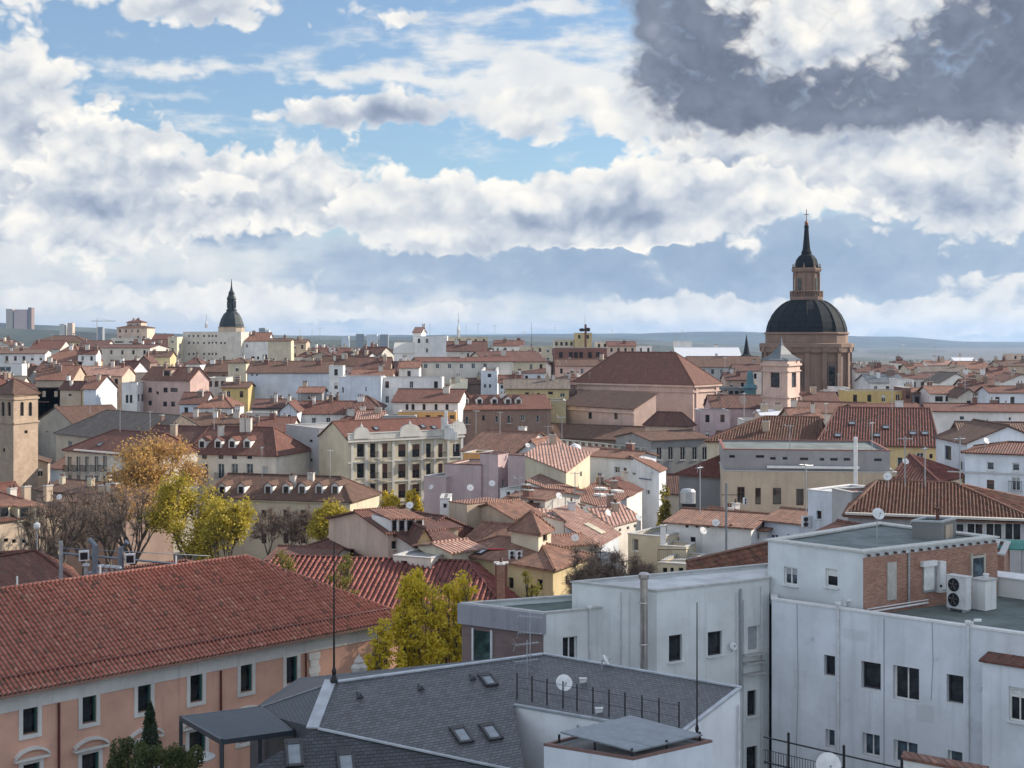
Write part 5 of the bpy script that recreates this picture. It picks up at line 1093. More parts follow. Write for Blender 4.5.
# ---- left hand side, middle
b = house('dark_dormer_row', 'long dark roofed house with three cream dormers at the left edge', -30, 150, 62, 160, 525, 16, wall='sand', roof='hip', yr=490, mat=T_DARK, inset=(1, 5), near=True, wins=[(6, 540, 5, 4, 'n'), (14, 541, 4, 4, 'n'), (24, 541, 4, 4, 'n')])
for px in (4, 24, 40): dormer(b, px, 519, 1.6, 1.4, 'cream', T_ORANGE, 'd', False)
for px, py, c in ((12, 494, 'pale'), (26, 492, 'sand'), (48, 491, 'sand')): stack(b, px, py, .9, .6, c)
b = house('pink_rear_house', 'long brown house with low brown roof behind the bare trees', 56, 178, 118, 174, 501, 11, wall='brown', roof='hip', yr=489, mat=T_BROWN); autostack(b, 3)
b = house('brown_court_roof', 'brown roofed house with jumbled chimneys below the brick tower', 36, 196, 84, 190, 490, 9, wall='brown', roof='gx', yr=482, mat=T_BROWN); autostack(b, 3, 'cream')
b = house('mansard_house', 'pale yellow house with five small dormers in its brown mansard roof', 206, 198, 350, 192, 497, 11, wall='cream', roof='hip', yr=476.5, mat=T_BROWN, inset=(1, 4), wins=[(x, 515, 5.5, 10, 'b') for x in (231, 246, 264, 286, 303, 322, 338)] + [(x, 538, 5.5, 11, 'b') for x in (264, 286, 303, 322)], near=True)
for px in (222, 241, 268, 286, 302, 319, 335): dormer(b, px, 494.5, 1.1, 1.25, 'white', T_BROWN, 'd')
stack(b, 293, 488, .8, 1.6, 'pale'); stack(b, 311, 482, .9, 1.2, 'pale'); onwall(b, 0, 285, 501, 19, .3, .3, 'cornice', WM('cream'))
b = house('balcony_town_house', 'cream town house with blue white balcony windows and four roof dormers', 188, 229, 276, 224, 453, 12, wall='pale', roof='hip', yr=428, mat=T_RED, inset=(1, 4), wins=[(x, 471, 6.5, 15, 's+') for x in (204.5, 221, 234.6, 249.6)] + [(x, 457, 5, 4, 'n') for x in (204.5, 221, 234.6, 249.6)] + [(265, 472, 6, 12, 'l')], near=True)
for px in (202, 218, 232, 247): dormer(b, px, 449, 1.25, 1.4, 'white', T_RED, 'd')
for px, py in ((221, 440), (243, 432), (249, 432)): stack(b, px, py, .9, 2.2, 'pale')
b = house('gablet_house', 'dark red roofed house with a row of four pale gablets', 128, 236, 190, 231, 452, 13, wall='pale', roof='hip', yr=427, mat=T_DARK, inset=(1, 1), grid=((0, 8, 2, 1.0, 1.7, 'd'),))
for px in (145, 154, 162, 171): dormer(b, px, 448, 1.2, 1.3, 'pale', T_RED, 'd')
stack(b, 174, 437, 1.1, 2.0, 'sand')
b = house('tall_window_house', 'white house with two rows of tall dark windows under a red hip roof', 65, 224, 135, 213, 450, 12, wall='pale', roof='hip', yr=432, mat=T_RED, inset=(5, .5), wins=[(x, 464, 4.4, 14.5, 'k+') for x in (69.8, 78.6, 87, 96.6, 105)] + [(x, 482, 3.8, 13, 'k+') for x in (70, 78.6, 87, 96.6, 105, 116)], near=True); onwall(b, 0, 98, 452, 12.5, .3, .3, 'cornice', COPW); roofbit(b, 100, 445, .8, .9)
b = house('grey_roof_house', 'beige house under a wide grey brown hip roof left of the dormer houses', 56, 268, 152, 244, 433, 14, wall='sand', roof='hip', yr=413, mat=T_GREY, inset=(7, 2), wins=[(70, 445, 4, 8, 's'), (118, 440, 4, 5, 's')], near=True); autostack(b, 1)
b = house('stone_gable_house', 'pale rubble stone gable house with long brown roof behind brick tower', 37, 306, 76, 288, 421, xs=132, wall='stone', roof='gy', h=3.4, mat=T_BROWN, wins=[(47, 432, 2, 2), (58, 420, 2, 2), (46, 419, 2, 2)])
# brick church tower
tp = [Vector(P(-9, 221)), Vector(P(13.5, 214)), Vector(P(38, 220))]; tp.append(tp[0] + tp[2] - tp[1])
b = house('brick_bell_tower', 'square brick bell tower with paired arched openings and low tiled pyramid roof', 0, 214, 0, 0, 394, wall=plaster('tower_brick', (.38, .29, .215), .35, True), roof='pyr', h=2.0, mat=T_BROWN, pts=tp, cat='tower', near=True, z1=ZP(394, 215), walls=False)
b.win(0, [(3, 409, 3.2, 14, 'n'), (9.3, 409, 3.2, 14, 'n'), (4, 450, 2, 4, 'n')]); b.win(1, [(22, 409, 3.4, 14, 'n'), (30.3, 409, 3.4, 14, 'n'), (26, 432, 3, 3, 'n')]); b.walls([b.wall])
for k in (0, 1):
    a, e, n, L = b.fr(k)
    for yy, dd_ in ((396, .22), (424, .12), (400, .10)): q = a + e * (L / 2) + n * .05; m = MB(); m.box((q.x, q.y, ZP(yy, 215)), L + .2, .3, .28, math.atan2(e.y, e.x)); m.build('string_course', [b.wall], b.t, b.org)
    for (u, z, w, h, st) in b.holes[k]:
        if h > 1.2:
            m = MB(); N = 7; r_ = w / 2 + .02; zc = z + h - r_
            for i in range(N):
                t0, t1 = math.pi * i / N, math.pi * (i + 1) / N
                for A_, B_2 in (((math.cos(t0), math.sin(t0)), (math.cos(t1), math.sin(t1))),):
                    sx = lambda c: a + e * (u + c * r_) + n * .02
                    p0, p1 = sx(A_[0]), sx(B_2[0]); m.face([(p0.x, p0.y, zc + A_[1] * r_), (p0.x, p0.y, zc + r_ + .03), (p1.x, p1.y, zc + r_ + .03), (p1.x, p1.y, zc + B_2[1] * r_)])
            m.build('arch_head', [b.wall], b.t, b.org)
# ---- the cream block with round pediments
fp = quad(348, 224, 463, 236, xs=319); b = Bld('pediment_block', 'cream balcony block with red roof and three rounded parapet pediments', fp, ZP(439, 227), cat='building', wall='cream', near=True)
rows = ((450.5, 13), (471, 14), (491, 14), (511, 13))
for (y, h) in rows:
    b.win(0, [(360.6, y, 7.2, h, 'd'), (402, y, 7.4, h, 'b5'), (416, y, 7.4, h, 'b4'), (456.5, y, 7, h, 'd')], 'd'); b.win(0, [(372.8, y, 5.5, h + 1, 'n+'), (385, y, 5.5, h + 1, 'b6+'), (428.5, y, 4.8, h + 1, 'n+'), (440.5, y, 4.8, h + 1, 'b7+')])
b.ridge('gx', ZP(419.5, 236) - b.z1[0], T_RED, .25); b.walls()
a, e, n, L = b.fr(0); rz = math.atan2(e.y, e.x); pp_ = lambda u, o: a + e * u + n * o; PW = plaster('parapet_pale', (.60, .585, .54), .4)
m = MB(); q = pp_(L / 2, .1); m.box((q.x, q.y, b.z1[0] - .35), L + .3, .55, .30, rz); m.box((q.x, q.y, b.z1[0] - .05), L + .1, .3, 1.05, rz); m.box((q.x, q.y, b.z1[0] + 1.0), L + .3, .45, .12, rz); m.build('cornice', [PW], b.t, b.org)
for px, w, hh in ((361, 1.45, 2.2), (409.5, 2.0, 2.35), (457.5, 1.5, 2.6)):
    u, _ = b.hit(0, px, 440); m = MB(); N = 12; zb = b.z1[0] + .2
    pr = [(-w, 0), (w, 0), (w, hh * .35)] + [(w * .92 * math.cos(math.pi * k / N), hh * .35 + hh * .5 * math.sin(math.pi * k / N)) for k in range(N + 1)] + [(-w, hh * .35)]
    f_ = [pp_(u + x, .40).to_3d() + Vector((0, 0, zb + z)) for x, z in pr]; k_ = [pp_(u + x, -.12).to_3d() + Vector((0, 0, zb + z)) for x, z in pr]
    m.face(f_); m.face(k_[::-1])
    for i in range(len(pr)): j = (i + 1) % len(pr); m.face([f_[i], k_[i], k_[j], f_[j]])
    q = pp_(u, .14); m.lathe([(.16, 0), (.24, .2), (.08, .5), (.0, .9)], 8, 0, (q.x, q.y, zb + hh * .82)); m.build('pediment', [PW], b.t, b.org)
for y in (460.5, 481, 501): q = pp_(L / 2, .06); m = MB(); m.box((q.x, q.y, ZP(y, 230)), L + .1, .16, .22, rz); m.build('string_course', [PW], b.t, b.org)
for px in (352, 366, 379, 393, 409, 422, 434.5, 448, 461.5):
    u, _ = b.hit(0, px, 450); q = pp_(u, .07); m = MB(); m.box((q.x, q.y, .5), .42, .16, b.z1[0] - 1, rz); m.build('pilaster', [PW], b.t, b.org)
for px, py in ((364, 430), (376, 429), (409, 427), (423, 427), (434, 428)): roofbit(b, px, py, .7, .9)
rp_ = [fp[3], fp[2], fp[2] + (fp[2] - fp[1]).normalized() * 14, fp[3] + (fp[3] - fp[0]).normalized() * 13]
G2 = Bld('blank_grey_block', 'windowless grey rear block left of the cream pediment block', rp_, ZP(426, 240), wall='grey'); G2.win(3, [(311, 441, 3, 3, 'n'), (311, 460, 3, 3, 'n')]); G2.walls(); G2.flat(FLATL, .3)
t = thing('white_screen_wall', 'white stepped party wall on the red roof of the cream pediment block', 'wall', pix(450, 430, 233)); og = t.location.copy(); m = MB(); p0 = pix(444, 436, 233)
for k in range(5): q = pix(443 + k * 3.2, 436, 234 - k * .3); m.box((q.x, q.y, ZP(440, 232)), .6, .5, 3.6 - k * .55)
m.build('steps', [WM('white')], t, og); m = MB(); q = pix(446, 418, 233.4); m.box((q.x, q.y, q.z - 1.4), .5, .5, 2.6); m.build('chimney', [WM('white')], t, og)
# ---- mauve party walls
b = house('mauve_low_house', 'lower mauve party wall house next to the cream pediment block', 424, 191, 446, 189, 476, 8, wall='mauve', par=.2)
b = house('mauve_mid_house', 'middle mauve party wall house with slanted dark coping', 445, 190, 481, 188, 464, 8, wall='mauve', par=.2, mat=T_BROWN, cop=T_DARK)
b = house('mauve_tall_house', 'tallest mauve party wall house with a narrow white side', 480, 188.5, 498, 187, 453.5, xs=509, wall='mauve', par=.2, cop=T_DARK, side=[(503.5, 484, 3, 9, 's')])
b = house('mauve_right_house', 'mauve party wall house right of the narrow white gap', 508, 186, 526, 184, 455, 9, wall='mauve', par=.2, cop=T_DARK)
b = house('brown_roof_row', 'long brown tiled roof with tiny dark vents behind mauve walls', 462, 222, 516, 216, 451, 13, wall='white', roof='gx', yr=432, mat=T_WARM); autostack(b, 2, 'white')
house('orange_wall_house', 'small orange walled house peeping out right of the cream pediment block', 463, 208, 481, 207, 453, 5, wall='orange')
# ---- dark stone gallery around the courtyard
b = house('stone_gallery', 'long dark stone gallery building with arched openings and light parapet', 532, 268, 651, 241, 444, 12, wall='slateg', wins=[(x, y, 5.4, 12, 'n') for x, y in ((560, 453), (572, 453), (584, 454), (597, 454), (609, 454.5), (621, 455), (632.5, 455.5), (644, 456))], near=True, mat=T_BROWN, par=.2)
a, e, n, L = b.fr(0); rz = math.atan2(e.y, e.x); q = a + e * (L / 2) - n * .3; m = MB(); z = b.z1[0]
m.box((q.x, q.y, z + .1), L, .3, .22, rz); m.box((q.x, q.y, z + 1.25), L, .3, .18, rz)
for k in range(18): q = a + e * (L * (k + .5) / 18) - n * .3; m.box((q.x, q.y, z + .3), .5, .3, .98, rz)
m.build('balustrade', [plaster('gallery_stone', (.40, .42, .38), .5)], b.t, b.org); q = a + e * (L / 2) + n * .2; m = MB(); m.box((q.x, q.y, z - .5), L, .6, .35, rz); m.build('cornice', [plaster('gallery_stone', (.40, .42, .38), .5)], b.t, b.org)
b = house('stone_gallery_wing', 'shorter stone gallery wing with four tall yellowish windows', 651, 241, 709, 247, 441, 11, wall='slateg', roof='gx', yr=432, mat=T_BROWN, wins=[(x, 453.5, 5.2, 13, 'w') for x in (659.5, 671, 683, 695, 705)], near=True)
b = house('court_roof', 'long low brown roof running behind the stone gallery parapet', 520, 276, 648, 262, 436, 12, wall='brown', roof='gx', yr=426, mat=T_BROWN)
# ================================================================== landmarks of the far band
T_CH = tiles('tiles_church', [(.13, .058, .042), (.18, .08, .057), (.15, .066, .048)], lichen=.35); DOME = slate('dome_slate', (.016, .020, .025), .5, .35, .78)
CHW = WM('church'); DST = plaster('dome_stone', (.235, .16, .125), .6); GREEN = simple('dome_green', (.014, .024, .028), .6, .1)
b = house('pink_church', 'large pink church with a broad dark red hipped roof and lit right wall', 577, 302, 693, 284, 379.5, xs=719, wall='church', roof='hip', yr=353, mat=T_CH, inset=(7.5, 8), cat='church', near=True, walls=False, over=.6)
b.win(1, [(706, 416, 4, 34, 'n')]); b.walls(); a, e, n, L = b.fr(0)
for k in (0, 1):
    a, e, n, L = b.fr(k); q = a + e * (L / 2) + n * .25; m = MB(); m.box((q.x, q.y, b.z1[0] - 1.0), L + .6, .6, .5, math.atan2(e.y, e.x)); m.box((q.x - n.x * .12, q.y - n.y * .12, b.z1[0] - 2.1), L + .2, .3, .3, math.atan2(e.y, e.x)); m.build('cornice', [CHW], b.t, b.org)
a, e, n, L = b.fr(1)
for f in (.12, .88): q = a + e * (L * f) + n * .1; m = MB(); m.box((q.x, q.y, 0), .7, .3, b.z1[0] - 1, math.atan2(e.y, e.x)); m.build('pilaster', [CHW], b.t, b.org)
wp = quad(562, 287, 634, 271, xs=656); zf, zb = ZP(405, 287), ZP(391, 292)
b = house('church_aisle', 'lower pink church aisle with brown lean to roof and small dark windows', 0, 287, 0, 0, 404, wall='church', roof='sb', mat=T_BROWN, pts=wp, z1=[zf, zf, zb, zb], wins=[(590, 415.5, 3.5, 6.5, 'n'), (616, 416, 3.5, 6.5, 'n')], side=[(644, 412, 2.5, 8, 'n'), (650.5, 412, 2.5, 8, 'n')], cat='church aisle', near=True)
a, e, n, L = b.fr(0); q = a + e * (L / 2) + n * .15; m = MB(); m.box((q.x, q.y, zf - .9), L, .3, .3, math.atan2(e.y, e.x)); m.build('string_course', [CHW], b.t, b.org)
b = house('church_sacristy', 'small sacristy with dark tiled roof against the pink church', 645, 262, 686, 258, 424, xs=694, wall='peach', roof='hip', yr=413, mat=T_DARK, inset=(2, 2))
# ---- domed church
D0_, CX = 345.0, (806.5 - 512) / FPX * 345.0; s_ = D0_ / FPX; zz = lambda py: CAMH - (py - HZ) * s_; rr = lambda w: w * s_
DC = thing('domed_church', 'big church dome of dark slate on a tall brick drum with lantern and spire', 'church', (CX, D0_, ground_z(0, 345)))
og = DC.location.copy(); oz = og.z
def dl(name, prof, mat, n=32, sm=False, ph=0.0): m = MB(); m.lathe([(rr(r), zz(y) - oz) for r, y in prof], n, 0, ph=ph); return m.build(name, [mat], DC, smooth=sm)
ph = math.pi / 16
m = MB(); m.box((0, 0, -2), rr(100), rr(80), zz(398) - oz + 2); m.build('base', [DST], DC)
dl('drum', [(42, 420), (42, 352.5), (45, 352), (45.5, 348), (46.5, 347), (46.5, 343.5), (43, 343)], DST, 16, ph=ph)
dl('attic', [(40.5, 344), (40.5, 334.5), (42, 334), (42, 332.5), (39, 332)], DST, 16, ph=ph)
dl('dome', [(39.6, 333), (39.0, 328), (37.2, 322), (34, 315.5), (29.5, 309.5), (24, 304.5), (18, 301), (16, 300)], DOME, 16, True, ph)
for k in range(16):
    a = ph + 2 * math.pi * k / 16; pr = [(39.6, 333), (39.0, 328), (37.2, 322), (34, 315.5), (29.5, 309.5), (24, 304.5), (18, 301)]; m = MB(); m.tube([(rr(r + .1) * math.cos(a), rr(r + .1) * math.sin(a), zz(y) - oz) for r, y in pr], .12, 5); m.build('dome_rib', [DOME], DC)
for k in range(16):
    a = 2 * math.pi * k / 16 + ph
    m = MB(); m.box((rr(42.6) * math.cos(a), rr(42.6) * math.sin(a), zz(400) - oz), rr(3), rr(4.6), zz(352) - zz(400), a); m.box((rr(44) * math.cos(a), rr(44) * math.sin(a), zz(351) - oz), rr(4), rr(5.5), rr(7), a); m.build('pilaster', [DST], DC)
    a += math.pi / 16
    if k % 2 == 0:
        m = MB(); m.box((rr(41.9) * math.cos(a), rr(41.9) * math.sin(a), zz(386) - oz), rr(1.2), rr(10), rr(25), a); o = m.build('window_surround', [plaster('dome_stone_dark', (.16, .11, .09), .5)], DC)
        m = MB(); m.box((rr(42.3) * math.cos(a), rr(42.3) * math.sin(a), zz(384) - oz), rr(1.2), rr(6.8), rr(19), a); m.build('window', [GLASS], o)
dl('lantern_base', [(15.5, 304), (16.5, 299), (16.5, 297), (14.5, 296.5)], DST, 12)
m = MB(); m.lathe([(rr(16.4), zz(292) - oz), (rr(16.8), zz(291.3) - oz), (rr(15.8), zz(291) - oz)], 12)
for k in range(36): a = 2 * math.pi * k / 36; m.tube([(rr(16) * math.cos(a), rr(16) * math.sin(a), zz(297) - oz), (rr(16) * math.cos(a), rr(16) * math.sin(a), zz(291.5) - oz)], .10, 4)
m.build('balustrade', [DST], DC)
dl('lantern', [(12.2, 298), (12.2, 273), (14.2, 272), (15, 270), (15, 268.8), (12, 268)], DST, 8, ph=math.pi / 8)
for k in range(8):
    a = 2 * math.pi * k / 8; m = MB(); m.box((rr(11.6) * math.cos(a), rr(10.6) * math.sin(a), zz(292) - oz), rr(1.2), rr(3.6), rr(13.5), a); m.build('window', [GLASS], DC)
    a += math.pi / 8; m = MB(); m.box((rr(12.5) * math.cos(a), rr(12.5) * math.sin(a), zz(296) - oz), rr(1.8), rr(2.2), rr(23), a); m.build('pilaster', [DST], DC)
    m = MB(); m.lathe([(.18, 0), (.30, .35), (.1, .8), (.22, 1.0), (0, 1.3)], 6, 0, (rr(13.4) * math.cos(a), rr(13.4) * math.sin(a), zz(268.8) - oz)); m.build('finial', [DST], DC)
dl('cupola', [(12.0, 268.6), (11.7, 264), (10.3, 259.5), (7.6, 256), (5.2, 254.5), (5.2, 252)], DOME, 8, False, math.pi / 8)
dl('spire', [(5.2, 253), (3.9, 249), (2.8, 238), (2.1, 228), (2.6, 227), (1.8, 225), (.8, 224)], DOME, 8)
m = MB(); m.lathe([(0, zz(226.5) - oz), (rr(1.7), zz(225) - oz), (rr(2.0), zz(223) - oz), (rr(1.5), zz(221.3) - oz), (0, zz(220.6) - oz)], 10); m.tube([(0, 0, zz(222) - oz), (0, 0, zz(209.5) - oz)], .10, 5); m.tube([(-.6, 0, zz(214.5) - oz), (.6, 0, zz(214.5) - oz)], .09, 5); m.build('cross', [simple('bronze', (.22, .10, .06), .4, .5)], DC)
# bell tower in front of the dome
tp = [Vector(P(762.5, 264)), Vector(P(787.5, 258)), Vector(P(800, 266))]; tp.append(tp[0] + tp[2] - tp[1])
b = house('pink_bell_tower', 'pink bell tower with curved lead cap standing before the big dome', 0, 0, 0, 0, 362, wall=CHW, roof='none' if False else 'pyr', h=.4, mat=simple('lead_dark', (.12, .135, .15), .5, .3), pts=tp, cat='tower', near=True, z1=ZP(361, 260), walls=False, over=.15)
b.win(0, [(775, 380, 9, 15, 'n')]); b.win(1, [(794, 380, 4.5, 15, 'n')]); b.walls([CHW])
m = MB(); c = b.c; hw = (tp[1] - tp[0]).length / 2; a0 = math.atan2((tp[1] - tp[0]).y, (tp[1] - tp[0]).x) + math.pi / 4; z = b.z1[0]
m.lathe([(hw * 1.12, z + .05), (hw * 1.12, z + .2), (hw * .86, z + .55), (hw * .56, z + 1.2), (hw * .36, z + 2.0), (hw * .13, z + 2.8), (hw * .08, z + 3.4), (0.0, z + 4.6)], 4, 0, (c.x, c.y, 0), ph=a0, sq=1.0); m.build('cap', [simple('lead_dark', (.12, .135, .15), .5, .3)], b.t, b.org)
for k in (0, 1, 3):
    a, e, n, L = b.fr(k)
    for y, d_ in ((366, .35), (398, .2), (372, .12)): q = a + e * (L / 2) + n * .08; m = MB(); m.box((q.x, q.y, ZP(y, 260)), L + .3, d_ + .2, .4 if y == 366 else .25, math.atan2(e.y, e.x)); m.build('string_course', [CHW], b.t, b.org)
# ---- dark green domed tower
dd = 560.0; gx = (231.5 - 512) / FPX * dd; sg_ = dd / FPX; gz = ground_z(0, dd); ZG = lambda y: CAMH - (y - HZ) * sg_ - gz
GT = thing('green_dome_tower', 'dark green bell shaped dome with slender spire rising behind the white block', 'tower', (gx, dd, gz))
m = MB(); m.lathe([(13.2 * sg_, 0), (13.2 * sg_, ZG(328)), (14 * sg_, ZG(327))], 12); m.build('drum', [WM('sand')], GT)
m = MB(); m.lathe([(12.6 * sg_, ZG(327.5)), (12.2 * sg_, ZG(324)), (10.6 * sg_, ZG(319)), (8.2 * sg_, ZG(314.5)), (5.2 * sg_, ZG(311.5)), (4.6 * sg_, ZG(310.5))], 12); m.build('dome', [GREEN], GT)
m = MB(); m.lathe([(5.4 * sg_, ZG(311)), (5.4 * sg_, ZG(309.5)), (4.2 * sg_, ZG(309.3)), (4.2 * sg_, ZG(300)), (5.0 * sg_, ZG(299.3)), (4.6 * sg_, ZG(298)), (3.0 * sg_, ZG(294.5)), (3.2 * sg_, ZG(293)), (1.5 * sg_, ZG(290)), (.7 * sg_, ZG(286)), (.25 * sg_, ZG(279))], 8); m.build('spire', [GREEN], GT)
for k in range(8):
    a = 2 * math.pi * k / 8; m = MB(); m.box((4.1 * sg_ * math.cos(a), 4.1 * sg_ * math.sin(a), ZG(308)), .3, .8, ZG(301) - ZG(308), a); m.build('window', [GLASS], GT)
# dark church spirelet
q = pix(746.5, 358, 430); t = thing('slate_spirelet', 'slim dark slate spirelet between pink church and big dome', 'spire', q - Vector((0, 0, 4))); m = MB(); m.lathe([(2.6, 0), (2.6, 4.2)], 8); m.build('base', [SLATE_DARK_SHADED], t); m = MB(); m.lathe([(2.7, 4.2), (1.1, 5.2), (.85, 6.2), (0, 11.4)], 8); m.build('spire', [DOME], t)
q = pix(750, 392, 330); t = thing('teal_turret', 'narrow teal metal turret below the slim slate spirelet', 'turret', q - Vector((0, 0, 3))); m = MB(); m.box((0, 0, -6), 2.4, 2.4, 10); m.build('shaft', [simple('teal', (.07, .16, .19), .5, .3)], t); m = MB(); m.lathe([(1.9, 4), (.9, 5), (.7, 7.5), (0, 8.2)], 8); m.build('cap', [simple('teal', (.07, .16, .19), .5, .3)], t)
# ================================================================== the far rows of houses, each traced from the photograph
B_, F_, O_, K_, G_R, P_K = T_BROWN, None, T_ORANGE, T_DARK, T_GREY, T_PINK; R_ = T_RED
def far(label, x0, x1, ye, yr, d, wall, mat, kind='gx', sk=0.0, L=9, xs=None, win=None, name='house', cat='house', ch=0, wins=(), side=(), style='d', inset=None, xsL=None):
    """sk: how many metres nearer the right end is; yr None = flat roof; win = (columns, rows)"""
    kw = {}
    if win: kw['grid'] = ((0, win[0], win[1], .9, 1.4, style),)
    elif not wins and 'blank' not in label and 'warehouse' not in label: kw['grid'] = ((0, max(1, int((x1 - x0) / FPX * d / 2.5)), 2, .8, 1.4, 'mix', None, 3.1, None, None, .2),)
    b = house(name, label, x0, d + sk / 2, x1, d - sk / 2, ye, L, xs, wall, 'flat' if yr is None else kind, None, yr, mat or (FLATL if yr is None else T_RED), wins, side, cat=cat, style=style, inset=inset, **kw)
    if yr is not None: autostack(b, ch + rnd.choice((1, 1, 2)))
    return b
far('mid grey white house with a dark strip of attic windows on the left', 95, 150, 348, 345, 470, 'pale', K_, win=(5, 2), sk=6, L=12, ch=1)
far('broad white house wall on the left edge, lit cold white', -6, 45, 354, 350, 430, 'white', B_, sk=-4, xs=52, L=12, ch=1)
far('small white terraced block with a blue glass strip at the left edge', -6, 22, 364, None, 360, 'white', None, wins=[(5, 369, 12, 5, 's')], xs=27)
far('orange roofed house with two light skylights on the left', 42, 82, 362, 346, 440, 'yellow', O_, L=22, ch=1, kind='hip')
far('long low red roofed house in the far left rows', 30, 60, 349, 341, 520, 'pale', R_, L=14, ch=1)
far('wide brown roofed house with yellow wall before the blue hills', 34, 86, 342, 336, 620, 'yellow', B_, L=14, kind='hip')
far('red brown roof beside the pale hotel on the far left', 78, 106, 347, 341, 560, 'pale', K_, L=14)
far('small white house with sunny side below the orange roof', 78, 96, 354, 348, 440, 'white', R_, xs=101, L=8, ch=1)
far('long pinkish roof jumble with round dormer left of the blue gable', 36, 72, 380, 366, 330, 'sand', O_, L=12, ch=2, wins=[(63, 383, 4, 6)])
far('dark red roofed low house left of centre rows', 36, 66, 371, 362, 365, 'brown', K_, L=12, ch=1)
far('sunlit salmon roof house left of the blue gable', 76, 122, 376, 367, 340, 'peach', P_K, L=12, ch=2)
b = far('white house with blue grey gable and brown red roof on the left', 96, 117, 389, 376, 318, 'blue', O_, kind='gy', sk=-10, xs=145, win=None, ch=1)
b = far('white narrow house front with balcony doors beside the blue grey gable', 122, 137, 383, None, 310, 'white', R_, xs=146, wins=[(127, 399, 2.6, 8), (131, 399, 2.6, 8)], side=[(139, 398, 2.2, 7), (142.5, 398, 2.2, 7)])
b = far('broad pinkish grey house with red roof and sunlit peach gable', 143, 190, 379, 368, 312, 'pink', O_, sk=7, xs=209, wins=[(150, 390, 3.5, 5), (165.5, 390, 4.5, 5), (174, 390, 7, 4), (157.5, 393, 2.5, 3), (150, 403, 3.5, 5), (165, 404, 4, 5), (173, 404, 4, 5)], ch=1)
dormer(b, 167, 377, 2.6, 1.5, 'peach', O_, 'd', False)
far('dark roofed yellow beige house with skylight behind the stone gable', 60, 81, 389, 382, 322, 'sand', K_, sk=2, xs=92, wins=[(70, 395, 3, 2)], ch=1)
far('low dark roof with two hatches left of the stone gable house', 38, 62, 388, 383, 330, 'sand', K_, L=10)
far('yellow ended house right of the dark roofed beige house', 82, 94, 390, 385, 318, 'yellow', P_K, L=7, ch=1)
far('small red roofed white house beside the brick tower cap', 38, 48, 402, 395, 330, 'white', R_, L=8)
far('red hipped roof house below the pinkish grey house', 198, 232, 408, 396, 290, 'white', O_, kind='hip', L=13, ch=1)
far('dark red gable roof next to the pinkish grey house', 180, 205, 404, 393, 300, 'blue', K_, kind='gx', L=10, ch=1)
far('brown roof house behind the balcony town house chimneys', 176, 218, 426, 414, 262, 'sand', B_, L=12, ch=2)
far('brown hip roof with tall pale chimney right of the balcony town house', 214, 246, 424, 414, 258, 'sand', B_, kind='hip', L=12, ch=2)
far('white arched terrace house left of the blank grey block', 245, 272, 413, None, 268, 'pale', None, win=(4, 1), L=6)
far('red roof sloping beside the blank grey block', 244, 290, 432, 418, 252, 'pale', R_, L=13, ch=2)
far('white gable wall house touching the blank grey block', 266, 290, 447, 432, 240, 'white', R_, sk=-5, L=11, wins=[(280, 470, 2, 4)])
far('beige corner house with light shutter just right of the balcony town house', 255, 274, 452, 443, 232, 'sand', R_, L=9)
# white tenement and its neighbours
far('big white tenement wall with rows of tiny windows under the green dome', 183, 241, 332, None, 500, 'pale', None, L=12, sk=8, name='tenement', cat='tenement', win=None, wins=[(x, y, 1.6, 2.2, 'n') for x in (189, 193.5, 198, 204, 209, 212.5, 216) for y in (336, 343, 354)] + [(221, 343, 1.6, 2, 'n'), (225, 343, 1.6, 2, 'n'), (224, 358, 3, 4, 's')])
far('cream slab house left of the big white tenement', 168, 177, 337, None, 492, 'cream', None, xs=184, side=[(180, 346, 2.4, 5, 's'), (180, 356, 2.4, 5, 's')], L=12)
far('white house with red roof right of the big white tenement', 240, 268, 341, 333, 498, 'white', O_, wins=[(247, 346, 1.5, 3), (253, 358, 3, 3), (258, 358, 2, 3), (266, 357, 2, 5)], L=12)
far('blank cream tower house right of the white tenement group', 268, 291, 341, 339, 480, 'cream', B_, L=10, xs=294)
far('low brown house between cream tower house and rooftops in the middle', 291, 306, 343, 340, 510, 'sand', B_, L=10, ch=1)
far('pale hotel base with dark window bands on the far left', 111, 150, 338, None, 640, 'pale', None, name='hotel', cat='hotel', wins=[(119, 342, 9, 1.6, 'n'), (133, 342, 8, 1.6, 'n')], L=16)
far('stepped upper storeys of the pale hotel on the far left', 117, 147, 328, 325, 650, 'peach', B_, L=14, name='hotel', cat='hotel wing', kind='hip')
far('round topped crown storey of the pale hotel on the far left', 127, 141, 322.5, 320, 655, 'peach', K_, L=10, name='hotel', cat='hotel crown', kind='hip')
far('small white roofed house right of the pale hotel', 152, 170, 340, 335, 600, 'white', F_, L=10)
far('dark red jumbled roof below the pale hotel', 130, 168, 350, 340, 520, 'sand', K_, L=14, ch=3)
far('yellow walled low house before the cream slab house', 147, 170, 357, 352, 430, 'yellow', B_, L=8, ch=1)
far('small gabled dark attic left of the big tenement foot', 138, 150, 362, 356, 400, 'brown', K_, kind='gy', L=8)
far('white rooftop house with dark hip cap under the big tenement', 186, 200, 364, 358, 380, 'white', K_, kind='hip', L=8, xs=206)
far('dark tiled roof with cream gable under the big tenement', 204, 230, 372, 361, 360, 'brown', B_, L=12, ch=2)
far('cream house with tiny dark cap right under the big tenement', 228, 246, 363, 359, 345, 'cream', B_, kind='hip', L=8)
far('low brown house with ochre band below the cream capped house', 222, 248, 388, 383, 312, 'ochre', B_, L=8, ch=1)
far('cluttered pale rooftop house left of the long blue white wall', 207, 226, 378, None, 330, 'pale', None, win=(3, 1), L=8)
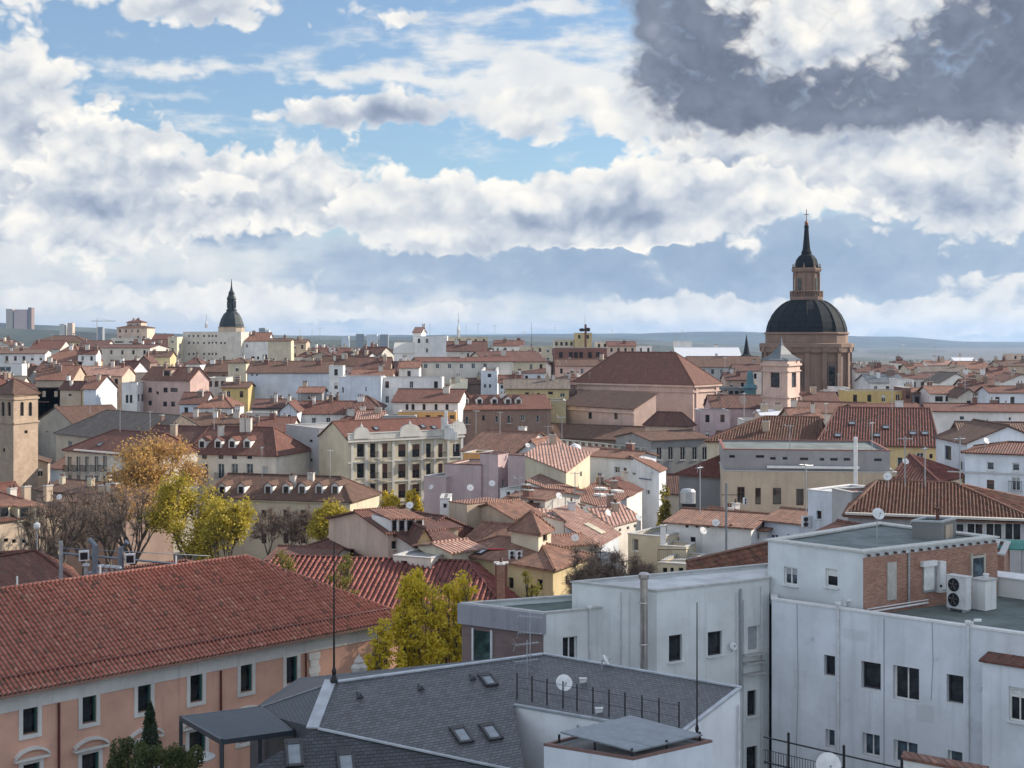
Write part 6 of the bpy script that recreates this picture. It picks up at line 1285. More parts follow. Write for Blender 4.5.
far('long blue white wall house with brown roof in the left middle', 247, 329, 373, 362, 320, 'blue', B_, L=13, ch=2, wins=[(252, 375, 1.6, 1.6), (257, 375, 1.6, 1.6), (252, 385, 1.6, 1.6)])
far('bright white narrow stair tower between two blue white walls', 329, 343, 366, None, 312, 'white', None, L=4, name='stair_tower', cat='tower')
far('blue white blank wall house right of the bright narrow tower', 339, 381, 377, None, 288, 'blue', K_, L=9, wins=[(343, 390, 2, 6, 's'), (366, 389, 1, 5, 's')])
far('white upper wall house above the red roofed white house', 381, 442, 378, None, 292, 'white', K_, L=9)
far('white house with long red roof and five windows in the centre', 393, 458, 402, 390, 264, 'white', R_, L=11, sk=2, wins=[(x, 407, 3, 6) for x in (407, 413, 424, 436, 447)], ch=1)
far('orange ground storey below the red roofed white house', 398, 456, 412, None, 255, 'orange', K_, L=5, wins=[(x, 417, 5, 4) for x in (428, 440, 452)])
b = far('brown walled house with long red roof and five white dormers', 457, 551, 410, 396, 270, 'brown', R_, sk=-4, L=12, wins=[(467, 420, 3, 8, 's+'), (483.5, 418, 2.5, 5, 'd'), (497, 419, 3, 7, 's'), (509, 419, 3, 8, 's+'), (523, 418, 4, 6, 's'), (538, 419, 3, 7, 's')])
for px in (465.5, 479.5, 494.5, 508, 518.5): dormer(b, px, 404.5, 1.3, 1.1, 'white', R_, 'd')
far('long pale house with a row of grey windows and thin red roof', 418, 513, 362, 358, 350, 'pale', R_, sk=-6, L=8, wins=[(x, 366, 3.4, 4.6, 's') for x in (425.8, 437.6, 449.7, 461.5, 473.4, 485.3)])
far('brown shed roofed house right of the long pale house', 486, 546, 362, 352, 372, 'cream', K_, sk=-6, L=16)
far('blue rendered small house below the long pale house', 481, 497, 371, None, 316, 'blue', R_, xs=500, wins=[(489.5, 375.5, 3.5, 3.5), (485, 386, 2.5, 4, 's'), (490, 386, 2.5, 4, 's')], L=6)
far('red roofed house with long blue glazed strip in the centre', 499, 522, 383, 376, 312, 'blue', R_, L=8, wins=[(504, 387, 7, 4, 's'), (515, 387, 9, 4, 's')])
far('small house with cream awning roof below the long pale house', 451, 466, 388, 380, 322, 'pale', simple('cream_canvas', (.60, .55, .42), .8), L=5)
far('low beige house left of the cream awning roof', 440, 453, 384, None, 324, 'sand', None, L=6)
far('brown walled small house right of the cream awning roof', 466, 480, 384, 379, 324, 'brown', B_, L=6)
far('red steep roof house with white gable parapets in the middle', 355, 389, 371, 358, 330, 'sand', K_, L=11, ch=1)
far('orange tiled lean to in front of the steep red roof', 352, 392, 376, 370, 312, 'white', O_, L=7, ch=1)
far('dark rooftops house left of the long pale house', 398, 420, 372, 362, 345, 'sand', K_, L=10, ch=3)
far('orange roof strip with white hatches left of the long pale house', 399, 419, 368, 362, 336, 'white', O_, L=8)
far('rounded brown roof house with skylight box in front of the blue white wall', 346, 380, 409, 397, 262, 'grey', K_, kind='hip', L=10)
far('grey blue gabled attic house before the long blue white wall', 280, 297, 411, 402, 262, 'blue', R_, kind='gy', L=9)
far('red roofed house with small grey gablet before the blue white wall', 292, 350, 414, 402, 268, 'white', R_, L=10, ch=2)
far('low grey shed with orange roof before the long blue white wall', 298, 322, 393, 388, 282, 'slateg', O_, L=7)
far('red hipped roof behind the cream pediment block', 336, 378, 424, 410, 256, 'pale', R_, kind='hip', L=10, ch=1)
far('salmon roofed house behind the cream pediment block', 356, 382, 424, 412, 252, 'pale', P_K, L=9)
far('teal glazed terrace house behind the cream pediment block', 384, 416, 416, None, 252, 'slateg', simple('teal_roof', (.20, .30, .34), .4), L=5)
far('dark clutter roofed house left of the grey blue gabled attic', 252, 282, 408, 400, 285, 'dgrey', K_, L=10, ch=2)
# centre far
far('white house with black square window and small roof tower in the centre', 413, 421, 333, 328, 460, 'white', K_, xs=426, wins=[(423.5, 331, 2, 2)], side=[(423.5, 331, 2, 2)], L=4, name='roof_tower', cat='tower')
far('pale curved roof house left of the white roof tower', 394, 430, 353, 343, 450, 'white', simple('pale_roof', (.55, .53, .48), .7), L=12, ch=1)
far('grey blue blank block right of the white roof tower', 431, 447, 336, None, 440, 'cold', None, L=10)
far('white block under the roof tower', 415, 431, 336.5, None, 448, 'white', None, L=9)
far('large beige gabled wall house in the far centre', 447, 488, 337, None, 450, 'cream', R_, sk=-4, xs=497, L=10)
far('dark roofed house with two small arched windows before the beige gabled wall', 447, 486, 351, 342, 412, 'pale', K_, L=9, wins=[(468, 355, 2.2, 3.5), (474, 355, 2.2, 3.5)], ch=1)
far('red roofed white house at the far centre skyline', 494, 524, 346, 341, 470, 'white', R_, L=10, ch=1)
far('white gabled house with two tiny windows left of the pink church', 508, 551, 366, 351, 395, 'white', K_, kind='gy', L=16, wins=[(539.5, 357, 1.6, 1.6), (546, 357, 1.6, 1.6)])
far('dark low roofed house in front of the white gabled house', 508, 545, 373, 367, 372, 'blue', K_, L=8, ch=2)
far('yellow walled house with grey brown roof left of the pink church', 505, 569, 389, 380, 292, 'yellow', G_R, L=11, wins=[(527, 394, 4, 3.5), (538.5, 395, 3.5, 4.5), (550.5, 393, 5, 3), (562.5, 395, 5, 4, 's')], ch=2)
far('lower yellow green house next to the church aisle', 546, 566, 401, None, 280, 'olive', B_, L=8, wins=[(550, 407, 5, 3)])
far('brown shop house under red eave left of the yellow green house', 508, 549, 407, 400, 276, 'sand', R_, L=8, wins=[(525, 412, 4, 5), (536, 412, 5, 6, 's')])
far('brick red block with dark windows left behind the pink church', 554, 607, 348, None, 420, 'brickred', R_, wins=[(x, 355, 4, 6) for x in (561, 571, 576, 581, 590, 598)], L=14)
far('salmon low roofs before the brick red block', 556, 598, 366, 360, 385, 'pink', B_, L=8)
far('yellow block with tall roof tower left part on the far skyline', 554, 574, 340, None, 520, 'cream', None, L=12, win=(4, 1))
far('yellow roof tower with dark mast head on the far skyline', 575, 592, 333, None, 515, 'yellow', None, L=9, name='roof_tower', cat='tower', win=(2, 1))
far('cream strip house left of the brick red block', 520, 552, 346, None, 455, 'cream', None, L=10)
far('small white houses row right of the yellow roof tower', 596, 620, 342, None, 530, 'pale', None, L=10, win=(4, 1))
far('pinkish low house right of the yellow roof tower', 608, 636, 346, 342, 500, 'peach', R_, L=10)
far('white flat house behind the pink church ridge', 630, 652, 346, None, 520, 'white', None, L=10)
far('long white warehouse roof right behind the pink church', 677, 741, 357, 348, 470, 'white', simple('pale_metal_roof', (.60, .62, .66), .6), L=14)
far('pale rooftop box above the white warehouse', 676, 692, 341, None, 500, 'white', None, L=8)
far('grey gabled hall right of the pink church roof', 690, 762, 367, 357, 420, 'grey', B_, L=14, ch=1)
far('brown roofed house with orange lit wall right of the pink church', 726, 748, 380, 373, 372, 'peach', K_, L=9, ch=1)
far('dark glazed house front right of the pink church', 712, 745, 388, None, 335, 'dgrey', K_, L=8, win=(6, 2))
far('white house with round tank between church and dome', 735, 762, 371, 365, 380, 'white', K_, L=9, ch=1)
b = far('mauve pink church house with oculus gable and dark base line', 712, 764, 408, 396, 270, 'mauve', K_, L=10, wins=[(742, 423, 6, 6)], name='gable_house'); t_ = MB(); onwall(b, 0, 738, 404, .1, .1, .1, 'stone_ball', CHW); t_.lathe([(.75, 0), (.75, .2)], 20); o = t_.build('oculus', [WM('church')], b.t); aa = wall_at(b, 0, 743, 400, .3); o.location = aa - Vector(b.org); o.rotation_euler = (R(90), 0, b.t.rotation_euler.z)
far('mauve lower wall house right of the pink church corner', 700, 730, 411, None, 262, 'mauve', K_, L=8)
far('grey flat roofed house with skylight below the bell tower', 745, 790, 421, None, 240, 'pale', None, L=8)
far('light capped small house at the foot of the bell tower', 762, 796, 416, 411, 236, 'peach', simple('pale_metal_roof', (.60, .62, .66), .6), L=7)
far('brown tiled house left of the long ochre wall', 792, 822, 420, 409, 222, 'sand', O_, L=10, ch=1)
far('dark red roof cluster below the balustrade of the dome', 808, 840, 404, 393, 262, 'white', K_, L=11, ch=2)
far('white house with red chimney right of the dome balustrade', 834, 850, 388, None, 280, 'white', None, L=6, win=(2, 1))
far('long ochre yellow wall right of the dome', 848, 905, 391, None, 272, 'ochre', R_, L=8)
far('slim red brick party wall right of the ochre wall', 905, 911, 388, None, 270, 'brickred', R_, L=8)
far('grey house with dark windows right of the ochre wall', 912, 932, 393, 389, 275, 'slateg', O_, L=8, win=(2, 1))
far('white shed roof house with dark veranda right of the grey house', 931, 962, 394, 387, 268, 'white', O_, kind='gx', L=9, wins=[(939, 399, 8, 5), (950, 399, 9, 5)])
far('cream gable beside the white veranda house', 958, 980, 397, 389, 262, 'pale', B_, kind='gy', L=8)
far('dark red roof cluster on the right middle', 968, 1000, 392, 380, 285, 'pale', K_, L=11, ch=3)
far('long red ridge house with white blue wall at the right edge', 990, 1050, 393, 387, 255, 'blue', R_, L=7)
far('white gable house with arched window on the right', 940, 972, 383, 373, 315, 'white', G_R, kind='gy', L=12, wins=[(954, 386, 2, 4)])
far('pale blue roofed broad house right of the dome', 870, 905, 383, 375, 318, 'white', SLATEB, L=13, ch=2)
far('white box house beside the pale blue roof', 898, 914, 380, None, 305, 'white', None, L=7)
far('long dark eaved house across the right middle', 884, 944, 379, 374, 330, 'grey', K_, L=9, win=(7, 1), ch=2)
far('white house with four dark chimneys right of the dome', 856, 872, 372, 367, 360, 'white', K_, L=8, ch=3)
far('twin stacked brick house hard right of the dome', 850, 866, 366, None, 375, 'white', K_, L=8, wins=[(854, 373, 4, 5)])
far('red roofs row with black pots right of the dome', 866, 898, 372, 366, 400, 'pale', K_, L=10, ch=4)
far('small white tower house with red cap on the right skyline', 896, 911, 363, 361, 420, 'white', R_, kind='hip', L=6, win=(2, 1))
far('orange lit house beside the small white tower house', 908, 926, 369, 364, 410, 'cream', O_, L=8, ch=1)
far('long white blue house with shallow roof on the right', 922, 970, 372, 367, 380, 'blue', G_R, L=9, win=(5, 1))
far('pale roofed white house on the right skyline', 928, 952, 365, 361, 450, 'white', P_K, L=9, ch=1)
far('wide orange roofed house on the right skyline', 958, 990, 369, 362, 420, 'peach', O_, L=11, ch=1)
far('pink brick block with small windows on the right skyline', 982, 1002, 363, None, 480, 'pink', None, L=9, win=(5, 2))
far('tall pale tower block at the right edge skyline', 1012, 1040, 354, None, 560, 'peach', None, L=10, win=(4, 3))
far('brick house with light gable at the right edge', 994, 1012, 375, 368, 370, 'brickred', R_, L=9, ch=2)
far('white gable with red roof at the far right edge', 1004, 1040, 382, 374, 330, 'white', O_, kind='gy', L=12, ch=1)
far('red roof over white wall right of the arched window gable', 968, 998, 380, 374, 345, 'white', R_, L=9, ch=2)
far('low white house with bright roof on the right skyline', 955, 976, 361, 358, 520, 'white', simple('pale_metal_roof', (.60, .62, .66), .6), L=8)
far('small brown roofed house far right below the tall block', 1000, 1030, 366, 361, 430, 'sand', B_, L=10, ch=1)
# tower blocks on the left horizon
for k, (x0, x1, y, w, lb) in enumerate(((6, 12.5, 309, 'sand', 'narrow sandy tower block, leftmost on the far left horizon'), (14, 27, 309.5, 'pink', 'wide pinkish tower block between two narrow ones on the far left horizon'), (28, 31.5, 307.5, 'brown', 'narrow brown tower block right of the wide one on the far left horizon'))):
    b = house('tower_block', lb, x0, 3900, x1, 3900, y, 24, wall=w, cat='tower block', group='tower blocks on the left horizon', foot=False, z0=-34)
def horizon_block(px, py, w, h_, wall, lb, d=2600): b = house('distant_block', lb, px - w / 2, d, px + w / 2, d, py, 14, wall=wall, cat='apartment block', foot=False, z0=-25); return b
for (px, py, w, wl_, lb) in ((262, 328, 6, 'slateg', 'grey distant block just right of the green dome'), (267, 330, 4, 'cold', 'small grey distant block second right of the green dome'), (360, 334, 8, 'slateg', 'blue grey distant block above the centre left rooftops'), (372, 334.5, 10, 'cold', 'wider blue grey distant block above the centre left rooftops'), (384, 334.5, 8, 'slateg', 'third blue grey distant block above the centre left rooftops'), (345, 336, 7, 'cold', 'low distant block left of the blue grey three'), (70, 323, 5, 'peach', 'pinkish distant block on the left ridge'), (62, 324, 5, 'pale', 'pale distant block on the left ridge'), (100, 327, 5, 'slateg', 'grey distant block near the crane'), (705, 348, 30, 'slateg', 'long grey distant hall behind the white warehouse')): horizon_block(px, py, w, 10, wl_, lb)
# construction crane
q = pix(97, 335, 1500); t = thing('tower_crane', 'thin tower crane with long jib on the left horizon', 'crane', q - Vector((0, 0, 10))); m = MB(); m.tube([(0, 0, 0), (0, 0, 26)], .35, 4); m.build('mast', [simple('crane_grey', (.35, .33, .32), .6)], t); m = MB(); m.tube([(-6, 0, 25), (20, 0, 25)], .3, 4); m.tube([(0, 0, 28), (16, 0, 25.2)], .12, 3); m.tube([(0, 0, 25), (0, 0, 28)], .25, 4); m.build('jib', [simple('crane_grey', (.35, .33, .32), .6)], t)
# ================================================================== further roofs between the traced ones
FILLN = 0
def sky_top(px): return float(np.interp(px, [0, 60, 110, 150, 180, 240, 300, 380, 420, 500, 560, 640, 700, 760, 860, 900, 960, 1024], [337, 339, 338, 338, 340, 341, 346, 347, 348, 346, 349, 350, 352, 358, 366, 366, 363, 364]))
VIS = [(f[0], f[1]) for f in FOOT]
def inside(poly, q):
    c = False; n = len(poly)
    for i in range(n):
        a, b_ = poly[i], poly[(i + 1) % n]
        if (a.y > q.y) != (b_.y > q.y) and q.x < (b_.x - a.x) * (q.y - a.y) / (b_.y - a.y) + a.x: c = not c
    return c
BOX = []
for poly, zt_ in VIS:
    for_px = [512 + FPX * q.x / q.y for q in poly]; dmin = min(q.y for q in poly); top = HZ + (CAMH - zt_) * FPX / dmin; BOX.append((min(for_px), max(for_px), dmin, top, poly))
KEEP = [(36, 162, 452, 335), (722, 905, 512, 149), (514, 668, 560, 200), (340, 468, 516, 230), (-5, 42, 484, 220), (186, 276, 480, 228), (64, 134, 490, 216), (286, 350, 474, 240), (560, 722, 432, 285), (530, 712, 470, 250), (758, 854, 396, 340), (758, 804, 418, 262), (166, 296, 363, 500), (816, 940, 476, 182), (420, 530, 500, 188), (704, 824, 450, 188), (455, 552, 432, 270), (391, 459, 420, 262), (140, 212, 408, 310), (245, 345, 398, 318)]
FR = random.Random(21); placed = []
walls_ = ['white', 'pale', 'cream', 'sand', 'blue', 'grey', 'pink', 'white', 'blue', 'white', 'pale', 'beige', 'white', 'grey']; roofs_ = [('red', T_RED), ('brown', T_BROWN), ('dark', T_DARK), ('red', T_RED), ('brown', T_BROWN), ('dark', T_DARK), ('grey brown', T_GREY), ('orange', T_ORANGE)]
for row, d in enumerate((131, 139, 148, 158, 168, 179, 191, 205, 218, 232, 248, 264, 282, 300, 320, 342, 366, 392, 420, 452, 488, 528, 575, 630)):
    near_ = d < 200
    px = (440 if near_ else -20) + FR.uniform(0, 20)
    while px < (700 if near_ else 1044):
        wm = FR.uniform(4, 7) if near_ else FR.uniform(6, 11.5); wpx = wm / d * FPX; Lm = FR.uniform(4, 6) if near_ else FR.uniform(6, 10); dd_ = d + FR.uniform(-8, 8); x0, x1 = px, px + wpx; px = x1 + FR.uniform(0, 5)
        fp_ = quad(x0, dd_ + (sk_ := FR.uniform(-4, 4)), x1, dd_ - sk_, Lm)
        tst = [fp_[0].lerp(fp_[2], f) for f in (0, .25, .5, .75, 1)] + [fp_[1].lerp(fp_[3], f) for f in (0, .25, .75, 1)] + [fp_[0].lerp(fp_[1], .5), fp_[2].lerp(fp_[3], .5), fp_[1].lerp(fp_[2], .5), fp_[0].lerp(fp_[3], .5)]
        if any(inside(B2[4], q) for B2 in BOX for q in tst) or any(inside(fp_, q) for B2 in BOX for q in B2[4]): continue
        rise = FR.uniform(.8, 1.5) if near_ else FR.uniform(1.4, 2.6); ytop = max(sky_top((x0 + x1) / 2) + FR.uniform(0, 4), 0)
        for B2 in BOX:
            if B2[2] > dd_ and B2[0] < x1 and B2[1] > x0: ytop = max(ytop, B2[3] + (11 if B2[2] < 200 else (16 if B2[2] < 320 else 9)) + FR.uniform(0, 4))
        for (a0, a1, yb_, dm_) in KEEP:
            if dd_ < dm_ and a0 < x1 and a1 > x0: ytop = max(ytop, yb_)
        zt_ = CAMH - (ytop - HZ) / FPX * (dd_ + Lm / 2); ze = min(zt_ - rise, ground_z(0, dd_) + 20)
        if ze < ground_z(0, dd_) + 4: continue
        wl_ = FR.choice(walls_); rn, rm = FR.choice(roofs_); rn, rm = FR.choice((('pink', T_PINK), ('orange', T_ORANGE), ('warm brown', T_WARM), ('red', T_RED))) if near_ else (rn, rm)
        b = house('house', '', x0, dd_, x1, dd_, 0, wall=wl_, roof=FR.choice(('gx', 'gx', 'hip', 'gy')), h=rise, mat=rm, pts=fp_, z1=ze, foot=False, walls=False); b.grid(0, max(2, int(wm / 2.4)), 3, .9, 1.5, 'mix', miss=.15); b.grid(1, max(1, int(Lm / 3.4)), 2, .8, 1.3, 'mix', miss=.3); b.grid(3, max(1, int(Lm / 3.4)), 2, .8, 1.3, 'mix', miss=.3); b.walls()
        for q in range(FR.choice((1, 2, 3, 4))): autostack(b, 1)
        if FR.random() < .5: S_ = b.slopes[0]; roofbit(b, *[(512 + FPX * v.x / v.y, HZ + (CAMH - v.z) / v.y * FPX) for v in [(S_[0] + S_[1] + S_[2] + S_[-1]) / 4]][0], .8, 1.0)
        FILLN += 1; placed.append((b, wl_, rn, (x0 + x1) / 2, ytop, dd_))
        BOX.append((x0, x1, dd_, ytop, fp_))
LM = [(18, 430, 'brick tower'), (56, 415, 'stone gable'), (120, 340, 'pale hotel'), (170, 390, 'pinkish grey house'), (212, 345, 'white tenement'), (232, 440, 'balcony town house'), (288, 385, 'long blue white wall'), (320, 455, 'blank grey block'), (405, 440, 'cream pediment block'), (420, 340, 'white roof tower'), (460, 370, 'long pale house'), (505, 410, 'brown walled dormer house'), (470, 345, 'beige gabled wall'), (536, 392, 'yellow walled house'), (585, 340, 'yellow roof tower'), (640, 370, 'pink church'), (620, 455, 'stone gallery'), (710, 352, 'white warehouse'), (740, 405, 'oculus gable house'), (782, 390, 'bell tower'), (806, 360, 'big dome'), (876, 398, 'ochre wall'), (878, 425, 'yellow ridge house'), (760, 430, 'old tile house'), (480, 505, 'beige stair tower'), (545, 500, 'cream slope house'), (600, 500, 'orange slope house'), (570, 540, 'lavender house'), (640, 540, 'olive blank house'), (945, 395, 'white veranda house'), (990, 366, 'right skyline blocks'), (930, 370, 'long white blue house'), (1000, 440, 'white attic house')]
groups = {}
for it in placed:
    b, wl_, rn, px, py, dd_ = it; l = min(LM, key=lambda q: abs(q[0] - px) * .6 + abs(q[1] - py)); key = (wl_, rn, l[2], 'left of' if px < l[0] - 6 else ('right of' if px > l[0] + 6 else 'beside'))
    groups.setdefault(key, []).append(it)
ORD = ['leftmost', 'second from left', 'third from left', 'fourth from left', 'fifth from left', 'sixth from left', 'seventh from left', 'eighth from left']
WN = dict(white='white', pale='off white', cream='cream', sand='sandy', blue='bluish white', grey='grey', pink='pink', peach='peach', yellow='yellow', beige='beige')
for (wl_, rn, l, side_), its in groups.items():
    its.sort(key=lambda q: q[3])
    for k, it in enumerate(its): it[0].t['label'] = f"{WN[wl_]} {rn} roofed house {side_} the {l}" + (f", {ORD[min(k, 7)]}" if len(its) > 1 else '')
# ================================================================== aerials on the roofs, thin masts against the sky
ya = None
lab_c = 'thin tv aerial standing on a distant roof'
spots = [(x, y, d) for x, y, d in ((275, 362, 322), (312, 340, 480), (320, 338, 470), (300, 338, 500), (430, 335, 440), (458, 337, 450), (466, 337, 452), (478, 337, 449), (495, 341, 470), (515, 343, 470), (524, 346, 455), (532, 346, 455), (555, 340, 520), (612, 342, 530), (676, 341, 500), (682, 341, 500), (690, 341, 500), (560, 372, 380), (566, 374, 370), (548, 378, 360), (886, 366, 400), (903, 361, 420), (935, 362, 450), (960, 362, 450), (52, 342, 620), (146, 338, 640), (20, 388, 330), (100, 367, 340), (118, 367, 340), (196, 358, 380), (214, 361, 360), (243, 359, 345), (383, 390, 290), (300, 402, 268), (620, 390, 300), (604, 391, 300), (590, 391, 300), (725, 373, 372), (838, 393, 262), (930, 386, 268), (965, 388, 262), (1010, 374, 330), (455, 450, 200), (476, 432, 222), (500, 432, 222), (548, 447, 178), (562, 449, 178), (575, 500, 150), (600, 500, 150), (520, 508, 140), (700, 512, 126), (806, 512, 122), (905, 485, 112), (925, 485, 112), (960, 484, 112), (790, 450, 156), (872, 450, 152), (892, 409, 190), (826, 430, 184), (744, 418, 190), (120, 430, 218), (214, 428, 229), (262, 476, 198), (330, 476, 196), (150, 427, 236), (90, 412, 268))]
for i, (px, py, d) in enumerate(spots):
    p = pix(px, py + 1.5, d); h = FR.uniform(2.6, 4.6) * (1.3 if d > 350 else 1.0)
    if ya is None: ya = yagi(p, 3.2, 20, lab_c, 1, 1.1, 2.2); ya['group'] = 'aerials on the distant roofs'; ya.name = 'roof_aerial'; ya['category'] = 'aerial'
    else: copy_thing(ya, p, R(FR.uniform(0, 180)), scale=(1, 1, h / 3.2))
sd = None
for (px, py, d) in ((470, 497, 138), (492, 492, 148), (558, 505, 140), (607, 522, 138), (650, 480, 178), (702, 541, 124), (716, 533, 124), (432, 494, 188), (527, 452, 190), (545, 500, 158), (638, 527, 134), (888, 488, 112), (985, 450, 140), (760, 474, 160), (905, 470, 148), (366, 530, 130), (410, 515, 130), (575, 548, 124), (60, 505, 160)):
    p = pix(px, py, d)
    if sd is None: sd = dish(p, .34, .9, 10, 'small white satellite dish on a tiled roof in the middle distance', mat=COPW); sd['group'] = 'satellite dishes on the middle roofs'
    else: copy_thing(sd, p, R(FR.uniform(-40, 40)))
ac = None
for k, (px, py, d, lb) in enumerate(((806, 528, 118.5, 'white air conditioner on the wall of the white tower house'), (512, 560, 116, 'white air conditioner on the yellow corner house roof'), (519, 560.5, 115.6, 'second white air conditioner beside the one on the yellow corner house'), (745, 505, 150, 'grey air unit at the foot of the cream hall windows'))):
    p = pix(px, py, d)
    if ac is None: ac = copy_thing(AC, p, R(20), lb, (.8, .8, .7))
    else: copy_thing(AC, p, R(20 + 10 * k), lb, (.6, .6, .55))
for (px, yt, yb, d, lb) in ((458.5, 313, 337, 448, 'tallest roof mast of the far centre with lattice foot'), (206.5, 314, 328, 520, 'lattice antenna mast on the white tenement left of the green dome'), (531.5, 322, 346, 455, 'tall slim mast on the cream strip house'), (585, 316, 333, 512, 'red and white mast on the yellow roof tower'), (290.5, 430 - 30, 442, 250, 'black pole standing beside the blank grey block'), (329, 392, 428, 262, 'tall black pole rising behind the blank grey block')):
    p = pix(px, yb, d); h = (yb - yt) / FPX * d; t = pole(p, h, lb, .035 * d / 250, .02 * d / 250, IRON, 'roof_mast', 'mast')
    if d > 400 and 'lattice' in lb: m = MB(); m.lathe([(.5, 0), (.5, h * .3), (.1, h * .55)], 4); m.build('lattice', [ZINC], t)
q = pix(582, 331.5, 510); t = thing('roof_drums', 'dark drum shaped equipment on top of the yellow roof tower', 'equipment', q); m = MB(); m.lathe([(.5, 0), (1.0, .3), (1.0, 1.0), (.3, 1.2)], 12); m.build('drum', [IRON], t); m = MB(); m.lathe([(.5, 0), (.8, .3), (.8, 1.2), (.3, 1.4)], 10, 0, (2.2, 0, 0)); m.build('drum', [IRON], t); m = MB(); m.tube([(1.3, 0, -6), (1.3, 0, 2.6)], .45, 6); m.build('post', [simple('rust', (.12, .05, .035), .8)], t)
q = pix(770, 537, 98); t = thing('grey_pole', 'slim grey street pole in front of the cream hall', 'pole', Vector((q.x, q.y + 20, 8)));
m = MB(); zt0 = ZP(483, q.y + 20); m.tube([(0, 0, 0), (0, 0, zt0 - 8)], .10, 6); m.build('shaft', [simple('pole_grey', (.16, .19, .22), .5)], t); m = MB(); m.tube([(-.4, 0, zt0 - 9), (1.0, 0, zt0 - 9)], .03, 4); m.build('crossbar', [IRON], t)
q = pix(64, 440, 1)
